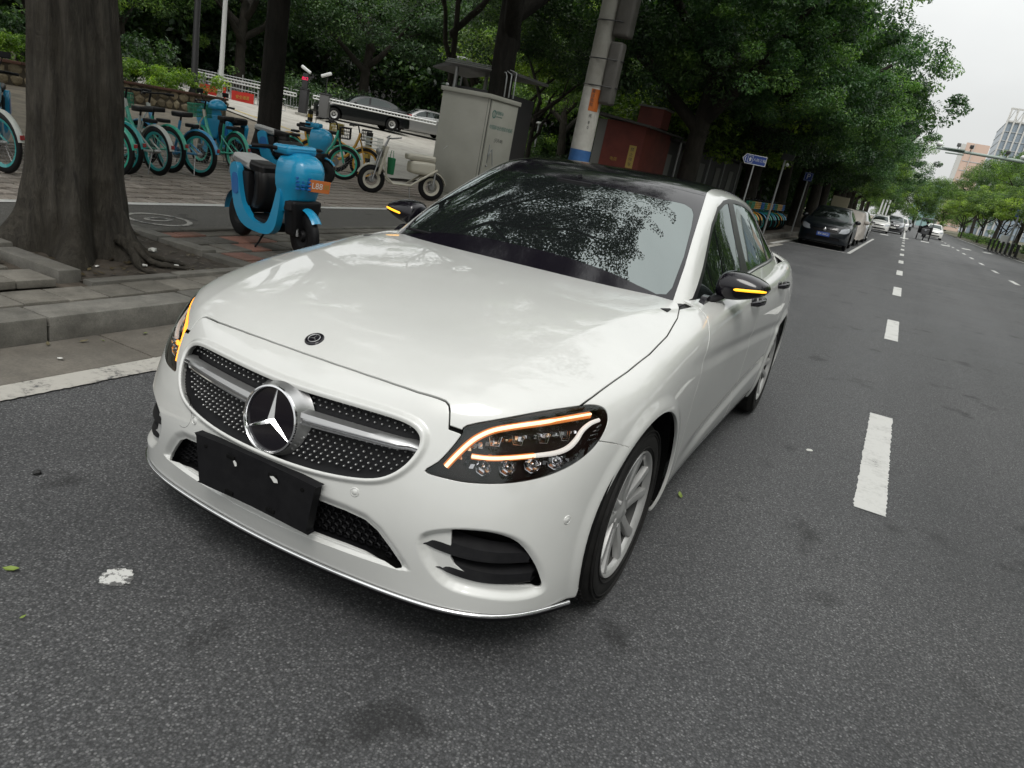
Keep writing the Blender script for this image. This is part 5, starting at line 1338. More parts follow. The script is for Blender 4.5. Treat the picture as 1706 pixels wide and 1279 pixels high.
def blob(b, c, s, fn=None, bev=.03, mi=0, M=None, seg=3):
    bm = bmesh.new(); bmesh.ops.create_cube(bm, size=1)
    for v in bm.verts: v.co = Vector((v.co.x*s[0], v.co.y*s[1], v.co.z*s[2]))
    bmesh.ops.subdivide_edges(bm, edges=bm.edges[:], cuts=2, use_grid_fill=True)
    ed = [e for e in bm.edges if len(e.link_faces) == 2 and e.link_faces[0].normal.angle(e.link_faces[1].normal) > 1]
    bmesh.ops.bevel(bm, geom=ed, offset=bev, segments=seg, profile=.6, affect='EDGES')
    for v in bm.verts:
        p = Vector((v.co.x/s[0], v.co.y/s[1], v.co.z/s[2])); q = v.co.copy()
        if fn: q = Vector(fn(p, q))
        v.co = Vector(c)+q
    return b.bm(bm, mi, M)
def wheel_parts(par, y, r, tw, tyre_m, rim_m, spoke_m, n=28, spokes=True, x=0, nm='wheel', hub=.02):
    e = empty(nm, (x, y, r), 0, par)
    b = MB(); b.lathe([(r-tw*1.6, -tw*.4), (r-tw*.5, -tw*.55), (r, -tw*.25), (r, tw*.25), (r-tw*.5, tw*.55), (r-tw*1.6, tw*.4)], n, axis='x', close=True); b.build('tyre', tyre_m, e, 60, fix=True)
    b = MB(); b.lathe([(r-tw*1.5, -tw*.45), (r-tw*2.3, -tw*.2), (r-tw*2.3, tw*.2), (r-tw*1.5, tw*.45)], n, axis='x', close=True); b.build('rim', rim_m, e, 60, fix=True)
    b = MB()
    if spokes == 'wire':
        for k in range(20):
            a = 2*math.pi*k/20; a2 = a+(.5 if k % 2 else -.5); b.tube([(.025*(1 if k % 4 < 2 else -1), hub*math.cos(a2), hub*math.sin(a2)), (0, (r-tw*2.2)*math.cos(a), (r-tw*2.2)*math.sin(a))], .0016, 3)
    else:
        for k in range(5):
            a = 2*math.pi*k/5+.3; c, s = math.cos(a), math.sin(a); R0 = r-tw*2.2
            b.tube([(0, .03*c, .03*s), (0, R0*.6*c, R0*.6*s), (0, R0*c, R0*s)], [.014, .010, .013], 6)
    b.lathe([(0, -.05), (hub, -.05), (hub*1.3, -.02), (hub*1.3, .02), (hub, .05), (0, .05)], 12, axis='x')
    b.build('spokes', spoke_m, e, 50)
    return e
def arc(cy, cz, r, a0, a1, n, x=0): return [(x, cy+r*math.cos(R(a0+(a1-a0)*i/n)), cz+r*math.sin(R(a0+(a1-a0)*i/n))) for i in range(n+1)]
def fender(b, cy, cz, r, a0, a1, w, n=12, mi=0):
    P = []; 
    for i in range(n+1):
        a = R(a0+(a1-a0)*i/n); c, s = math.cos(a), math.sin(a)
        for (x, d) in ((-w, -.012), (-w*.6, .004), (0, .009), (w*.6, .004), (w, -.012)): P.append((x, cy+(r+d)*c, cz+(r+d)*s))
    F = [(i*5+k, i*5+k+1, (i+1)*5+k+1, (i+1)*5+k) for i in range(n) for k in range(4)]
    Q = [(x, y-.0, z) for x, y, z in P]
    b.add(P, F, mi); b.add([(x*.97, cy+(y-cy)*.985, cz+(z-cz)*.985) for x, y, z in P], [f[::-1] for f in F], mi)
def bicycle(label, frame_m, tube2_m, fender_m, rim_m, basket_m, loc, rz, group, lean=0.05, steer=0):
    e = empty('shared_bicycle', loc, rz); e.rotation_euler = (0, lean+LEAN*0, rz); tag(e, label, 'bicycle', group)
    wheel_parts(e, -.52, .325, .042, K['black'], rim_m, K['steel'], 32, 'wire', nm='rear_wheel'); wf = wheel_parts(e, .56, .325, .042, K['black'], rim_m, K['steel'], 32, 'wire', nm='front_wheel')
    b = MB(); b.tube([(0, .40, .86), (0, .33, .66), (0, .18, .44), (0, .02, .335), (0, -.08, .30)], [.026, .029, .030, .028, .028], 10)
    b.tube([(0, -.05, .29), (0, -.12, .50), (0, -.18, .76)], .020, 8)
    for s in (1, -1):
        b.tube([(s*.045, -.05, .29), (s*.062, -.52, .325)], .014, 6); b.tube([(s*.03, -.14, .56), (s*.062, -.52, .325)], .012, 6)
    b.tube([(-.05, -.06, .28), (.05, -.06, .28)], .032, 10)
    b.build('frame', frame_m, e, 60)
    b = MB(); b.tube([(0, .385, .80), (0, .415, .93)], .03, 10)
    for s in (1, -1): b.tube([(s*.02, .415, .80), (s*.055, .45, .72), (s*.055, .555, .33)], .014, 6)
    b.build('fork', tube2_m, e, 60)
    b = MB(); b.tube([(0, .405, .90), (0, .36, 1.06)], .015, 8); b.tube([(-.28, .20, 1.07), (-.20, .30, 1.08), (0, .36, 1.07), (.20, .30, 1.08), (.28, .20, 1.07)], .012, 8)
    for s in (1, -1): b.tube([(s*.285, .19, 1.07), (s*.22, .275, 1.078)], .019, 8); b.tube([(s*.20, .33, 1.07), (s*.27, .26, 1.05)], .006, 5)
    b.build('handlebar', K['black'], e, 60)
    b = MB(); blob(b, (0, -.20, .845), (.20, .28, .07), lambda p, q: (q.x*(1-.72*max(0, p.y+.15)), q.y, q.z+.02*max(0, -p.y)), .025); b.tube([(0, -.18, .74), (0, -.20, .82)], .014, 8); b.build('saddle', K['seat'], e, 60)
    b = MB(); fender(b, -.52, .325, .350, 15, 172, .034, 14); b.build('rear_mudguard', fender_m, e, 60); b = MB(); fender(b, .56, .325, .350, 20, 140, .032, 10); b.build('front_mudguard', fender_m, e, 60)
    b = MB(); b.tube([(-.06, -.50, .32), (-.20, -.60, .03)], .008, 6); b.build('kickstand', K['steel'], e)
    b = MB(); b.tube([(.055, -.06, .28), (.07, -.06, .28), (.075, -.02, .13), (.13, -.02, .125)], .009, 6); b.tube([(-.055, -.06, .28), (-.07, -.10, .43), (-.13, -.10, .43)], .009, 6); b.lathe([(.0, .045), (.085, .045), (.088, .05), (.085, .055), (0, .055)], 20, Matrix.Translation((0, -.06, .28)), axis='x'); b.build('crank', K['steel'], e, 50)
    b = MB(); b.box(-.022, -.895, .42, .022, -.880, .48); 
    lr = MB(); lr.box(-.022, -.885, .40, .022, -.865, .45, bev=.004); lr.build('rear_light', M['red_lamp'], e)
    if basket_m:
        b = MB(); x0, x1, y0, y1, z0, z1 = -.16, .16, .44, .68, .80, 1.0
        for i in range(9):
            t = i/8; x = x0*.86+(x1-x0)*.86*t
            b.box(x-.004, y1-.045, z0, x+.004, y1-.038, z1); b.box(x-.004, y0, z0, x+.004, y0+.006, z1)
        for i in range(7):
            y = y0+(y1-y0-.04)*i/6
            for s in (x0, x1): b.box(s-.004, y-.004, z0, s+.004, y+.004, z1)
        for z in (z0, z0+.07, z0+.135, z1):
            b.tube([(x0, y0, z), (x1, y0, z), (x1, y1-.035, z), (x0, y1-.035, z)], .006 if z < z1 else .010, 5, closed=True)
        b.box(x0, y0, z0, x1, y1-.04, z0+.006)
        tag(b.build('basket', basket_m, e), None)
    b = MB(); blob(b, (0, -.40, .715), (.13, .16, .05), None, .015); b.build('lock_box', K['black'], e, 50)
    return e
GB = 'shared bicycles parked behind the fig tree'
bk = [((-7.41, 3.29), 94, 'teal', 'pale', 'pale', 'teal', None, 'pale grey and teal bicycle at the left edge, cut by the frame'),
      ((-7.63, 4.73), 100, 'green', 'pale', 'green', 'green', 'greenbasket', 'mint green bicycle half hidden by the fig trunk, green wheel'),
      ((-7.84, 5.02), 97, 'teal', 'cream', 'teal', 'teal', None, 'teal bicycle with cream tube just right of the fig trunk'),
      ((-7.89, 5.54), 88, 'pale', 'pale', 'pale', 'teal', None, 'pale grey bicycle with teal rims third from the fig trunk'),
      ((-8.25, 6.02), 92, 'green', 'pale', 'green', 'teal', 'greenbasket', 'green bicycle standing between the pale and the sky blue ones'),
      ((-8.01, 6.33), 99, 'skyb', 'pale', 'skyb', 'teal', None, 'sky blue bicycle with pale blue mudguard and black saddle'),
      ((-8.60, 7.55), 82, 'green', 'cream', 'green', 'green', 'greenbasket', 'mint green bicycle with cream head tube beside the blue scooter helmet')]
for (p, rz, a, c, f, rm, bs_, lab) in bk:
    h = R(rz); fx, fy_ = -math.sin(h), math.cos(h)   # local +Y heading
    loc = (p[0]+fx*.52, p[1]+fy_*.52, gz(p[0]))
    bicycle(lab, K[a], K[c], K[f], K[rm], K[bs_] if bs_ else None, loc, h, GB, lean=-.06)
bicycle('green bicycle with black wire basket behind the orange number plate', K['green'], K['green'], K['green'], K['green'], K['black'], (-9.15, 9.98, gz(-9)), R(-55), 'bicycles parked near the cream moped', .05)
bicycle('yellow bicycle with black basket between green bicycle and striped bollard', K['yellow'], K['yellow'], K['yellow'], K['yellow'], K['black'], (-9.36, 10.88, gz(-9.4)), R(-52), 'bicycles parked near the cream moped', .05)
bicycle('yellow bicycle with wire basket behind the blue scooter handlebar', K['yellow'], K['yellow'], K['yellow'], K['black'], K['yb'], (-10.4, 11.2, gz(-10.2)), R(-70), 'bicycles parked near the cream moped', .05)
bicycle('dark bicycle with bright blue basket behind the cream moped seat', K['black'], K['black'], K['black'], K['black'], K['bluebasket'], (-7.9, 13.0, gz(-8)), R(205), 'bicycles parked near the cream moped', .05)
# far row of shared bikes by the kerb
far = []
for k in range(12):
    col = ['green', 'yellow', 'yellow', 'skyb', 'teal', 'green', 'teal', 'skyb', 'green', 'yellow', 'teal', 'skyb'][k]
    far.append(bicycle('%s %s bicycle of the far row, counted from the white car' % (['first', 'second', 'third', 'fourth', 'fifth', 'sixth', 'seventh', 'eighth', 'ninth', 'tenth', 'eleventh', 'twelfth'][k], {'green': 'green', 'yellow': 'orange yellow', 'skyb': 'sky blue', 'teal': 'teal'}[col]), K[col], K[col], K[col], K['teal' if col != 'yellow' else 'yellow'], K[['greenbasket', 'yellow', 'yellow', 'bluebasket'][k % 4]], (-3.75, 24.2+k*.62, .16), R(-100+rg.uniform(-6, 6)), 'far row of shared bicycles along the kerb', .06))
# ---- electric scooter (local +Y forward, wheelbase 1.2 m)
def scooter(label, main, accent, seat_back, loc, rz, lean=0, plate=False, group=None, helmet=False):
    e = empty('electric_scooter', loc, rz); e.rotation_euler = (0, lean, rz); tag(e, label, 'scooter', group)
    for y, nm in ((-.60, 'rear_wheel'), (.60, 'front_wheel')): wheel_parts(e, y, .225, .085 if y < 0 else .078, K['black'], K['black'], K['black'], 32, 'cast', nm=nm, hub=.045)
    # curved blue side frame under floor, both sides + solid tail
    b = MB()
    prof = [(-.47, .56), (-.50, .70), (-.44, .76), (-.36, .74), (-.30, .52), (-.22, .36), (-.08, .27), (.12, .25), (.24, .30), (.33, .45), (.40, .62), (.46, .60), (.43, .42), (.36, .24), (.20, .165), (-.12, .165), (-.30, .22), (-.42, .36)]
    for s in (1, -1):
        pp = smooth_poly(prof, 3); b.prism([tuple(q) for q in pp], s*.118, s*.185, 'yz')
    b.build('side_frame', main, e, 45, fix=True)
    b = MB(); b.box(-.137, -.30, .20, .137, .30, .29, bev=.02); b.box(-.137, -.48, .30, .137, -.22, .70, bev=.03); b.build('battery_case', K['black'], e, 50)
    for s in (1, -1):
        b = MB(); pp = smooth_poly([(-.455, .60), (-.43, .66), (-.36, .66), (-.33, .58), (-.33, .48), (-.40, .46), (-.45, .50)], 3); b.prism([tuple(q) for q in pp], s*.185, s*.190, 'yz'); b.build('side_badge', K['blue2'], e, 40, fix=True)
    # legshield: tall rounded fairing
    b = MB(); secs = [(.46, .29, .39, .56), (.50, .315, .385, .585), (.58, .335, .38, .625), (.66, .355, .378, .665), (.70, .375, .375, .70), (.76, .385, .375, .72), (.82, .385, .38, .725), (.88, .375, .385, .705), (.92, .35, .39, .665), (.95, .31, .395, .60), (.967, .24, .40, .51), (.972, .10, .41, .45)]
    P = []; nn = 28
    for (z, w, yb_, yf) in secs:
        for i in range(nn+1):
            a = math.pi*i/nn; c, s = math.cos(a), math.sin(a); P.append((w/2*math.copysign(abs(c)**.62, c), yb_+(yf-yb_)*abs(s)**.75, z-.03*abs(c)**3))
    b.add(P, [(j*(nn+1)+i, j*(nn+1)+i+1, (j+1)*(nn+1)+i+1, (j+1)*(nn+1)+i) for j in range(len(secs)-1) for i in range(nn)]+[(j*(nn+1), (j+1)*(nn+1), (j+1)*(nn+1)+nn, j*(nn+1)+nn) for j in range(len(secs)-1)]+[tuple(range(nn+1)), tuple((len(secs)-1)*(nn+1)+i for i in range(nn+1))])
    b.build('leg_shield', main, e, 50, fix=True)
    b = MB()
    def fn(p, q):
        z = p.z+.5; w = .70+.36*math.sin(min(1, z*1.2)*math.pi*.5)-.9*max(0, z-.78)**1.3
        fr = 1 if p.y > 0 else 0
        return (q.x*w, q.y*(.45+.75*z-.9*max(0, z-.75))-.03*(1-z)+(.085*math.cos(p.x*3.0)*fr)*math.sin(min(1, z+.15)*math.pi*.62)+.02*z, q.z+(.05*(1-(p.x*2)**2)*max(0, z-.7)-.10*max(0, z-.6)*fr))
    blob(b, (0, .40, .62), (.24, .07, .42), None, .03); b.build('steering_tunnel', main, e, 70)
    b = MB(); blob(b, (0, .575, .49), (.335, .11, .085), lambda p, q: (q.x*(1-.10*p.z), q.y-.05*abs(p.x)*2*abs(p.x), q.z), .02)
    b.build('headlamp_band', K['black'], e, 60)
    b = MB(); b.box(.03, .60, .484, .10, .634, .496, bev=.004); b.build('headlamp', K['pale'], e)
    b = MB(); blob(b, (0, .53, .38), (.27, .18, .34), lambda p, q: (q.x*(1+.4*p.z), q.y+.05*p.z, q.z), .04); b.build('fork_cover', K['black'], e, 60)
    b = MB(); fender(b, .60, .225, .258, 35, 150, .052, 12); b.build('front_fender', main, e, 60)
    b = MB(); fender(b, -.60, .225, .262, 30, 175, .065, 12); b.tube([(0, -.40, .5), (0, -.72, .42)], [.05, .02], 8); b.build('rear_fender', main, e, 60)
    b = MB()
    for s in (1, -1): b.tube([(s*.075, .56, .52), (s*.075, .60, .22)], .018, 8)
    b.build('fork', K['steel'], e, 60)
    # handlebar cowl
    b = MB(); blob(b, (0, .40, .985), (.36, .24, .085), lambda p, q: (q.x*(1-.35*max(0, p.y)), q.y, q.z-.12*q.y+.03*p.y), .035); b.build('handlebar_cowl', main, e, 60)
    b = MB(); blob(b, (0, .34, 1.022), (.24, .14, .025), lambda p, q: (q.x, q.y, q.z-.25*q.y), .012); b.tube([(0, .47, .9), (0, .43, 1.02)], .05, 10); b.build('display', K['black'], e, 60)
    b = MB(); b.tube([(-.15, .38, .985), (.15, .38, .985)], .02, 8)
    for s in (1, -1):
        b.tube([(s*.14, .38, .985), (s*.25, .32, .99), (s*.36, .25, .985)], [.02, .018, .019], 8); b.tube([(s*.22, .38, 1.0), (s*.34, .32, .99)], .007, 5)
    b.build('handlebar', K['black'], e, 60)
    # seat
    b = MB(); blob(b, (0, -.30, .765), (.25, .56, .10), lambda p, q: (q.x*(1-.35*max(0, p.y)), q.y, q.z+.05*(-p.y)+(-.05 if p.y > .35 and p.z < 0 else 0)), .05); st = b.build('seat', K['seat'], e, 70)
    b = MB(); blob(b, (0, -.40, .78), (.262, .36, .105), lambda p, q: (q.x, q.y, q.z+.05*(-p.y)), .055); b.build('seat_cover', seat_back, e, 70)
    b = MB(); blob(b, (0, -.13, .54), (.235, .19, .42), lambda p, q: (q.x, q.y+.07*p.z+.05*math.cos(p.z*4), q.z), .08); b.build('under_seat', K['seat'], e, 70)
    b = MB(); b.tube([(.0, -.05, .20), (.14, -.02, .02), (.18, .02, .01)], .010, 6); b.build('side_stand', K['black'], e)
    for s in (1, -1):
        if not plate: 
            b = MB(); b.tube([(s*.17, .38, 1.0), (s*.22, .38, 1.16)], .006, 5); blob(b, (s*.245, .38, 1.19), (.12, .02, .075), None, .008); b.build('rear_view_mirror', K['black'], e, 50)
    if plate:
        # embossed fairing panel, black perforations and a number plate
        b = MB()
        for i in range(3):
            for j in range(4): b.box(-.03+i*.045+.06, .655, .66+j*.032, -.03+i*.045+.09, .722-.022*i, .678+j*.032, bev=.003)
        b.build('fairing_slots', K['blue2'], e)
        pe = empty('plate_holder', (-.06, .722, .70), 0, e); pe.rotation_euler = (R(-4), R(-4), R(-6))
        b = MB(); b.box(-.105, -.004, -.055, .105, .004, .055, bev=.003); b.build('number_plate', K['orange'], pe)
        txt('plate_lettering', 'L88', .075, K['white'], pe, (.026, .0055, .0), (R(90), 0, R(180)), .0008, sx=1)
        txt('plate_lettering', '88', .060, K['yb'], pe, (-.068, .0055, .002), (R(90), 0, R(180)), .0008, sx=.85)
    if helmet:
        pass
    return e
h = math.atan2(-(-3.10+4.33), (3.49-3.80)); # heading from rear to front wheel
sc_main = scooter('bright blue electric scooter with orange number plate standing on the paving by the white car', K['blue'], K['blue2'], K['grey'], (-3.80, 3.72, gz(-3.78)+.015), h, R(2), plate=True)
sc_main.scale = (.95, .95, .95)
scooter('blue electric scooter with striped grey seat parked behind the dark trunk', K['blue'], K['blue2'], K['grey'], (-8.25, 8.35, gz(-8.3)), R(-60), 0, group='blue scooters parked behind the fig tree')
scooter('blue electric scooter partly hidden behind the mint green bicycle saddle', K['blue'], K['blue2'], K['seat'], (-9.6, 8.1, gz(-9.6)), R(80), 0, group='blue scooters parked behind the fig tree')
scooter('blue electric scooter behind the left side of the fig trunk', K['blue'], K['blue2'], K['seat'], (-9.15, 4.05, gz(-9.15)), R(-125), 0, group='blue scooters parked behind the fig tree')
scooter('blue electric scooter at the extreme left edge behind the pale bicycle', K['blue'], K['blue2'], K['seat'], (-10.5, 4.15, gz(-10.5)), R(-110), 0, group='blue scooters parked behind the fig tree')
# blue helmet hung on the bicycle saddle
b = MB(); b.ball((0, 0, 0), (.135, .165, .125), 20); ho = b.build('safety_helmet', K['blue'], None, 80)
for v in ho.data.vertices:
    if v.co.z < -.03: v.co.z = -.03+(v.co.z+.03)*.25
ho.location = (-9.35, 7.75, gz(-9.35)+.98); tag(ho, 'glossy blue helmet resting above the mint green bicycle', 'helmet')
# ---- cream moped
def moped():
    P0 = Vector((-7.38, 9.55, 0)); P1 = Vector((-6.68, 10.55, 0)); d = (P0-P1).normalized(); rz = math.atan2(-d.x, d.y); c = (P0+P1)/2
    e = empty('moped', (c.x, c.y, gz(c.x)), rz); tag(e, 'cream retro moped with green bag hanging at its front beside the grey cabinet', 'moped')
    for y, nm in ((-.58, 'rear_wheel'), (.60, 'front_wheel')): wheel_parts(e, y, .255, .060, K['black'], K['cream'], K['steel'], 32, 'wire', nm=nm, hub=.05)
    b = MB()
    for s in (1, -1):
        b.tube([(s*.13, .44, .74), (s*.13, .36, .34), (s*.14, .22, .23), (s*.15, -.12, .24), (s*.15, -.34, .40), (s*.13, -.62, .58)], .022, 8)
    b.box(-.15, -.10, .225, .15, .26, .25, bev=.008); b.build('frame', K['cream'], e, 60)
    b = MB(); blob(b, (0, .42, .62), (.30, .06, .52), lambda p, q: (q.x*(1-.25*abs(p.z)), q.y+.10*p.x*p.x-.12*p.z, q.z), .02); b.build('leg_shield', K['cream'], e, 60)
    b = MB(); blob(b, (0, -.34, .58), (.30, .50, .26), lambda p, q: (q.x*(1-.35*max(0, -p.y)), q.y, q.z*(1-.3*max(0, p.y))), .07); b.build('side_panel', K['cream'], e, 70)
    b = MB(); blob(b, (0, -.30, .76), (.26, .56, .12), lambda p, q: (q.x*(1-.25*max(0, p.y)), q.y, q.z), .05); b.build('seat', K['cream'], e, 70)
    b = MB(); fender(b, .60, .255, .285, 20, 150, .045); b.build('front_mudguard', K['cream'], e, 60); b = MB(); fender(b, -.58, .255, .285, 20, 170, .05); b.build('rear_mudguard', K['cream'], e, 60)
    b = MB()
    for s in (1, -1): b.tube([(s*.06, .46, .80), (s*.07, .60, .255)], .016, 8)
    b.tube([(0, .40, .86), (0, .34, 1.02)], .02, 8); b.tube([(-.34, .22, 1.06), (-.16, .33, 1.02), (.16, .33, 1.02), (.34, .22, 1.06)], .013, 8); b.build('fork', K['steel'], e, 60)
    b = MB()
    x0, x1, y0, y1, z0, z1 = -.17, .17, .50, .74, .80, .98
    for i in range(8):
        x = x0+(x1-x0)*i/7; b.tube([(x, y0, z1), (x, y0, z0), (x, y1, z0), (x, y1, z1)], .004, 4)
    for z in (z0+.06, z0+.12, z1): b.tube([(x0, y0, z), (x1, y0, z), (x1, y1, z), (x0, y1, z)], .005, 4, closed=True)
    b.build('basket', K['pale'], e)
    b = MB(); b.ball((0, .50, .76), (.075, .06, .075), 14); b.build('headlamp', K['steel'], e, 60)
    b = MB(); b.tube([(.06, -.55, .255), (.20, -.62, .24)], .03, 8); b.tube([(.1, -.60, .55), (.11, -.58, .28)], .02, 8); b.tube([(-.1, -.60, .55), (-.11, -.58, .28)], .02, 8); b.tube([(-.12, -.1, .22), (-.16, -.12, .02)], .01, 6); b.build('suspension', K['steel'], e, 50)
    g = MB(); blob(g, (0, 0, -.16), (.24, .05, .30), lambda p, q: (q.x*(.9+.2*p.z-.25*max(0, -p.z-.2)), q.y, q.z), .02); g.tube([(-.07, 0, -.02), (-.04, 0, .11), (.04, 0, .11), (.07, 0, -.02)], .006, 5)
    go = g.build('shopping_bag', K['greenbag'], None, 60); go.location = Matrix.Translation(e.location) @ Matrix.Rotation(rz, 4, 'Z') @ Vector((-.16, .30, .70)); go.rotation_euler.z = rz+.2; tag(go, 'dark green shopping bag hanging from the cream moped', 'bag')
    return e
moped()
# ------------------------------------------------------------------ other cars
W = {}
W['black'] = mat('black_car_paint', (.004, .005, .006), .35, spec=.3, coat=.5, coat_r=.03)
W['navy'] = mat('dark_navy_car_paint', (.004, .006, .009), .35, spec=.3, coat=.5, coat_r=.03)
W['white'] = mat('white_car_paint', (.6, .6, .58), .3, coat=1)
W['silver'] = mat('silver_car_paint', (.30, .30, .30), .3, metal=.4, coat=1)
W['grey'] = mat('grey_car_paint', (.06, .06, .065), .3, coat=1)
W['glass'] = glassy('car_glass', (.05, .06, .06), .2, 1.55)
W['plateblue'] = mat('blue_number_plate', (.015, .06, .30), .45)
W['headlamp'] = mat('car_headlamp', (.35, .37, .40), .12, coat=1, coat_r=.02)
W['cover'] = mat('beige_car_cover', (.36, .33, .30), .75)
def simple_car(name, label, paint, loc, rz, sc=(1, 1, 1), level=3, hatch=False, plate=None, group=None, alloy=True, lamp_on=False):
    e = empty(name, loc, rz); tag(e, label, 'car', group)
    ctr = Vector((0, -2.35, 0))   # origin at mid-length
    def tr(V): V = V.copy(); V[:, 1] -= 2.35; return V*np.array(sc)
    V, N, T = subsurf(*car_cage(), level); N = surf_normals(V, T); S = Surf(V, N)
    def cl(T, pr, poly, e_, off=0):
        P = S.V; Q = {'s': P[:, 1:], 't': P[:, :2], 'f': P[:, [0, 2]], 'h': np.stack([(np.abs(P[:, 0])+P[:, 1])*.70711, P[:, 2]], 1)}[pr]
        sd = poly_sd(Q, np.array(poly)); el_ = {'s': np.abs(P[:, 0]) > .5, 't': P[:, 2] > .8, 'f': P[:, 1] < .5, 'h': (P[:, 1] < .85) & (np.abs(P[:, 0]) > .3)}[e_]
        return S.clip(T, np.where(el_, sd, np.abs(sd)+.05))
    heads, rest = cl(T, 'h', HLP, 'h')
    grl, rest = cl(rest, 'f', [(-.40, .66), (.40, .66), (.44, .62), (.36, .56), (-.36, .56), (-.44, .62)], 'f')
    itk, rest = cl(rest, 'f', [(-.60, .30), (.60, .30), (.56, .40), (-.56, .40)], 'f')
    for wy in (.83, 3.67):
        P = S.V; sd = np.hypot(P[:, 1]-wy, P[:, 2]-.325)-.37; sd = np.where(P[:, 2] < .325, np.minimum(sd, np.abs(P[:, 1]-wy)-.37), sd); sd = np.where(np.abs(P[:, 0]) > .5, sd, np.abs(sd)+.05)
        _, rest = S.clip(rest, sd)
    V, N = S.V, S.N; Vt = tr(V)
    link('body', npmesh('body', Vt, rest, paint, N), e)
    for s in (1, -1):
        h_ = heads[(V[heads][:, :, 0].mean(1) > 0) == (s > 0)]; link('headlight', npmesh('headlight', Vt-N*.004, h_, W['headlamp'], N), e)
    link('grille', npmesh('grille', Vt-N*.02, grl, K['black'], N), e); link('air_intake', npmesh('air_intake', Vt-N*.02, itk, K['black'], N), e)
    V, F, C = roof_cage(); V = np.array(V)
    if hatch:
        m = V[:, 1] > 2.9; V[m, 1] = 2.9+(V[m, 1]-2.9)*1.28; k = (V[:, 1] > 3.3) & (V[:, 2] > 1.08); V[k, 2] = np.minimum(1.42, V[k, 2]+.16*np.clip((V[k, 1]-3.3)/.8, 0, 1))
    V, N, T = subsurf([tuple(v) for v in V], F, C, level); N = surf_normals(V, T); S = Surf(V, N)
    def c2(T, pr, poly):
        P = S.V; Q = P[:, :2] if pr == 't' else P[:, 1:]; sd = poly_sd(Q, np.array(poly)); el_ = (P[:, 2] > .96) if pr == 't' else (np.abs(P[:, 0]) > .5); return S.clip(T, np.where(el_, sd, np.abs(sd)+.05))
    ws, rest = c2(T, 't', [(-.62, 1.45), (.62, 1.45), (.655, 1.55), (.52, 2.12), (.3, 2.0), (0, 1.97), (-.3, 2.0), (-.52, 2.12), (-.655, 1.55)])
    gl, rest = c2(rest, 's', [(1.66, .965), (2.0, 1.0), (2.5, 1.04), (3.1, 1.058), (3.6, 1.07), (3.52, 1.20), (3.25, 1.318), (2.8, 1.358), (2.45, 1.350), (2.11, 1.242), (1.83, 1.070)])
    pl, gl = c2(gl, 's', [(2.42, .9), (2.47, 1.12), (2.52, 1.4), (2.62, 1.4), (2.56, 1.12), (2.52, .9)])
    V, N = S.V, S.N; Vt = tr(V)
    link('roof', npmesh('roof', Vt, rest, paint, N), e); link('windscreen', npmesh('windscreen', Vt, ws, W['glass'] , N), e)
    for s in (1, -1):
        g_ = gl[(V[gl][:, :, 0].mean(1) > 0) == (s > 0)]; link('side_window', npmesh('side_window', Vt, g_, W['glass'], N), e)
        g_ = pl[(V[pl][:, :, 0].mean(1) > 0) == (s > 0)]; link('window_pillar', npmesh('window_pillar', Vt, g_, K['black'], N), e)
        for wy in (.83, 3.67):
            w_ = wheel_parts(e, (wy-2.35)*sc[1], .32*sc[2], .10, K['black'], M['alloy'], M['alloy'], 32, 'cast', x=s*.78*sc[0], hub=.05); w_.scale = (1.35, 1, 1)
        b = MB(); b.ball((s*.96*sc[0], (1.78-2.35)*sc[1], 1.0*sc[2]), (.11, .07, .075), 12); b.tube([(s*.80*sc[0], (1.74-2.35)*sc[1], .94*sc[2]), (s*.92*sc[0], (1.78-2.35)*sc[1], .97*sc[2])], .025, 6); b.build('door_mirror', paint if paint is not W['white'] else K['black'], e, 70)
        b = MB(); x_ = s*.70*sc[0]; b.box(x_-.14, 2.12*sc[1], .84*sc[2], x_+.14, 2.30*sc[1], .95*sc[2], bev=.03); b.build('tail_light', M['red_lamp'], e, 60)
    b = MB(); b.box(-.7*sc[0], (1.4-2.35)*sc[1], .45, .7*sc[0], (3.8-2.35)*sc[1], .93, bev=.03); b.box(-.8*sc[0], (.3-2.35)*sc[1], .17, .8*sc[0], (4.3-2.35)*sc[1], .35); b.box(-.62*sc[0], (2.5-2.35)*sc[1], .8, .62*sc[0], (2.65-2.35)*sc[1], 1.15, bev=.03); b.build('cabin_interior', M['dark'], e)
    pe = empty('front_plate', (0, -2.37*sc[1], .47*sc[2]), 0, e)
    b = MB(); b.box(-.22, -.012, -.07, .22, .008, .07, bev=.004); b.build('number_plate', W['plateblue'] if plate else K['white'], pe)
    if plate: txt('plate_lettering', plate, .105, K['white'], pe, (0, -.0145, 0), (R(90), 0, 0), .0008, sx=.78)
    b = MB(); b.lathe([(.0, -.01), (.055, -.008), (.062, 0), (.055, .008)], 20, Matrix.Translation((0, -2.335*sc[1], .64*sc[2])), axis='y'); b.build('front_badge', M['chrome'], e, 60)
    return e
simple_car('parked_hatchback', 'black hatchback with blue number plate parked in the kerbside bay', W['navy'], (-1.02, 28.95, 0), R(.5), (.97, .92, 1.02), 4, True, '粤A·36K22')
simple_car('sedan', 'black sedan seen from the side by the gate', W['black'], (-24.6, 29.7, 1.41), R(-35), (1.0, 1.06, 1.04), 4)
simple_car('sedan', 'pale car half hidden behind the black sedan', W['silver'], (-24.2, 34.2, 1.42), R(-35), (1, 1, 1), 3)
simple_car('parked_car', 'silver car parked third in the kerbside bay behind the covered car', W['silver'], (-.98, 40.8, 0), R(0), (1, 1, 1.05), 3, True)
simple_car('parked_car', 'white front of the first car beyond the parking bay', W['white'], (-.55, 72.5, 0), 0, (.97, .95, 1.03), 3, True)
simple_car('parked_car', 'dark car beyond the bay facing us beside the white one', W['grey'], (.55, 79.5, 0), 0, (1, 1, 1.15), 3, True)
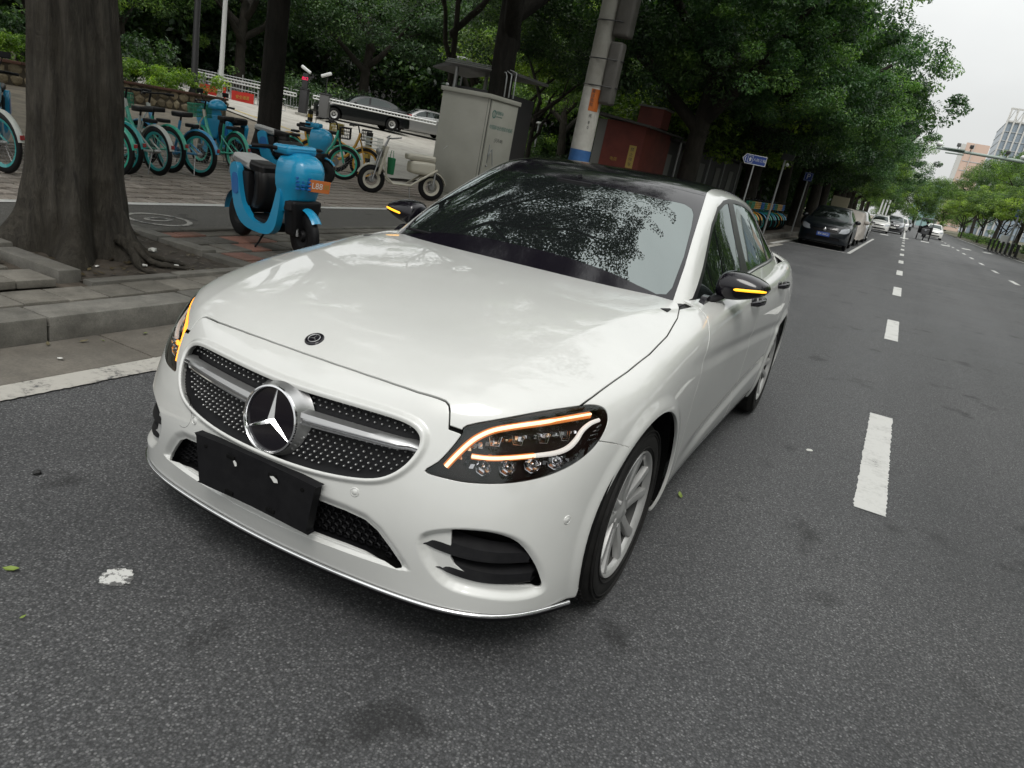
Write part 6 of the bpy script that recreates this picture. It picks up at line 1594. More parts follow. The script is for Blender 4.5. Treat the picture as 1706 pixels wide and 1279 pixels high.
simple_car('parked_car', 'small white car further down the kerb', W['white'], (1.0, 99, 0), 0, (1, 1, 1.1), 3, True)
simple_car('parked_car', 'dark car at the far end of the kerb row', W['black'], (1.5, 118, 0), 0, (1, 1, 1.1), 3, True)
simple_car('approaching_car', 'white car driving towards us in the middle lane', W['white'], (4.25, 88, 0), 0, (1, 1, 1.05), 3)
# car under its cover
def covered_car():
    e = None; nx, ny = 40, 90; V = []; F = []; rs = np.random.RandomState(4)
    prof = [(-2.3, .35), (-2.25, .62), (-2.05, .80), (-1.0, .99), (-.35, 1.40), (.2, 1.48), (1.0, 1.46), (1.6, 1.32), (2.0, 1.10), (2.25, .95), (2.33, .6), (2.36, .3)]
    py = [p[0] for p in prof]; pz = [p[1] for p in prof]
    for j in range(ny+1):
        y = -2.3+4.66*j/ny; zc = np.interp(y, py, pz); half = .93*(1-.12*abs(y/2.35)**4)
        for i in range(nx+1):
            u = -1+2*i/nx; a = u*1.0
            t = abs(u); 
            if t < .5: x = half*.84*(t/.5); z = zc*(1-.05*(t/.5)**2)
            else:
                k = (t-.5)/.5; x = half*(.84+.14*min(1, k*2.0))+.02*k; z = zc*.95*(1-k)+.28*k
                x += .022*math.sin(y*9+u*2)*k+.014*math.sin(y*23+3*u)*k
            z += .008*math.sin(y*6+u*7)+.005*math.sin(y*15-u*9)
            V.append((math.copysign(x, u), y, z))
    for j in range(ny):
        for i in range(nx): F.append((j*(nx+1)+i, j*(nx+1)+i+1, (j+1)*(nx+1)+i+1, (j+1)*(nx+1)+i))
    e = empty('covered_car', (-1.02, 34.9, 0)); tag(e, 'car parked under a loose beige cover behind the black hatchback', 'car')
    b = MB(); b.add(V, F); b.build('car_cover', W['cover'], e, 80)
    for s in (1, -1):
        for y in (-1.45, 1.4): wheel_parts(e, y, .32, .10, K['black'], M['alloy'], M['alloy'], 28, 'cast', x=s*.74, hub=.05)
        b = MB(); b.ball((s*.98, -.55, 1.0), (.12, .09, .09), 12); b.build('mirror_bulge', W['cover'], e, 80)
covered_car()
# cargo tricycle with rider, driving towards us
def tricycle():
    e = empty('cargo_tricycle', (3.1, 72, 0)); tag(e, 'dark three wheeled cargo tricycle with canopy driving towards us', 'tricycle')
    b = MB(); b.box(-.55, -.2, .55, .55, 1.3, 1.15, bev=.04); b.build('cargo_box', K['black'], e, 50)
    b = MB(); b.box(-.52, -1.0, 1.78, .52, 1.2, 1.84, bev=.02)
    for s in (1, -1):
        b.tube([(s*.46, -.9, .9), (s*.48, -.95, 1.8)], .02, 6); b.tube([(s*.5, 1.0, 1.1), (s*.5, 1.1, 1.8)], .02, 6)
    b.build('canopy', W['grey'], e, 50)
    b = MB(); blob(b, (0, -.85, .75), (.62, .2, .5), None, .06); b.tube([(-.34, -.75, 1.12), (0, -.85, 1.08), (.34, -.75, 1.12)], .016, 6); b.build('front_fairing', W['grey'], e, 60)
    b = MB(); b.ball((0, -.97, .85), (.08, .04, .08), 10); b.build('headlamp', W['headlamp'], e, 60)
    wheel_parts(e, -1.0, .26, .08, K['black'], K['steel'], K['steel'], 20, 'cast', nm='wheel')
    for s in (1, -1): wheel_parts(e, .75, .26, .08, K['black'], K['steel'], K['steel'], 20, 'cast', x=s*.5, nm='wheel')
tricycle()
def rider(loc, label):
    e = empty('person', loc); tag(e, label, 'person')
    V = [(0, 0, .62), (0, .02, .85), (0, 0, 1.08), (0, -.02, 1.2), (0, -.03, 1.30), (.17, -.02, 1.12), (.22, -.15, .95), (.17, -.42, 1.02), (-.17, -.02, 1.12), (-.22, -.15, .95), (-.17, -.42, 1.02), (.1, -.35, .62), (.11, -.42, .22), (-.1, -.35, .62), (-.11, -.42, .22)]
    E_ = [(0, 1), (1, 2), (2, 3), (3, 4), (2, 5), (5, 6), (6, 7), (2, 8), (8, 9), (9, 10), (0, 11), (11, 12), (0, 13), (13, 14)]
    rr = [.15, .16, .17, .06, .10, .07, .05, .035, .07, .05, .035, .09, .05, .09, .05]
    me = bpy.data.meshes.new('body'); me.from_pydata(V, E_, []); o = link('body', me, e); md = o.modifiers.new('sk', 'SKIN'); 
    for i, v in enumerate(me.skin_vertices[0].data): v.radius = (rr[i], rr[i])
    me.skin_vertices[0].data[0].use_root = True
    s2 = o.modifiers.new('ss', 'SUBSURF'); s2.levels = s2.render_levels = 2; me.materials.append(mat('dark_jacket', (.03, .03, .035), .8))
    b = MB(); b.ball((0, -.04, 1.42), (.075, .09, .11), 14); b.build('head', mat('skin', (.35, .20, .13), .6), e, 80)
    b = MB(); b.ball((0, -.03, 1.47), (.10, .12, .10), 14); b.build('helmet', mat('rider_helmet', (.02, .02, .03), .3), e, 80)
    return e
rider((3.1, 71.9, .05), 'person in dark clothes and helmet riding the cargo tricycle')
# ------------------------------------------------------------------ street furniture
U = {}
U['cab'] = vary(mat('cabinet_grey', (.32, .32, .275), .5), 2.2, (.29, .29, .25), (.345, .34, .30))
U['cabseam'] = mat('cabinet_seam', (.05, .05, .045), .7)
U['print'] = mat('faded_green_print', (.04, .14, .12), .6)
U['printk'] = mat('dark_print', (.05, .05, .05), .6)
U['pole'] = vary(mat('concrete_pole', (.30, .29, .26), .75), 3, (.24, .232, .205), (.34, .33, .30), bstr=.2, bdist=.004, bscale=60)
U['polewhite'] = vary(mat('pole_white_paint', (.50, .49, .45), .6), 4, (.42, .41, .37), (.56, .55, .51))
U['poleblue'] = vary(mat('pole_blue_band', (.03, .12, .34), .6), 6, (.025, .10, .28), (.045, .15, .38))
U['duct'] = vary(mat('cable_duct', (.09, .085, .078), .5), 3, (.07, .066, .06), (.11, .105, .097))
U['orange'] = mat('orange_notice', (.50, .13, .02), .6)
U['shedred'] = vary(mat('red_shed_sheet', (.16, .03, .02), .6), 2.5, (.11, .022, .016), (.19, .038, .026))
U['shedgrey'] = mat('shed_grey_panel', (.20, .20, .19), .6)
U['darkroof'] = mat('dark_roof_sheet', (.035, .033, .03), .7)
U['notice'] = mat('yellow_notice', (.42, .30, .08), .7)
U['blue'] = mat('sign_blue', (.015, .045, .22), .45)
U['signwhite'] = mat('sign_white', (.55, .56, .56), .5)
U['galv'] = mat('galvanised_steel', (.30, .31, .31), .45, metal=.5)
U['white'] = mat('white_painted_metal', (.62, .63, .62), .45)
U['dark'] = mat('dark_housing', (.03, .03, .032), .5)
U['grey'] = mat('grey_housing', (.10, .10, .10), .5)
U['banner'] = mat('red_banner', (.42, .02, .012), .7)
U['yel'] = mat('bollard_yellow', (.40, .28, .05), .6)
U['blk'] = mat('bollard_black', (.015, .015, .015), .6)
U['led'] = mat('red_led', (.5, .01, .05), .5, emit=(1, .02, .12), es=1.5)
U['capstone'] = stone('red_capstone', (.12, .06, .045), (.19, .10, .075), 6)
U['rubble'] = stone('rubble_stone', (.16, .125, .075), (.36, .31, .22), 3.2, dirt=(.09, .07, .045), rnd=.45)
U['mortar'] = mat('mortar', (.10, .085, .065), .9)
U['gantry'] = mat('gantry_pale_green', (.24, .29, .26), .5)
U['facade'] = mat('dark_facade', (.035, .035, .035), .6)
U['litter'] = mat('white_litter', (.50, .50, .47), .8)
U['leafg'] = mat('fallen_leaf_green', (.16, .22, .04), .6)
U['leafb'] = mat('fallen_leaf_brown', (.10, .085, .045), .7)
def up(e): e.rotation_euler.y = LEAN; return e
# utility cabinet
c = up(empty('utility_cabinet', (-6.60, 11.65, gz(-6.6)))); tag(c, 'tall grey beige utility cabinet with handle and green lettering beside the cream moped', 'cabinet')
b = MB(); b.box(-.54, -.57, .12, .54, .57, 2.06, bev=.006); b.build('cabinet_body', U['cab'], c, 40)
b = MB(); b.box(-.60, -.62, 0, .60, .62, .12, bev=.01); b.build('plinth', U['pole'], c, 40)
b = MB(); b.box(-.575, -.605, 2.055, .575, .605, 2.135, bev=.008); b.build('cabinet_roof', U['cab'], c, 40)
b = MB(); b.box(.541, -.50, .20, .556, .52, 2.02, bev=.004); dr = b.build('cabinet_door', U['cab'], c, 40)
b = MB(); b.box(.528, -.545, .15, .5445, -.520, 2.05); b.box(-.50, -.572, .18, .50, -.5705, .185); b.box(.505, -.5722, .15, .512, -.57, 2.05); b.build('cabinet_joint', U['cabseam'], c)
b = MB(); b.box(.555, -.36, 1.02, .575, -.31, 1.08, bev=.006); b.tube([(.572, -.335, 1.07), (.60, -.29, 1.16), (.615, -.20, .86)], .011, 6); b.box(.556, -.345, .90, .566, -.325, 1.24, bev=.003); b.ball((.57, -.36, .84), .02, 8); b.build('cabinet_handle', U['galv'], dr, 50)
b = MB(); b.ball((-.50, -.52, 2.17), .035, 10); b.build('lifting_eye', U['galv'], c, 60)
RY = (R(90), 0, R(90))
txt('cabinet_logo', '中国移动', .075, U['print'], dr, (.5575, -.16, 1.83), RY, .0006); txt('cabinet_logo', 'CHINA MOBILE', .035, U['print'], dr, (.5575, -.16, 1.765), RY, .0006)
b = MB(); b.lathe([(.055, 0), (.075, 0), (.075, .002), (.055, .002)], 20, Matrix.Translation((.556, -.36, 1.80)), axis='x', close=True); b.box(.556, -.385, 1.74, .558, -.375, 1.86); b.box(.556, -.345, 1.74, .558, -.335, 1.86); b.build('cabinet_emblem', U['print'], dr)
txt('cabinet_lettering', '中国移动无线综合机柜', .088, U['print'], dr, (.5575, .0, 1.56), RY, .0006, sx=1.06); txt('cabinet_lettering', '(天河-08)', .085, U['printk'], dr, (.5575, -.03, 1.33), RY, .0006)
b = MB(); b.tube([(-.33, -.572, .98), (-.24, -.574, 1.06)], .006, 4); b.build('scratch', U['signwhite'], c)
# shelter roof behind the cabinet
s = up(empty('shelter', (-8.5, 15.0, gz(-8.5)))); tag(s, 'low dark shelter roof on posts behind the grey cabinet', 'shelter')
b = MB(); b.prism([(-1.25, 2.72), (-.75, 2.90), (1.15, 2.86), (1.15, 2.80), (-.7, 2.80), (-1.25, 2.69)], -.7, .9, 'xz'); b.build('shelter_roof', U['grey'], s, 30, fix=True)
for yy in (-.6, .8):
    b = MB(); b.tube([(-.6, yy, 0), (-.6, yy, 2.8)], .05, 8); b.build('post', U['galv'], s, 60)
for k in range(3):
    b = MB(); b.tube([(-.8, -.75-.05*k, 2.94-.04*k), (.9, -.75-.05*k, 2.90-.04*k), (1.12-.09*k, -.75-.05*k, 2.86-.06*k), (1.14-.09*k, -.75-.05*k, 2.3)], .018, 6); b.build('cable_pipe', U['galv'], s, 60)
b = MB(); b.box(-.75, -.5, .0, .9, .8, 2.4, bev=.01); b.build('shelter_box', U['dark'], s, 40)
# utility pole
p = up(empty('utility_pole', (-6.17, 16.0, gz(-6.17)))); tag(p, 'concrete utility pole with blue and white painted foot and strapped cable duct', 'pole')
b = MB(); b.lathe([(.262, 0), (.262, 1.20)], 32); b.build('pole_foot', U['polewhite'], p, 60)
b = MB(); b.lathe([(.263, 1.18), (.262, 1.50)], 32); b.build('blue_band', U['poleblue'], p, 60)
b = MB(); b.lathe([(.261, 1.50), (.255, 2.95)], 32); b.build('white_section', U['polewhite'], p, 60)
b = MB(); b.lathe([(.253, 2.95), (.21, 9.5), (0, 9.5)], 32); b.build('pole_shaft', U['pole'], p, 60)
b = MB(); b.box(-.17, -.15, 2.62, .17, .15, 4.02, bev=.07); d1 = b.build('cable_duct', U['duct'], p, 60); d1.location = (.40, -.02, 0)
b = MB(); b.box(-.22, -.18, 4.12, .22, .18, 7.5, bev=.08); d1 = b.build('cable_duct', U['duct'], p, 60); d1.location = (.44, -.02, 0)
for z in (3.02, 3.62, 4.45):
    b = MB(); b.tube([(.16+.44*math.cos(a)*(.98), .28*math.sin(a), z+.02*math.sin(a)) for a in [i*math.pi/12 for i in range(24)]], .014, 5, closed=True); b.build('strap', U['dark'], p, 60)
b = MB(); b.add([(.262*math.cos(a), .262*math.sin(a), z) for z in (2.42, 2.92) for a in [R(-75+8*i) for i in range(8)]], [(i, i+1, 9+i, 8+i) for i in range(7)]); b.build('notice_sticker', U['orange'], p)
for z, ch in ((2.86, '高'), (2.76, '压'), (2.66, '危'), (2.56, '险')): txt('notice_lettering', ch, .085, U['printk'], p, (.120, -.2405, z), (R(90), 0, R(27)), .0008)
for z, ch in ((2.30, '天'), (2.15, '8'), (2.03, '0')): txt('pole_lettering', ch, .09, U['printk'], p, (.150, -.222, z), (R(90), 0, R(34)), .0008)
# red shed and dark sheds
s = up(empty('shed', (-6.55, 20.0, gz(-6.55)))); tag(s, 'dark red sheet metal shed with yellow notice behind the utility pole', 'shed')
b = MB(); b.box(-.62, -.2, 0, .62, 2.4, 2.52); b.build('wall', U['shedred'], s)
b = MB(); b.box(-.92, -.16, 0, -.62, 2.4, 2.5); b.build('side_panel', U['shedgrey'], s)
b = MB(); b.prism([(-1.25, 2.62), (-1.2, 2.70), (.9, 2.52), (.9, 2.46)], -.75, 2.8, 'xz'); b.build('roof', U['darkroof'], s, 30, fix=True)
b = MB(); b.box(-.15, 1.0, 2.58, .62, 1.8, 3.12); b.build('roof_tank_box', U['shedred'], s)
b = MB(); b.box(-.2, .95, 3.12, .68, 1.85, 3.17); b.build('roof_tank_lid', U['shedgrey'], s)
b = MB(); b.box(.24, -.212, 1.28, .46, -.202, 1.92); nb = b.build('notice_board', U['notice'], s)
for z, ch in ((1.80, '禁'), (1.66, '止'), (1.52, '停'), (1.38, '车')): txt('notice_lettering', ch, .12, U['printk'], s, (.35, -.215, z), (R(90), 0, 0), .001)
txt('shed_lettering', '电房', .12, U['yel'], s, (-.18, -.205, 1.45), (R(90), 0, 0), .001)
s = up(empty('shed_row', (-6.3, 27.2, gz(-6.3)))); tag(s, 'row of dark sheds with grey panels running behind the street trees', 'shed')
b = MB(); b.box(-1.3, -4.6, 0, .1, 8.4, 2.35); b.build('wall', U['facade'], s)
b = MB(); b.prism([(-1.6, 2.35), (-1.5, 2.55), (.75, 2.42), (.75, 2.36)], -4.9, 8.7, 'xz'); b.build('roof', U['darkroof'], s, 30, fix=True)
for y in (-3.9, -1.6, .8, 3.6, 6.2):
    b = MB(); b.box(.101, y-.42, .05, .13, y+.42, 1.95, bev=.006); b.build('grey_panel', U['shedgrey'], s)
for y in (-4.6, -2.6, -.3, 2.2, 5.0, 8.0):
    b = MB(); b.tube([(.66, y, 0), (.66, y, 2.4)], .035, 8); b.build('post', U['galv'], s, 60)
# arrow sign
s = up(empty('direction_sign', (-2.74, 20.1, .15))); tag(s, 'blue arrow shaped sign with white Chinese lettering pointing left on a thin post', 'sign')
s.rotation_euler.z = R(22)
b = MB(); b.tube([(0, .02, 0), (0, .02, 2.02)], .022, 8); b.build('post', U['galv'], s, 60)
ar = [(-.36, 2.155), (-.27, 2.285), (.30, 2.285), (.30, 2.025), (-.27, 2.025)]
b = MB(); b.prism(ar, -.012, .0, 'xz'); bd = b.build('sign_board', U['signwhite'], s, fix=True)
ar2 = [(-.337, 2.155), (-.262, 2.268), (.284, 2.268), (.284, 2.042), (-.262, 2.042)]
b = MB(); b.prism(ar2, -.014, -.0125, 'xz'); b.build('sign_face', U['blue'], bd, fix=True)
b = MB()
for x0, z0, x1, z1 in ((-.215, 2.235, -.075, 2.245), (-.215, 2.065, -.075, 2.075), (-.215, 2.075, -.205, 2.235), (-.085, 2.075, -.075, 2.235)): b.box(x0, -.0155, z0, x1, -.0142, z1)
b.box(-.165, -.0155, 2.105, -.125, -.0142, 2.16); b.add([(-.185, -.0155, 2.155), (-.105, -.0155, 2.155), (-.145, -.0155, 2.215)], [(0, 1, 2)]); b.add([(-.30, -.0155, 2.155), (-.255, -.0155, 2.225), (-.243, -.0155, 2.218), (-.282, -.0155, 2.155), (-.243, -.0155, 2.092), (-.255, -.0155, 2.085)], [(0, 3, 2, 1), (0, 5, 4, 3)])
b.build('pictogram', U['signwhite'], bd)
txt('sign_lettering', '人防工程', .088, U['signwhite'], bd, (.11, -.0150, 2.155), (R(90), 0, 0), .0006)
# small parking sign
s = up(empty('parking_sign', (-2.70, 31.9, .15))); tag(s, 'small square blue sign with white letter P on a post by the kerb trees', 'sign')
b = MB(); b.tube([(0, .03, 0), (0, .03, 2.5)], .03, 8); b.build('post', U['galv'], s, 60)
b = MB(); b.box(-.17, -.01, 2.13, .17, .01, 2.47, bev=.008); bd = b.build('sign_board', U['blue'], s, 40)
txt('sign_lettering', 'P', .30, U['signwhite'], bd, (0, -.013, 2.30), (R(90), 0, 0), .001)
b = MB()
for x0, z0, x1, z1 in ((-.15, 2.15, .15, 2.158), (-.15, 2.442, .15, 2.45), (-.15, 2.15, -.142, 2.45), (.142, 2.15, .15, 2.45)): b.box(x0, -.0125, z0, x1, -.0105, z1)
b.build('sign_border', U['signwhite'], bd)
# solar panel on a post
s = up(empty('solar_panel', (-2.75, 25.1, .15))); tag(s, 'tilted solar panel with a small white camera on a post by the kerb', 'solar panel')
b = MB(); b.tube([(0, 0, 0), (0, 0, 2.55)], .035, 8); b.build('post', U['galv'], s, 60)
b = MB(); b.box(-.20, -.16, -.012, .20, .16, .012, bev=.004); q = b.build('panel', U['dark'], s, 40); q.location = (.06, -.02, 2.60); q.rotation_euler = (R(38), 0, 0)
b = MB(); b.ball((.12, -.06, 2.36), .06, 10); b.build('camera', U['white'], s, 60)
# beige board behind the parked cars
s = up(empty('site_board', (-2.55, 49.4, .15))); tag(s, 'plain beige board standing on the footway behind the parked cars', 'board')
b = MB(); b.box(-.50, -.03, 1.35, .50, .03, 1.98, bev=.01); b.build('board', mat('beige_board', (.34, .31, .22), .7), s)
for x in (-.4, .4):
    b = MB(); b.tube([(x, .03, 0), (x, .03, 1.9)], .03, 6); b.build('post', U['galv'], s)
# white banner poles far down the kerb
for i in range(3):
    s = up(empty('banner_pole', (-2.75+.5*i, 130.8+.3*i, 0))); tag(s, ['leftmost of three slim white poles far down the kerb', 'middle of three slim white poles far down the kerb', 'rightmost of three slim white poles far down the kerb'][i], 'pole', 'slim white poles')
    b = MB(); b.tube([(0, 0, 0), (0, 0, 3.95)], .12, 8); b.build('pole_shaft', U['white'], s, 60)
    b = MB(); b.lathe([(.16, 0), (.16, .10), (.12, .14)], 8); b.build('pole_base', U['galv'], s, 60)
# bollards
bm_ = MB(); 
def bollard(x, y, label):
    s = up(empty('bollard', (x, y, gz(x)))); tag(s, label, 'bollard', 'black and yellow striped bollards')
    for k in range(8):
        b = MB(); b.lathe([(.0 if k == 7 else .085, .11*(k+1)), (.085, .11*(k+1)), (.085, .11*k)], 20); b.build('stripe_band', U['yel'] if k % 2 == 0 else U['blk'], s, 50, fix=True)
bollard(-11.6, 14.55, 'striped bollard nearest to the cream moped'); bollard(-14.2, 16.3, 'striped bollard behind the black bicycle basket'); bollard(-17.0, 18.0, 'striped bollard in front of the gate pillars')
# planter wall with rubble face and red capstones
pw = empty('planter_wall', (-19.5, 11.5, gz(-19.5))); tag(pw, 'rubble stone planter wall with red capstones under the bright hedge', 'wall')
b = MB(); b.box(-.30, -7.0, -.1, .0, 5.2, .50); b.box(-4.2, 4.9, -.1, -.3, 5.2, .50); b.build('wall_core', U['mortar'], pw)
rs = random.Random(9)
sm_ = []
for v in range(6):
    bm = bmesh.new(); bmesh.ops.create_icosphere(bm, subdivisions=1, radius=1)
    for q in bm.verts: q.co = Vector((q.co.x*.05, q.co.y*.5*(1+rs.uniform(-.2, .2)), q.co.z*.5*(1+rs.uniform(-.2, .2))))
    me = bpy.data.meshes.new('rubble'); bm.to_mesh(me); bm.free(); me.materials.append(U['rubble']); sm_.append(me)
for j, zc in enumerate((.10, .36)):
    y = -6.9+.1*j
    while y < 5.1:
        w = rs.uniform(.24, .42); o = bpy.data.objects.new('stone', rs.choice(sm_)); COL.objects.link(o); o.parent = pw; o.location = (.0, y+w/2, zc+rs.uniform(-.02, .02)); o.scale = (1, w*1.0, .29); y += w
for k in range(13):
    b = MB() if k == 0 else None
    if k == 0: b.box(-.20, -.46, 0, .20, .46, .075, bev=.008); capm = b.mesh('capstone', U['capstone'], 40)
    o = bpy.data.objects.new('capstone', capm); COL.objects.link(o); o.parent = pw; o.location = (-.14, -6.5+k*.94, .50+rs.uniform(-.003, .003))
b = MB(); b.box(-4.2, -7, .3, -.25, 5.0, .46); b.build('planter_soil', G['soil'], pw)
for (x, y, m, r, h, lab) in ((-20.6, 17.35, U['white'], .085, 5.2, 'slim white lamp post at the right end of the hedge'), (-20.7, 16.35, U['dark'], .11, 5.2, 'black lamp post rising from the hedge left of the white one')):
    s = up(empty('lamp_post', (x, y, gz(x)))); tag(s, lab, 'lamp post'); b = MB(); b.lathe([(r*1.5, 0), (r*1.4, .5), (r, .6), (r*.8, h), (0, h)], 14); b.build('post', m, s, 50)
    b = MB(); b.tube([(0, 0, h-.1), (.2, -.1, h+.1), (.75, -.35, h+.1)], [.04, .04, .05], 6); b.build('lamp_arm', m, s, 50)
# gate: housings, booms, fence with banners
def pillar(x, y, label, m, w=.34):
    s = up(empty('gate_pillar', (x, y, gz(x)))); tag(s, label, 'gate pillar'); s.rotation_euler.z = R(28)
    b = MB(); b.box(-w/2, -.2, .10, w/2, .2, 1.15, bev=.02); b.build('housing', m, s, 40)
    b = MB(); b.box(-w/2-.10, -.30, 0, w/2+.10, .30, .12, bev=.01); b.build('plinth', U['pole'], s)
    b = MB(); b.box(-w/2-.03, -.22, 1.15, w/2+.03, .22, 1.22, bev=.01); b.build('housing_lid', U['dark'], s, 40); return s
g1 = pillar(-24.45, 25.35, 'dark gate pillar with red display and white camera', U['dark']); g2 = pillar(-23.55, 25.75, 'grey gate pillar right of the one with red display', U['grey'], .42)
b = MB(); b.box(-.10, -.24, 1.22, .14, -.05, 1.85, bev=.01); b.build('display_box', U['dark'], g1); txt('display_digits', '出口', .15, U['led'], g1, (.02, -.245, 1.62), (R(90), 0, 0), .002)
for g_, dx, ry in ((g1, -.02, R(28)), (g2, -.05, R(-24))):
    b = MB(); blob(b, (0, 0, 0), (.50, .16, .14), None, .05); q = b.build('gate_camera', U['white'], g_, 60); q.location = (dx, -.05, 2.02); q.rotation_euler = (0, ry, 0)
    b = MB(); b.tube([(dx+.05, 0, 1.2), (dx+.05, 0, 1.96)], .025, 6); b.build('camera_stem', U['dark'], g_)
def boom(p0, p1, label):
    p0, p1 = Vector(p0), Vector(p1); s = empty('barrier_boom', p0); tag(s, label, 'barrier'); d = p1-p0
    for z in (0, .13):
        b = MB(); b.tube([(0, 0, z), d+Vector((0, 0, z))], .035, 6); b.build('rail', U['white'], s, 60)
    n = int(d.length/.15)
    for k in range(n+1):
        b = MB(); b.tube([d*k/n, d*k/n+Vector((0, 0, .13))], .018, 5); b.build('rail_link', U['white'], s)
boom((-29.2, 23.1, 2.42), (-24.7, 25.15, 2.20), 'white folding boom left of the gate pillars'); boom((-24.0, 25.5, 2.25), (-18.9, 28.2, 2.02), 'white boom reaching over the driveway above the black sedan')
def fence(p0, p1, label, h=.62, banners=()):
    p0, p1 = Vector(p0), Vector(p1); s = empty('fence', p0); tag(s, label, 'fence'); d = p1-p0; n = int(d.length/.16)
    for z in (.08, h-.05):
        b = MB(); b.tube([(0, 0, z), d+Vector((0, 0, z))], .022, 5); b.build('rail', U['galv'], s)
    bal = None
    for k in range(n+1):
        if bal is None: b = MB(); b.tube([(0, 0, 0), (0, 0, h)], .014, 4); bal = b.mesh('baluster', U['galv'])
        o = link('baluster', bal, s); o.location = d*k/n
        if k % 8 == 0: o.scale = (2.6, 2.6, 1.15)
    return s
fence((-29.5, 22.5, 1.72), (-25.9, 24.0, 1.46), 'low metal fence behind the two red banners'); fence((-25.6, 24.2, 1.45), (-24.9, 24.7, 1.42), 'short low metal fence right of the dark trunk')
fence((-34, 27, 1.9), (-26.5, 31.5, 1.6), 'low metal fence further behind the gate', 1.0)
for (p, w, lab, t) in (((-27.75, 23.05, 1.80), 1.25, 'left red banner tied on the gate fence', '创建文明城市'), ((-26.45, 23.62, 1.72), 1.05, 'right red banner tied on the gate fence', '安全通道')):
    s = empty('banner', p, R(24)); tag(s, lab, 'banner', 'red banners on the gate fence')
    b = MB(); V_ = [((-.5+i/12)*w, -.02+.015*math.sin(i*1.3), z+.01*math.sin(i)) for z in (-.22, .26) for i in range(13)]; b.add(V_, [(i, i+1, 14+i, 13+i) for i in range(12)]); b.build('banner_cloth', U['banner'], s)
    txt('banner_lettering', t, .17, U['yel'], s, (0, -.045, .02), (R(90), 0, 0), .002, sx=.95)
# mail box sized signs by the black sedan
s = up(empty('sign_stand', (-17.0, 31.0, gz(-17)))); tag(s, 'small white notice with flat roof right of the black sedan', 'sign')
b = MB(); b.box(-.30, -.02, .55, .05, .02, .85); b.build('notice_board', U['signwhite'], s); b = MB(); b.box(-.45, -.15, .95, .5, .15, 1.0); b.build('roof', U['grey'], s); b = MB(); b.box(.12, -.06, 0, .30, .06, .95); b.build('post', U['grey'], s)
for (x, y, h, lab) in ((-17.5, 34.5, 3.0, 'thin grey lamp post behind the green bush'), (-16.6, 34.0, 2.3, 'short white camera post behind the green bush'), (-21.2, 33.2, 4.4, 'dark square lamp on a tall post behind the sedan')):
    s = up(empty('lamp_post', (x, y, gz(x)))); tag(s, lab, 'lamp post'); b = MB(); b.tube([(0, 0, 0), (0, 0, h)], .05, 6); b.build('post', U['galv'] if h < 4 else U['dark'], s, 60)
    b = MB(); b.box(-.28, -.12, h, .10, .12, h+.10, bev=.02) if h != 4.4 else b.box(-.3, -.3, h, .3, .3, h+.14, bev=.03); b.build('lamp_head', U['white'] if h < 4 else U['galv'], s, 60)
# far buildings of the square, walls coloured dark
for (x0, y0, x1, y1, h, lab, sx_) in ((-62, -20, -52, 60, 15, 'long dark building behind the planter trees', 0), (-90, 66, -8, 76, 16, 'dark building behind the trees of the square', 1)):
    s = empty('building', ((x0+x1)/2, (y0+y1)/2, 0)); tag(s, lab, 'building'); X = (x1-x0)/2; Y = (y1-y0)/2
    b = MB(); b.box(-X, -Y, -1, X, Y, h); b.build('wall', U['facade'], s)
    wm = None; n = int((Y if sx_ == 0 else X)*2/4)
    for f in range(4):
        for k in range(n):
            if wm is None: b = MB(); b.box(-.02, -.9, -.8, .06, .9, .8, bev=.03); wm = b.mesh('window', M['pane'])
            o = link('window', wm, s)
            if sx_ == 0: o.location = (X, -Y+2+k*4, 3.5+f*3.3)
            else: o.location = (-X+2+k*4, -Y, 3.5+f*3.3); o.rotation_euler.z = R(-90)
# gantry across the road
s = up(empty('camera_gantry', (11.2, 61.6, .12))); s.rotation_euler.y = 0; tag(s, 'pale green gantry arm with traffic cameras reaching over the road', 'gantry')
b = MB(); b.lathe([(.22, 0), (.16, 6.5), (0, 6.5)], 16); b.build('mast', U['gantry'], s, 60)
d = Vector((1.85-11.2, 58.6-61.6, 0)); 
b = MB(); b.tube([(0, 0, 6.28), d*.4+Vector((0, 0, 6.33)), d+Vector((0, 0, 6.34))], [.16, .12, .075], 10); b.build('arm', U['gantry'], s, 60)
b = MB(); q0 = d*.97; b.box(q0.x, q0.y-.06, 6.40, q0.x+1.45, q0.y+.40, 6.46); b.box(q0.x+.3, q0.y-.06, 6.10, q0.x+1.45, q0.y+.3, 6.16); b.build('side_plate', U['gantry'], s)
for t, kind in ((.99, 'dome'), (.865, 'cam'), (.78, 'cam2'), (.54, 'cam2'), (.43, 'dome')):
    q = d*t; b = MB()
    if kind == 'dome': b.ball((q.x, q.y, 6.60), (.22, .2, .16), 12); b.tube([(q.x, q.y, 6.35), (q.x, q.y, 6.55)], .03, 6); o_ = b.build('dome_camera', U['white'], s, 60)
    else:
        b.tube([(q.x, q.y, 6.34), (q.x, q.y, 6.62)], .03, 6); blob(b, (q.x, q.y-.1, 6.74), (.24, .42, .22), None, .04, M=None); b.build('box_camera', U['dark'] if kind == 'cam2' else U['grey'], s, 60)
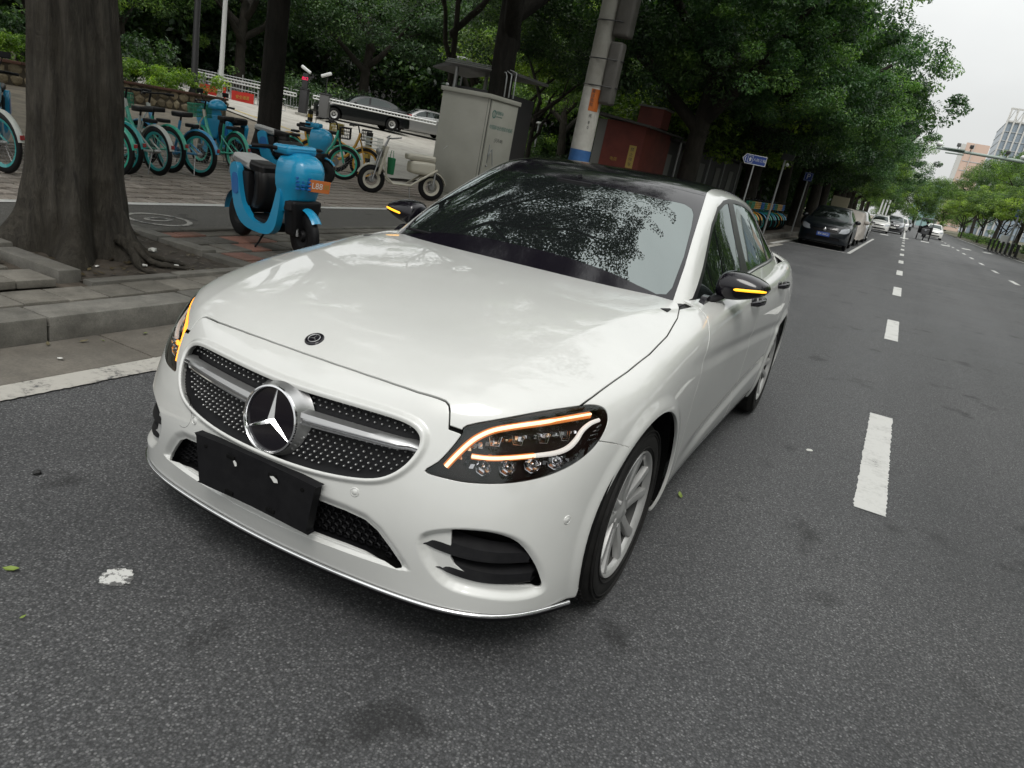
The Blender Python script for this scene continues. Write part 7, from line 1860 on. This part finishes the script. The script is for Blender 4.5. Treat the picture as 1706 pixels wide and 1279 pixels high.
# right verge: kerb, lamp, blue sign, board and crowd barriers
kr = rect_sheet('kerb', 9.16, 9.34, -8, 200, .14, G['kerb'])
b = MB(); b.box(9.155, -8, -.02, 9.165, 200, .14); b.build('kerb_face', G['kerb'], kr)
s = up(empty('street_lamp', (8.2+1.3, 74.2, .12))); tag(s, 'grey lamp post with blue sign leaning right of the road', 'lamp post')
b = MB(); b.lathe([(.10, 0), (.06, 4.3), (0, 4.3)], 10); b.build('post', U['galv'], s, 60)
b = MB(); b.tube([(0, 0, 4.25), (.5, 0, 4.45), (1.6, 0, 4.42)], .05, 6); b.build('lamp_arm', U['galv'], s, 60)
b = MB(); b.box(-.25, -.06, 3.05, .55, -.03, 3.65, bev=.01); bd = b.build('sign_board', U['blue'], s)
txt('sign_arrow', '↰', .45, U['signwhite'], bd, (.12, -.066, 3.33), (R(90), 0, 0), .003)
s = up(empty('sign_post', (9.75, 73.6, .12))); tag(s, 'second thin leaning post left of the blue sign', 'pole'); b = MB(); b.tube([(0, 0, 0), (0, 0, 3.6)], .05, 6); b.build('post', U['galv'], s)
s = empty('notice_board', (9.6, 78, .12)); tag(s, 'pale square notice board behind the black barriers', 'sign'); b = MB(); b.box(-.35, -.02, .75, .35, .02, 1.45); b.build('board', U['signwhite'], s); b = MB(); b.tube([(0, .02, 0), (0, .02, 1.0)], .04, 6); b.build('post', U['galv'], s)
bar = None
for k in range(7):
    e_ = empty('crowd_barrier', (9.0-.10*k, 62.5+k*2.2, .0), R(88)); tag(e_, ['nearest', 'second', 'third', 'fourth', 'fifth', 'sixth', 'farthest'][k]+' black crowd control barrier of the line along the right kerb', 'barrier', 'black barriers along the right kerb')
    b = MB(); b.tube([(-1, 0, .12), (-1, 0, 1.05), (1, 0, 1.05), (1, 0, .12)], .028, 6, closed=True); b.build('frame', U['blk'], e_, 60)
    for j in range(9):
        b = MB(); b.tube([(-.8+j*.2, 0, .14), (-.8+j*.2, 0, 1.03)], .014, 5); b.build('bar', U['blk'], e_)
    for x in (-.8, .8):
        b = MB(); b.tube([(x, -.28, 0), (x, 0, .12), (x, .28, 0)], .02, 5); b.build('foot', U['blk'], e_)
s = empty('site_hut', (14.5, 70, .1)); tag(s, 'dark blue grey hut behind the right verge trees', 'hut'); b = MB(); b.box(-2, -3, 0, 2, 3, 3.0, bev=.03); b.build('wall', mat('hut_blue_grey', (.03, .045, .07), .6), s); b = MB(); b.box(-2.2, -3.2, 3.0, 2.2, 3.2, 3.15); b.build('roof', U['galv'], s)
for k in range(3):
    b = MB(); b.box(-1.6+k*1.15, -3.05, 1.0, -.7+k*1.15, -3.0, 2.3, bev=.01); b.build('window', M['pane'], s)
# distant towers
T_ = {}
T_['glassblue'] = mat('tower_glass', (.26, .32, .38), .3, spec=.6); T_['fin'] = mat('tower_fin', (.55, .55, .53), .6); T_['slab'] = mat('tower_floor_band', (.42, .45, .47), .6)  # distance haze put into the paled glass and floor band colours
T_['peach'] = mat('peach_facade', (.62, .46, .38), .7); T_['teal'] = mat('teal_glass', (.28, .42, .42), .15, spec=.9)
def tower(label, x, y, w, dpt, h, glass, fins, crownz=0, floors=14, left_fins=0, tri=False, bands=True):
    e = up(empty('office_tower', (x, y, 0))); tag(e, label, 'tower')
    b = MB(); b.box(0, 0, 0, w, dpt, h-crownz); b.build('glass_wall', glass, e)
    if bands:
        for f in range(1, floors+1):
            b = MB(); z = (h-crownz)*f/floors; b.box(-.15, -.25, z-.35, w+.15, dpt+.2, z); b.build('floor_band', T_['slab'], e)
    for k in range(left_fins):
        b = MB(); xx = k*2.4; b.box(xx-.3, -.9, 0, xx+.3, -.2, h); b.build('fin', fins, e)
    n = int((w-left_fins*2.4)/6)
    for k in range(max(0, n)):
        b = MB(); xx = left_fins*2.4+3+k*6; b.box(xx-.12, -.45, 0, xx+.12, -.2, h-crownz); b.build('mullion', fins, e)
    if crownz:
        b = MB(); b.box(-.4, -.6, h-.6, w, .2, h); b.build('crown_rail', fins, e)
        b = MB(); b.box(-.4, -.6, h-crownz, w, .2, h-crownz+.6); b.build('crown_rail', fins, e)
        m = int(w/3.2)
        for k in range(m):
            b = MB(); b.tube([(k*3.2, -.3, h-crownz), (k*3.2+1.6, -.3, h), (k*3.2+3.2, -.3, h-crownz)], .22, 4); b.build('crown_lattice', fins, e)
    return e
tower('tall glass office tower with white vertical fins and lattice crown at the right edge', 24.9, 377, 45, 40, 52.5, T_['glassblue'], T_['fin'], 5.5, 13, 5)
pk = tower('slim peach coloured tower rising between the tree rows', 13.2, 366, 8.5, 12, 36, T_['peach'], T_['fin'], 0, 8, 0, bands=False)
b = MB(); b.box(-1.6, -.3, 0, 0, 11, 35.2); b.build('white_corner', T_['fin'], pk)
for f in range(9):
    b = MB(); b.box(.5, -.12, 2+f*3.8, 8, -.02, 2.25+f*3.8); b.build('joint', T_['slab'], pk)
tower('low pale teal glass building behind the end of the road', 2.0, 362, 9.5, 12, 18.5, T_['teal'], T_['fin'], 0, 5, 0)
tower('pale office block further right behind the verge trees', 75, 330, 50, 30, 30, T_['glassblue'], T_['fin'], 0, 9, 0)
# ---- haze-free small things on the ground
def chip(name, label, x, y, z, m, s_, cat, group=None, flat=.25, seed=0):
    r_ = random.Random(seed); bm = bmesh.new(); bmesh.ops.create_icosphere(bm, subdivisions=1, radius=1)
    for v in bm.verts: v.co = Vector((v.co.x*s_*r_.uniform(.7, 1.2), v.co.y*s_*r_.uniform(.5, 1), v.co.z*s_*flat*r_.uniform(.7, 1.3)))
    me = bpy.data.meshes.new(name); bm.to_mesh(me); bm.free(); me.materials.append(m); o = link(name, me); o.location = (x, y, z+s_*flat*.8); o.rotation_euler.z = r_.uniform(0, 6); return tag(o, label, cat, group)
for i, (x, y, lab) in enumerate([(-3.62, 1.68, 'crumpled white litter left of the fig roots in the tree pit'), (-3.50, 1.80, 'small white litter scrap beneath the front fig root'), (-3.86, 2.50, 'flat white litter piece behind the right fig root'), (-3.56, 2.36, 'white litter scrap between the right fig roots'), (-3.36, 2.34, 'pale block of litter at the right corner of the tree pit'), (-3.44, 2.12, 'white litter strip before the right fig root')]):
    chip('litter', lab, x, y, gz(x)+.0, U['litter'], [.035, .022, .05, .035, .035, .028][i], 'litter', 'litter in the tree pit', .4, i)
def leaf(label, x, y, z, m, s_, a, group):
    P = [(-s_, 0, .002), (-s_*.3, s_*.38, .006), (s_*.5, s_*.3, .008), (s_, 0, .012), (s_*.5, -s_*.3, .006), (-s_*.3, -s_*.38, .003), (0, 0, .001)]
    me = bpy.data.meshes.new('fallen_leaf'); me.from_pydata(P, [], [(6, 0, 1), (6, 1, 2), (6, 2, 3), (6, 3, 4), (6, 4, 5), (6, 5, 0)][::1]); me.materials.append(m); o = link('fallen_leaf', me); o.location = (x, y, z+.004); o.rotation_euler.z = a; tag(o, label, 'leaf', group)
GL = 'leaves fallen on the road'
leaf('yellow green leaf at the left edge of the foreground asphalt', -.613, -.344, 0, U['leafg'], .028, .4, GL); leaf('tiny green leaf low at the left foreground', -.376, -.442, 0, U['leafg'], .009, 1, GL)
leaf('green leaf on the asphalt behind the front wheel', .851, 1.867, 0, U['leafg'], .028, 2, GL)
for i, (x, y, lab) in enumerate([(-2.23, .773, 'pale leaf lying near the white edge line on the gutter slab'), (-2.44, 1.03, 'curled leaf against the kerb, middle of three'), (-2.48, .856, 'dark leaf against the kerb, leftmost of three'), (-2.40, 1.12, 'small green leaf beside the curled kerb leaf'), (-2.42, 1.40, 'greenish leaf pair near the kerb right of the curled leaf')]):
    leaf(lab, x, y, .013, U['leafb'] if i in (1, 2) else U['leafg'] if i > 2 else U['litter'], .026 if i != 3 else .014, i*1.3, 'leaves in the gutter')
chip('pebble', 'small black lump on the asphalt left of the white car', -1.138, .032, 0, U['blk'], .020, 'stone', None, .5, 3)
chip('paint_chip', 'pale scrap on the asphalt left of the lane dash', 1.30, 3.2, 0, U['litter'], .028, 'scrap', None, .06, 5)
# litter of leaves and twigs in the tree pit
rs = np.random.RandomState(8); n = 420; P = np.stack([rs.uniform(-4.7, -3.22, n), rs.uniform(1.52, 2.78, n), np.zeros(n)+.012], 1); P[:, 2] += np.array([gz(x) for x in P[:, 0]])
a = rs.uniform(0, 6.28, n); s_ = rs.uniform(.012, .035, n); d = np.stack([np.cos(a), np.sin(a), rs.uniform(-.2, .3, n)], 1)*s_[:, None]; q = np.stack([-np.sin(a), np.cos(a), np.zeros(n)], 1)*s_[:, None]*.4
V_ = np.stack([P-d, P+q, P+d, P-q], 1).reshape(-1, 3); me = npmesh('leaf_litter', V_, np.arange(n*4).reshape(-1, 4), leafmat('dry_litter', (.03, .02, .01), (.08, .06, .03), (.14, .11, .06), .1), smooth=False); tag(link('leaf_litter', me), kind='stuff')
# tree pit border stones
tb = empty('tree_pit_border', (-3.95, 2.1, .16)); tag(tb, 'grey stone border framing the soil pit of the fig tree', 'kerb')
def bar(x0, y0, x1, y1, n, w=.13, z=.03):
    for k in range(n):
        t0, t1 = k/n, (k+.97)/n; a0 = Vector((x0+(x1-x0)*t0, y0+(y1-y0)*t0, 0)); a1 = Vector((x0+(x1-x0)*t1, y0+(y1-y0)*t1, 0)); d_ = a1-a0; b = MB()
        b.box(-d_.length/2, -w/2, -.12, d_.length/2, w/2, z, bev=.01); o = b.build('border_stone', G['kerb'], tb, 40); c_ = (a0+a1)/2; o.location = (c_.x+3.95, c_.y-2.1, gz(c_.x)-.16+rg.uniform(-.006, .006)); o.rotation_euler = (rg.uniform(-.02, .02), 0, math.atan2(d_.y, d_.x))
bar(-4.75, 1.44, -3.20, 1.44, 2, .15, .055); bar(-3.14, 1.50, -3.14, 2.82, 2, .10, .022); bar(-4.75, 2.87, -3.05, 2.87, 3, .15, .04)
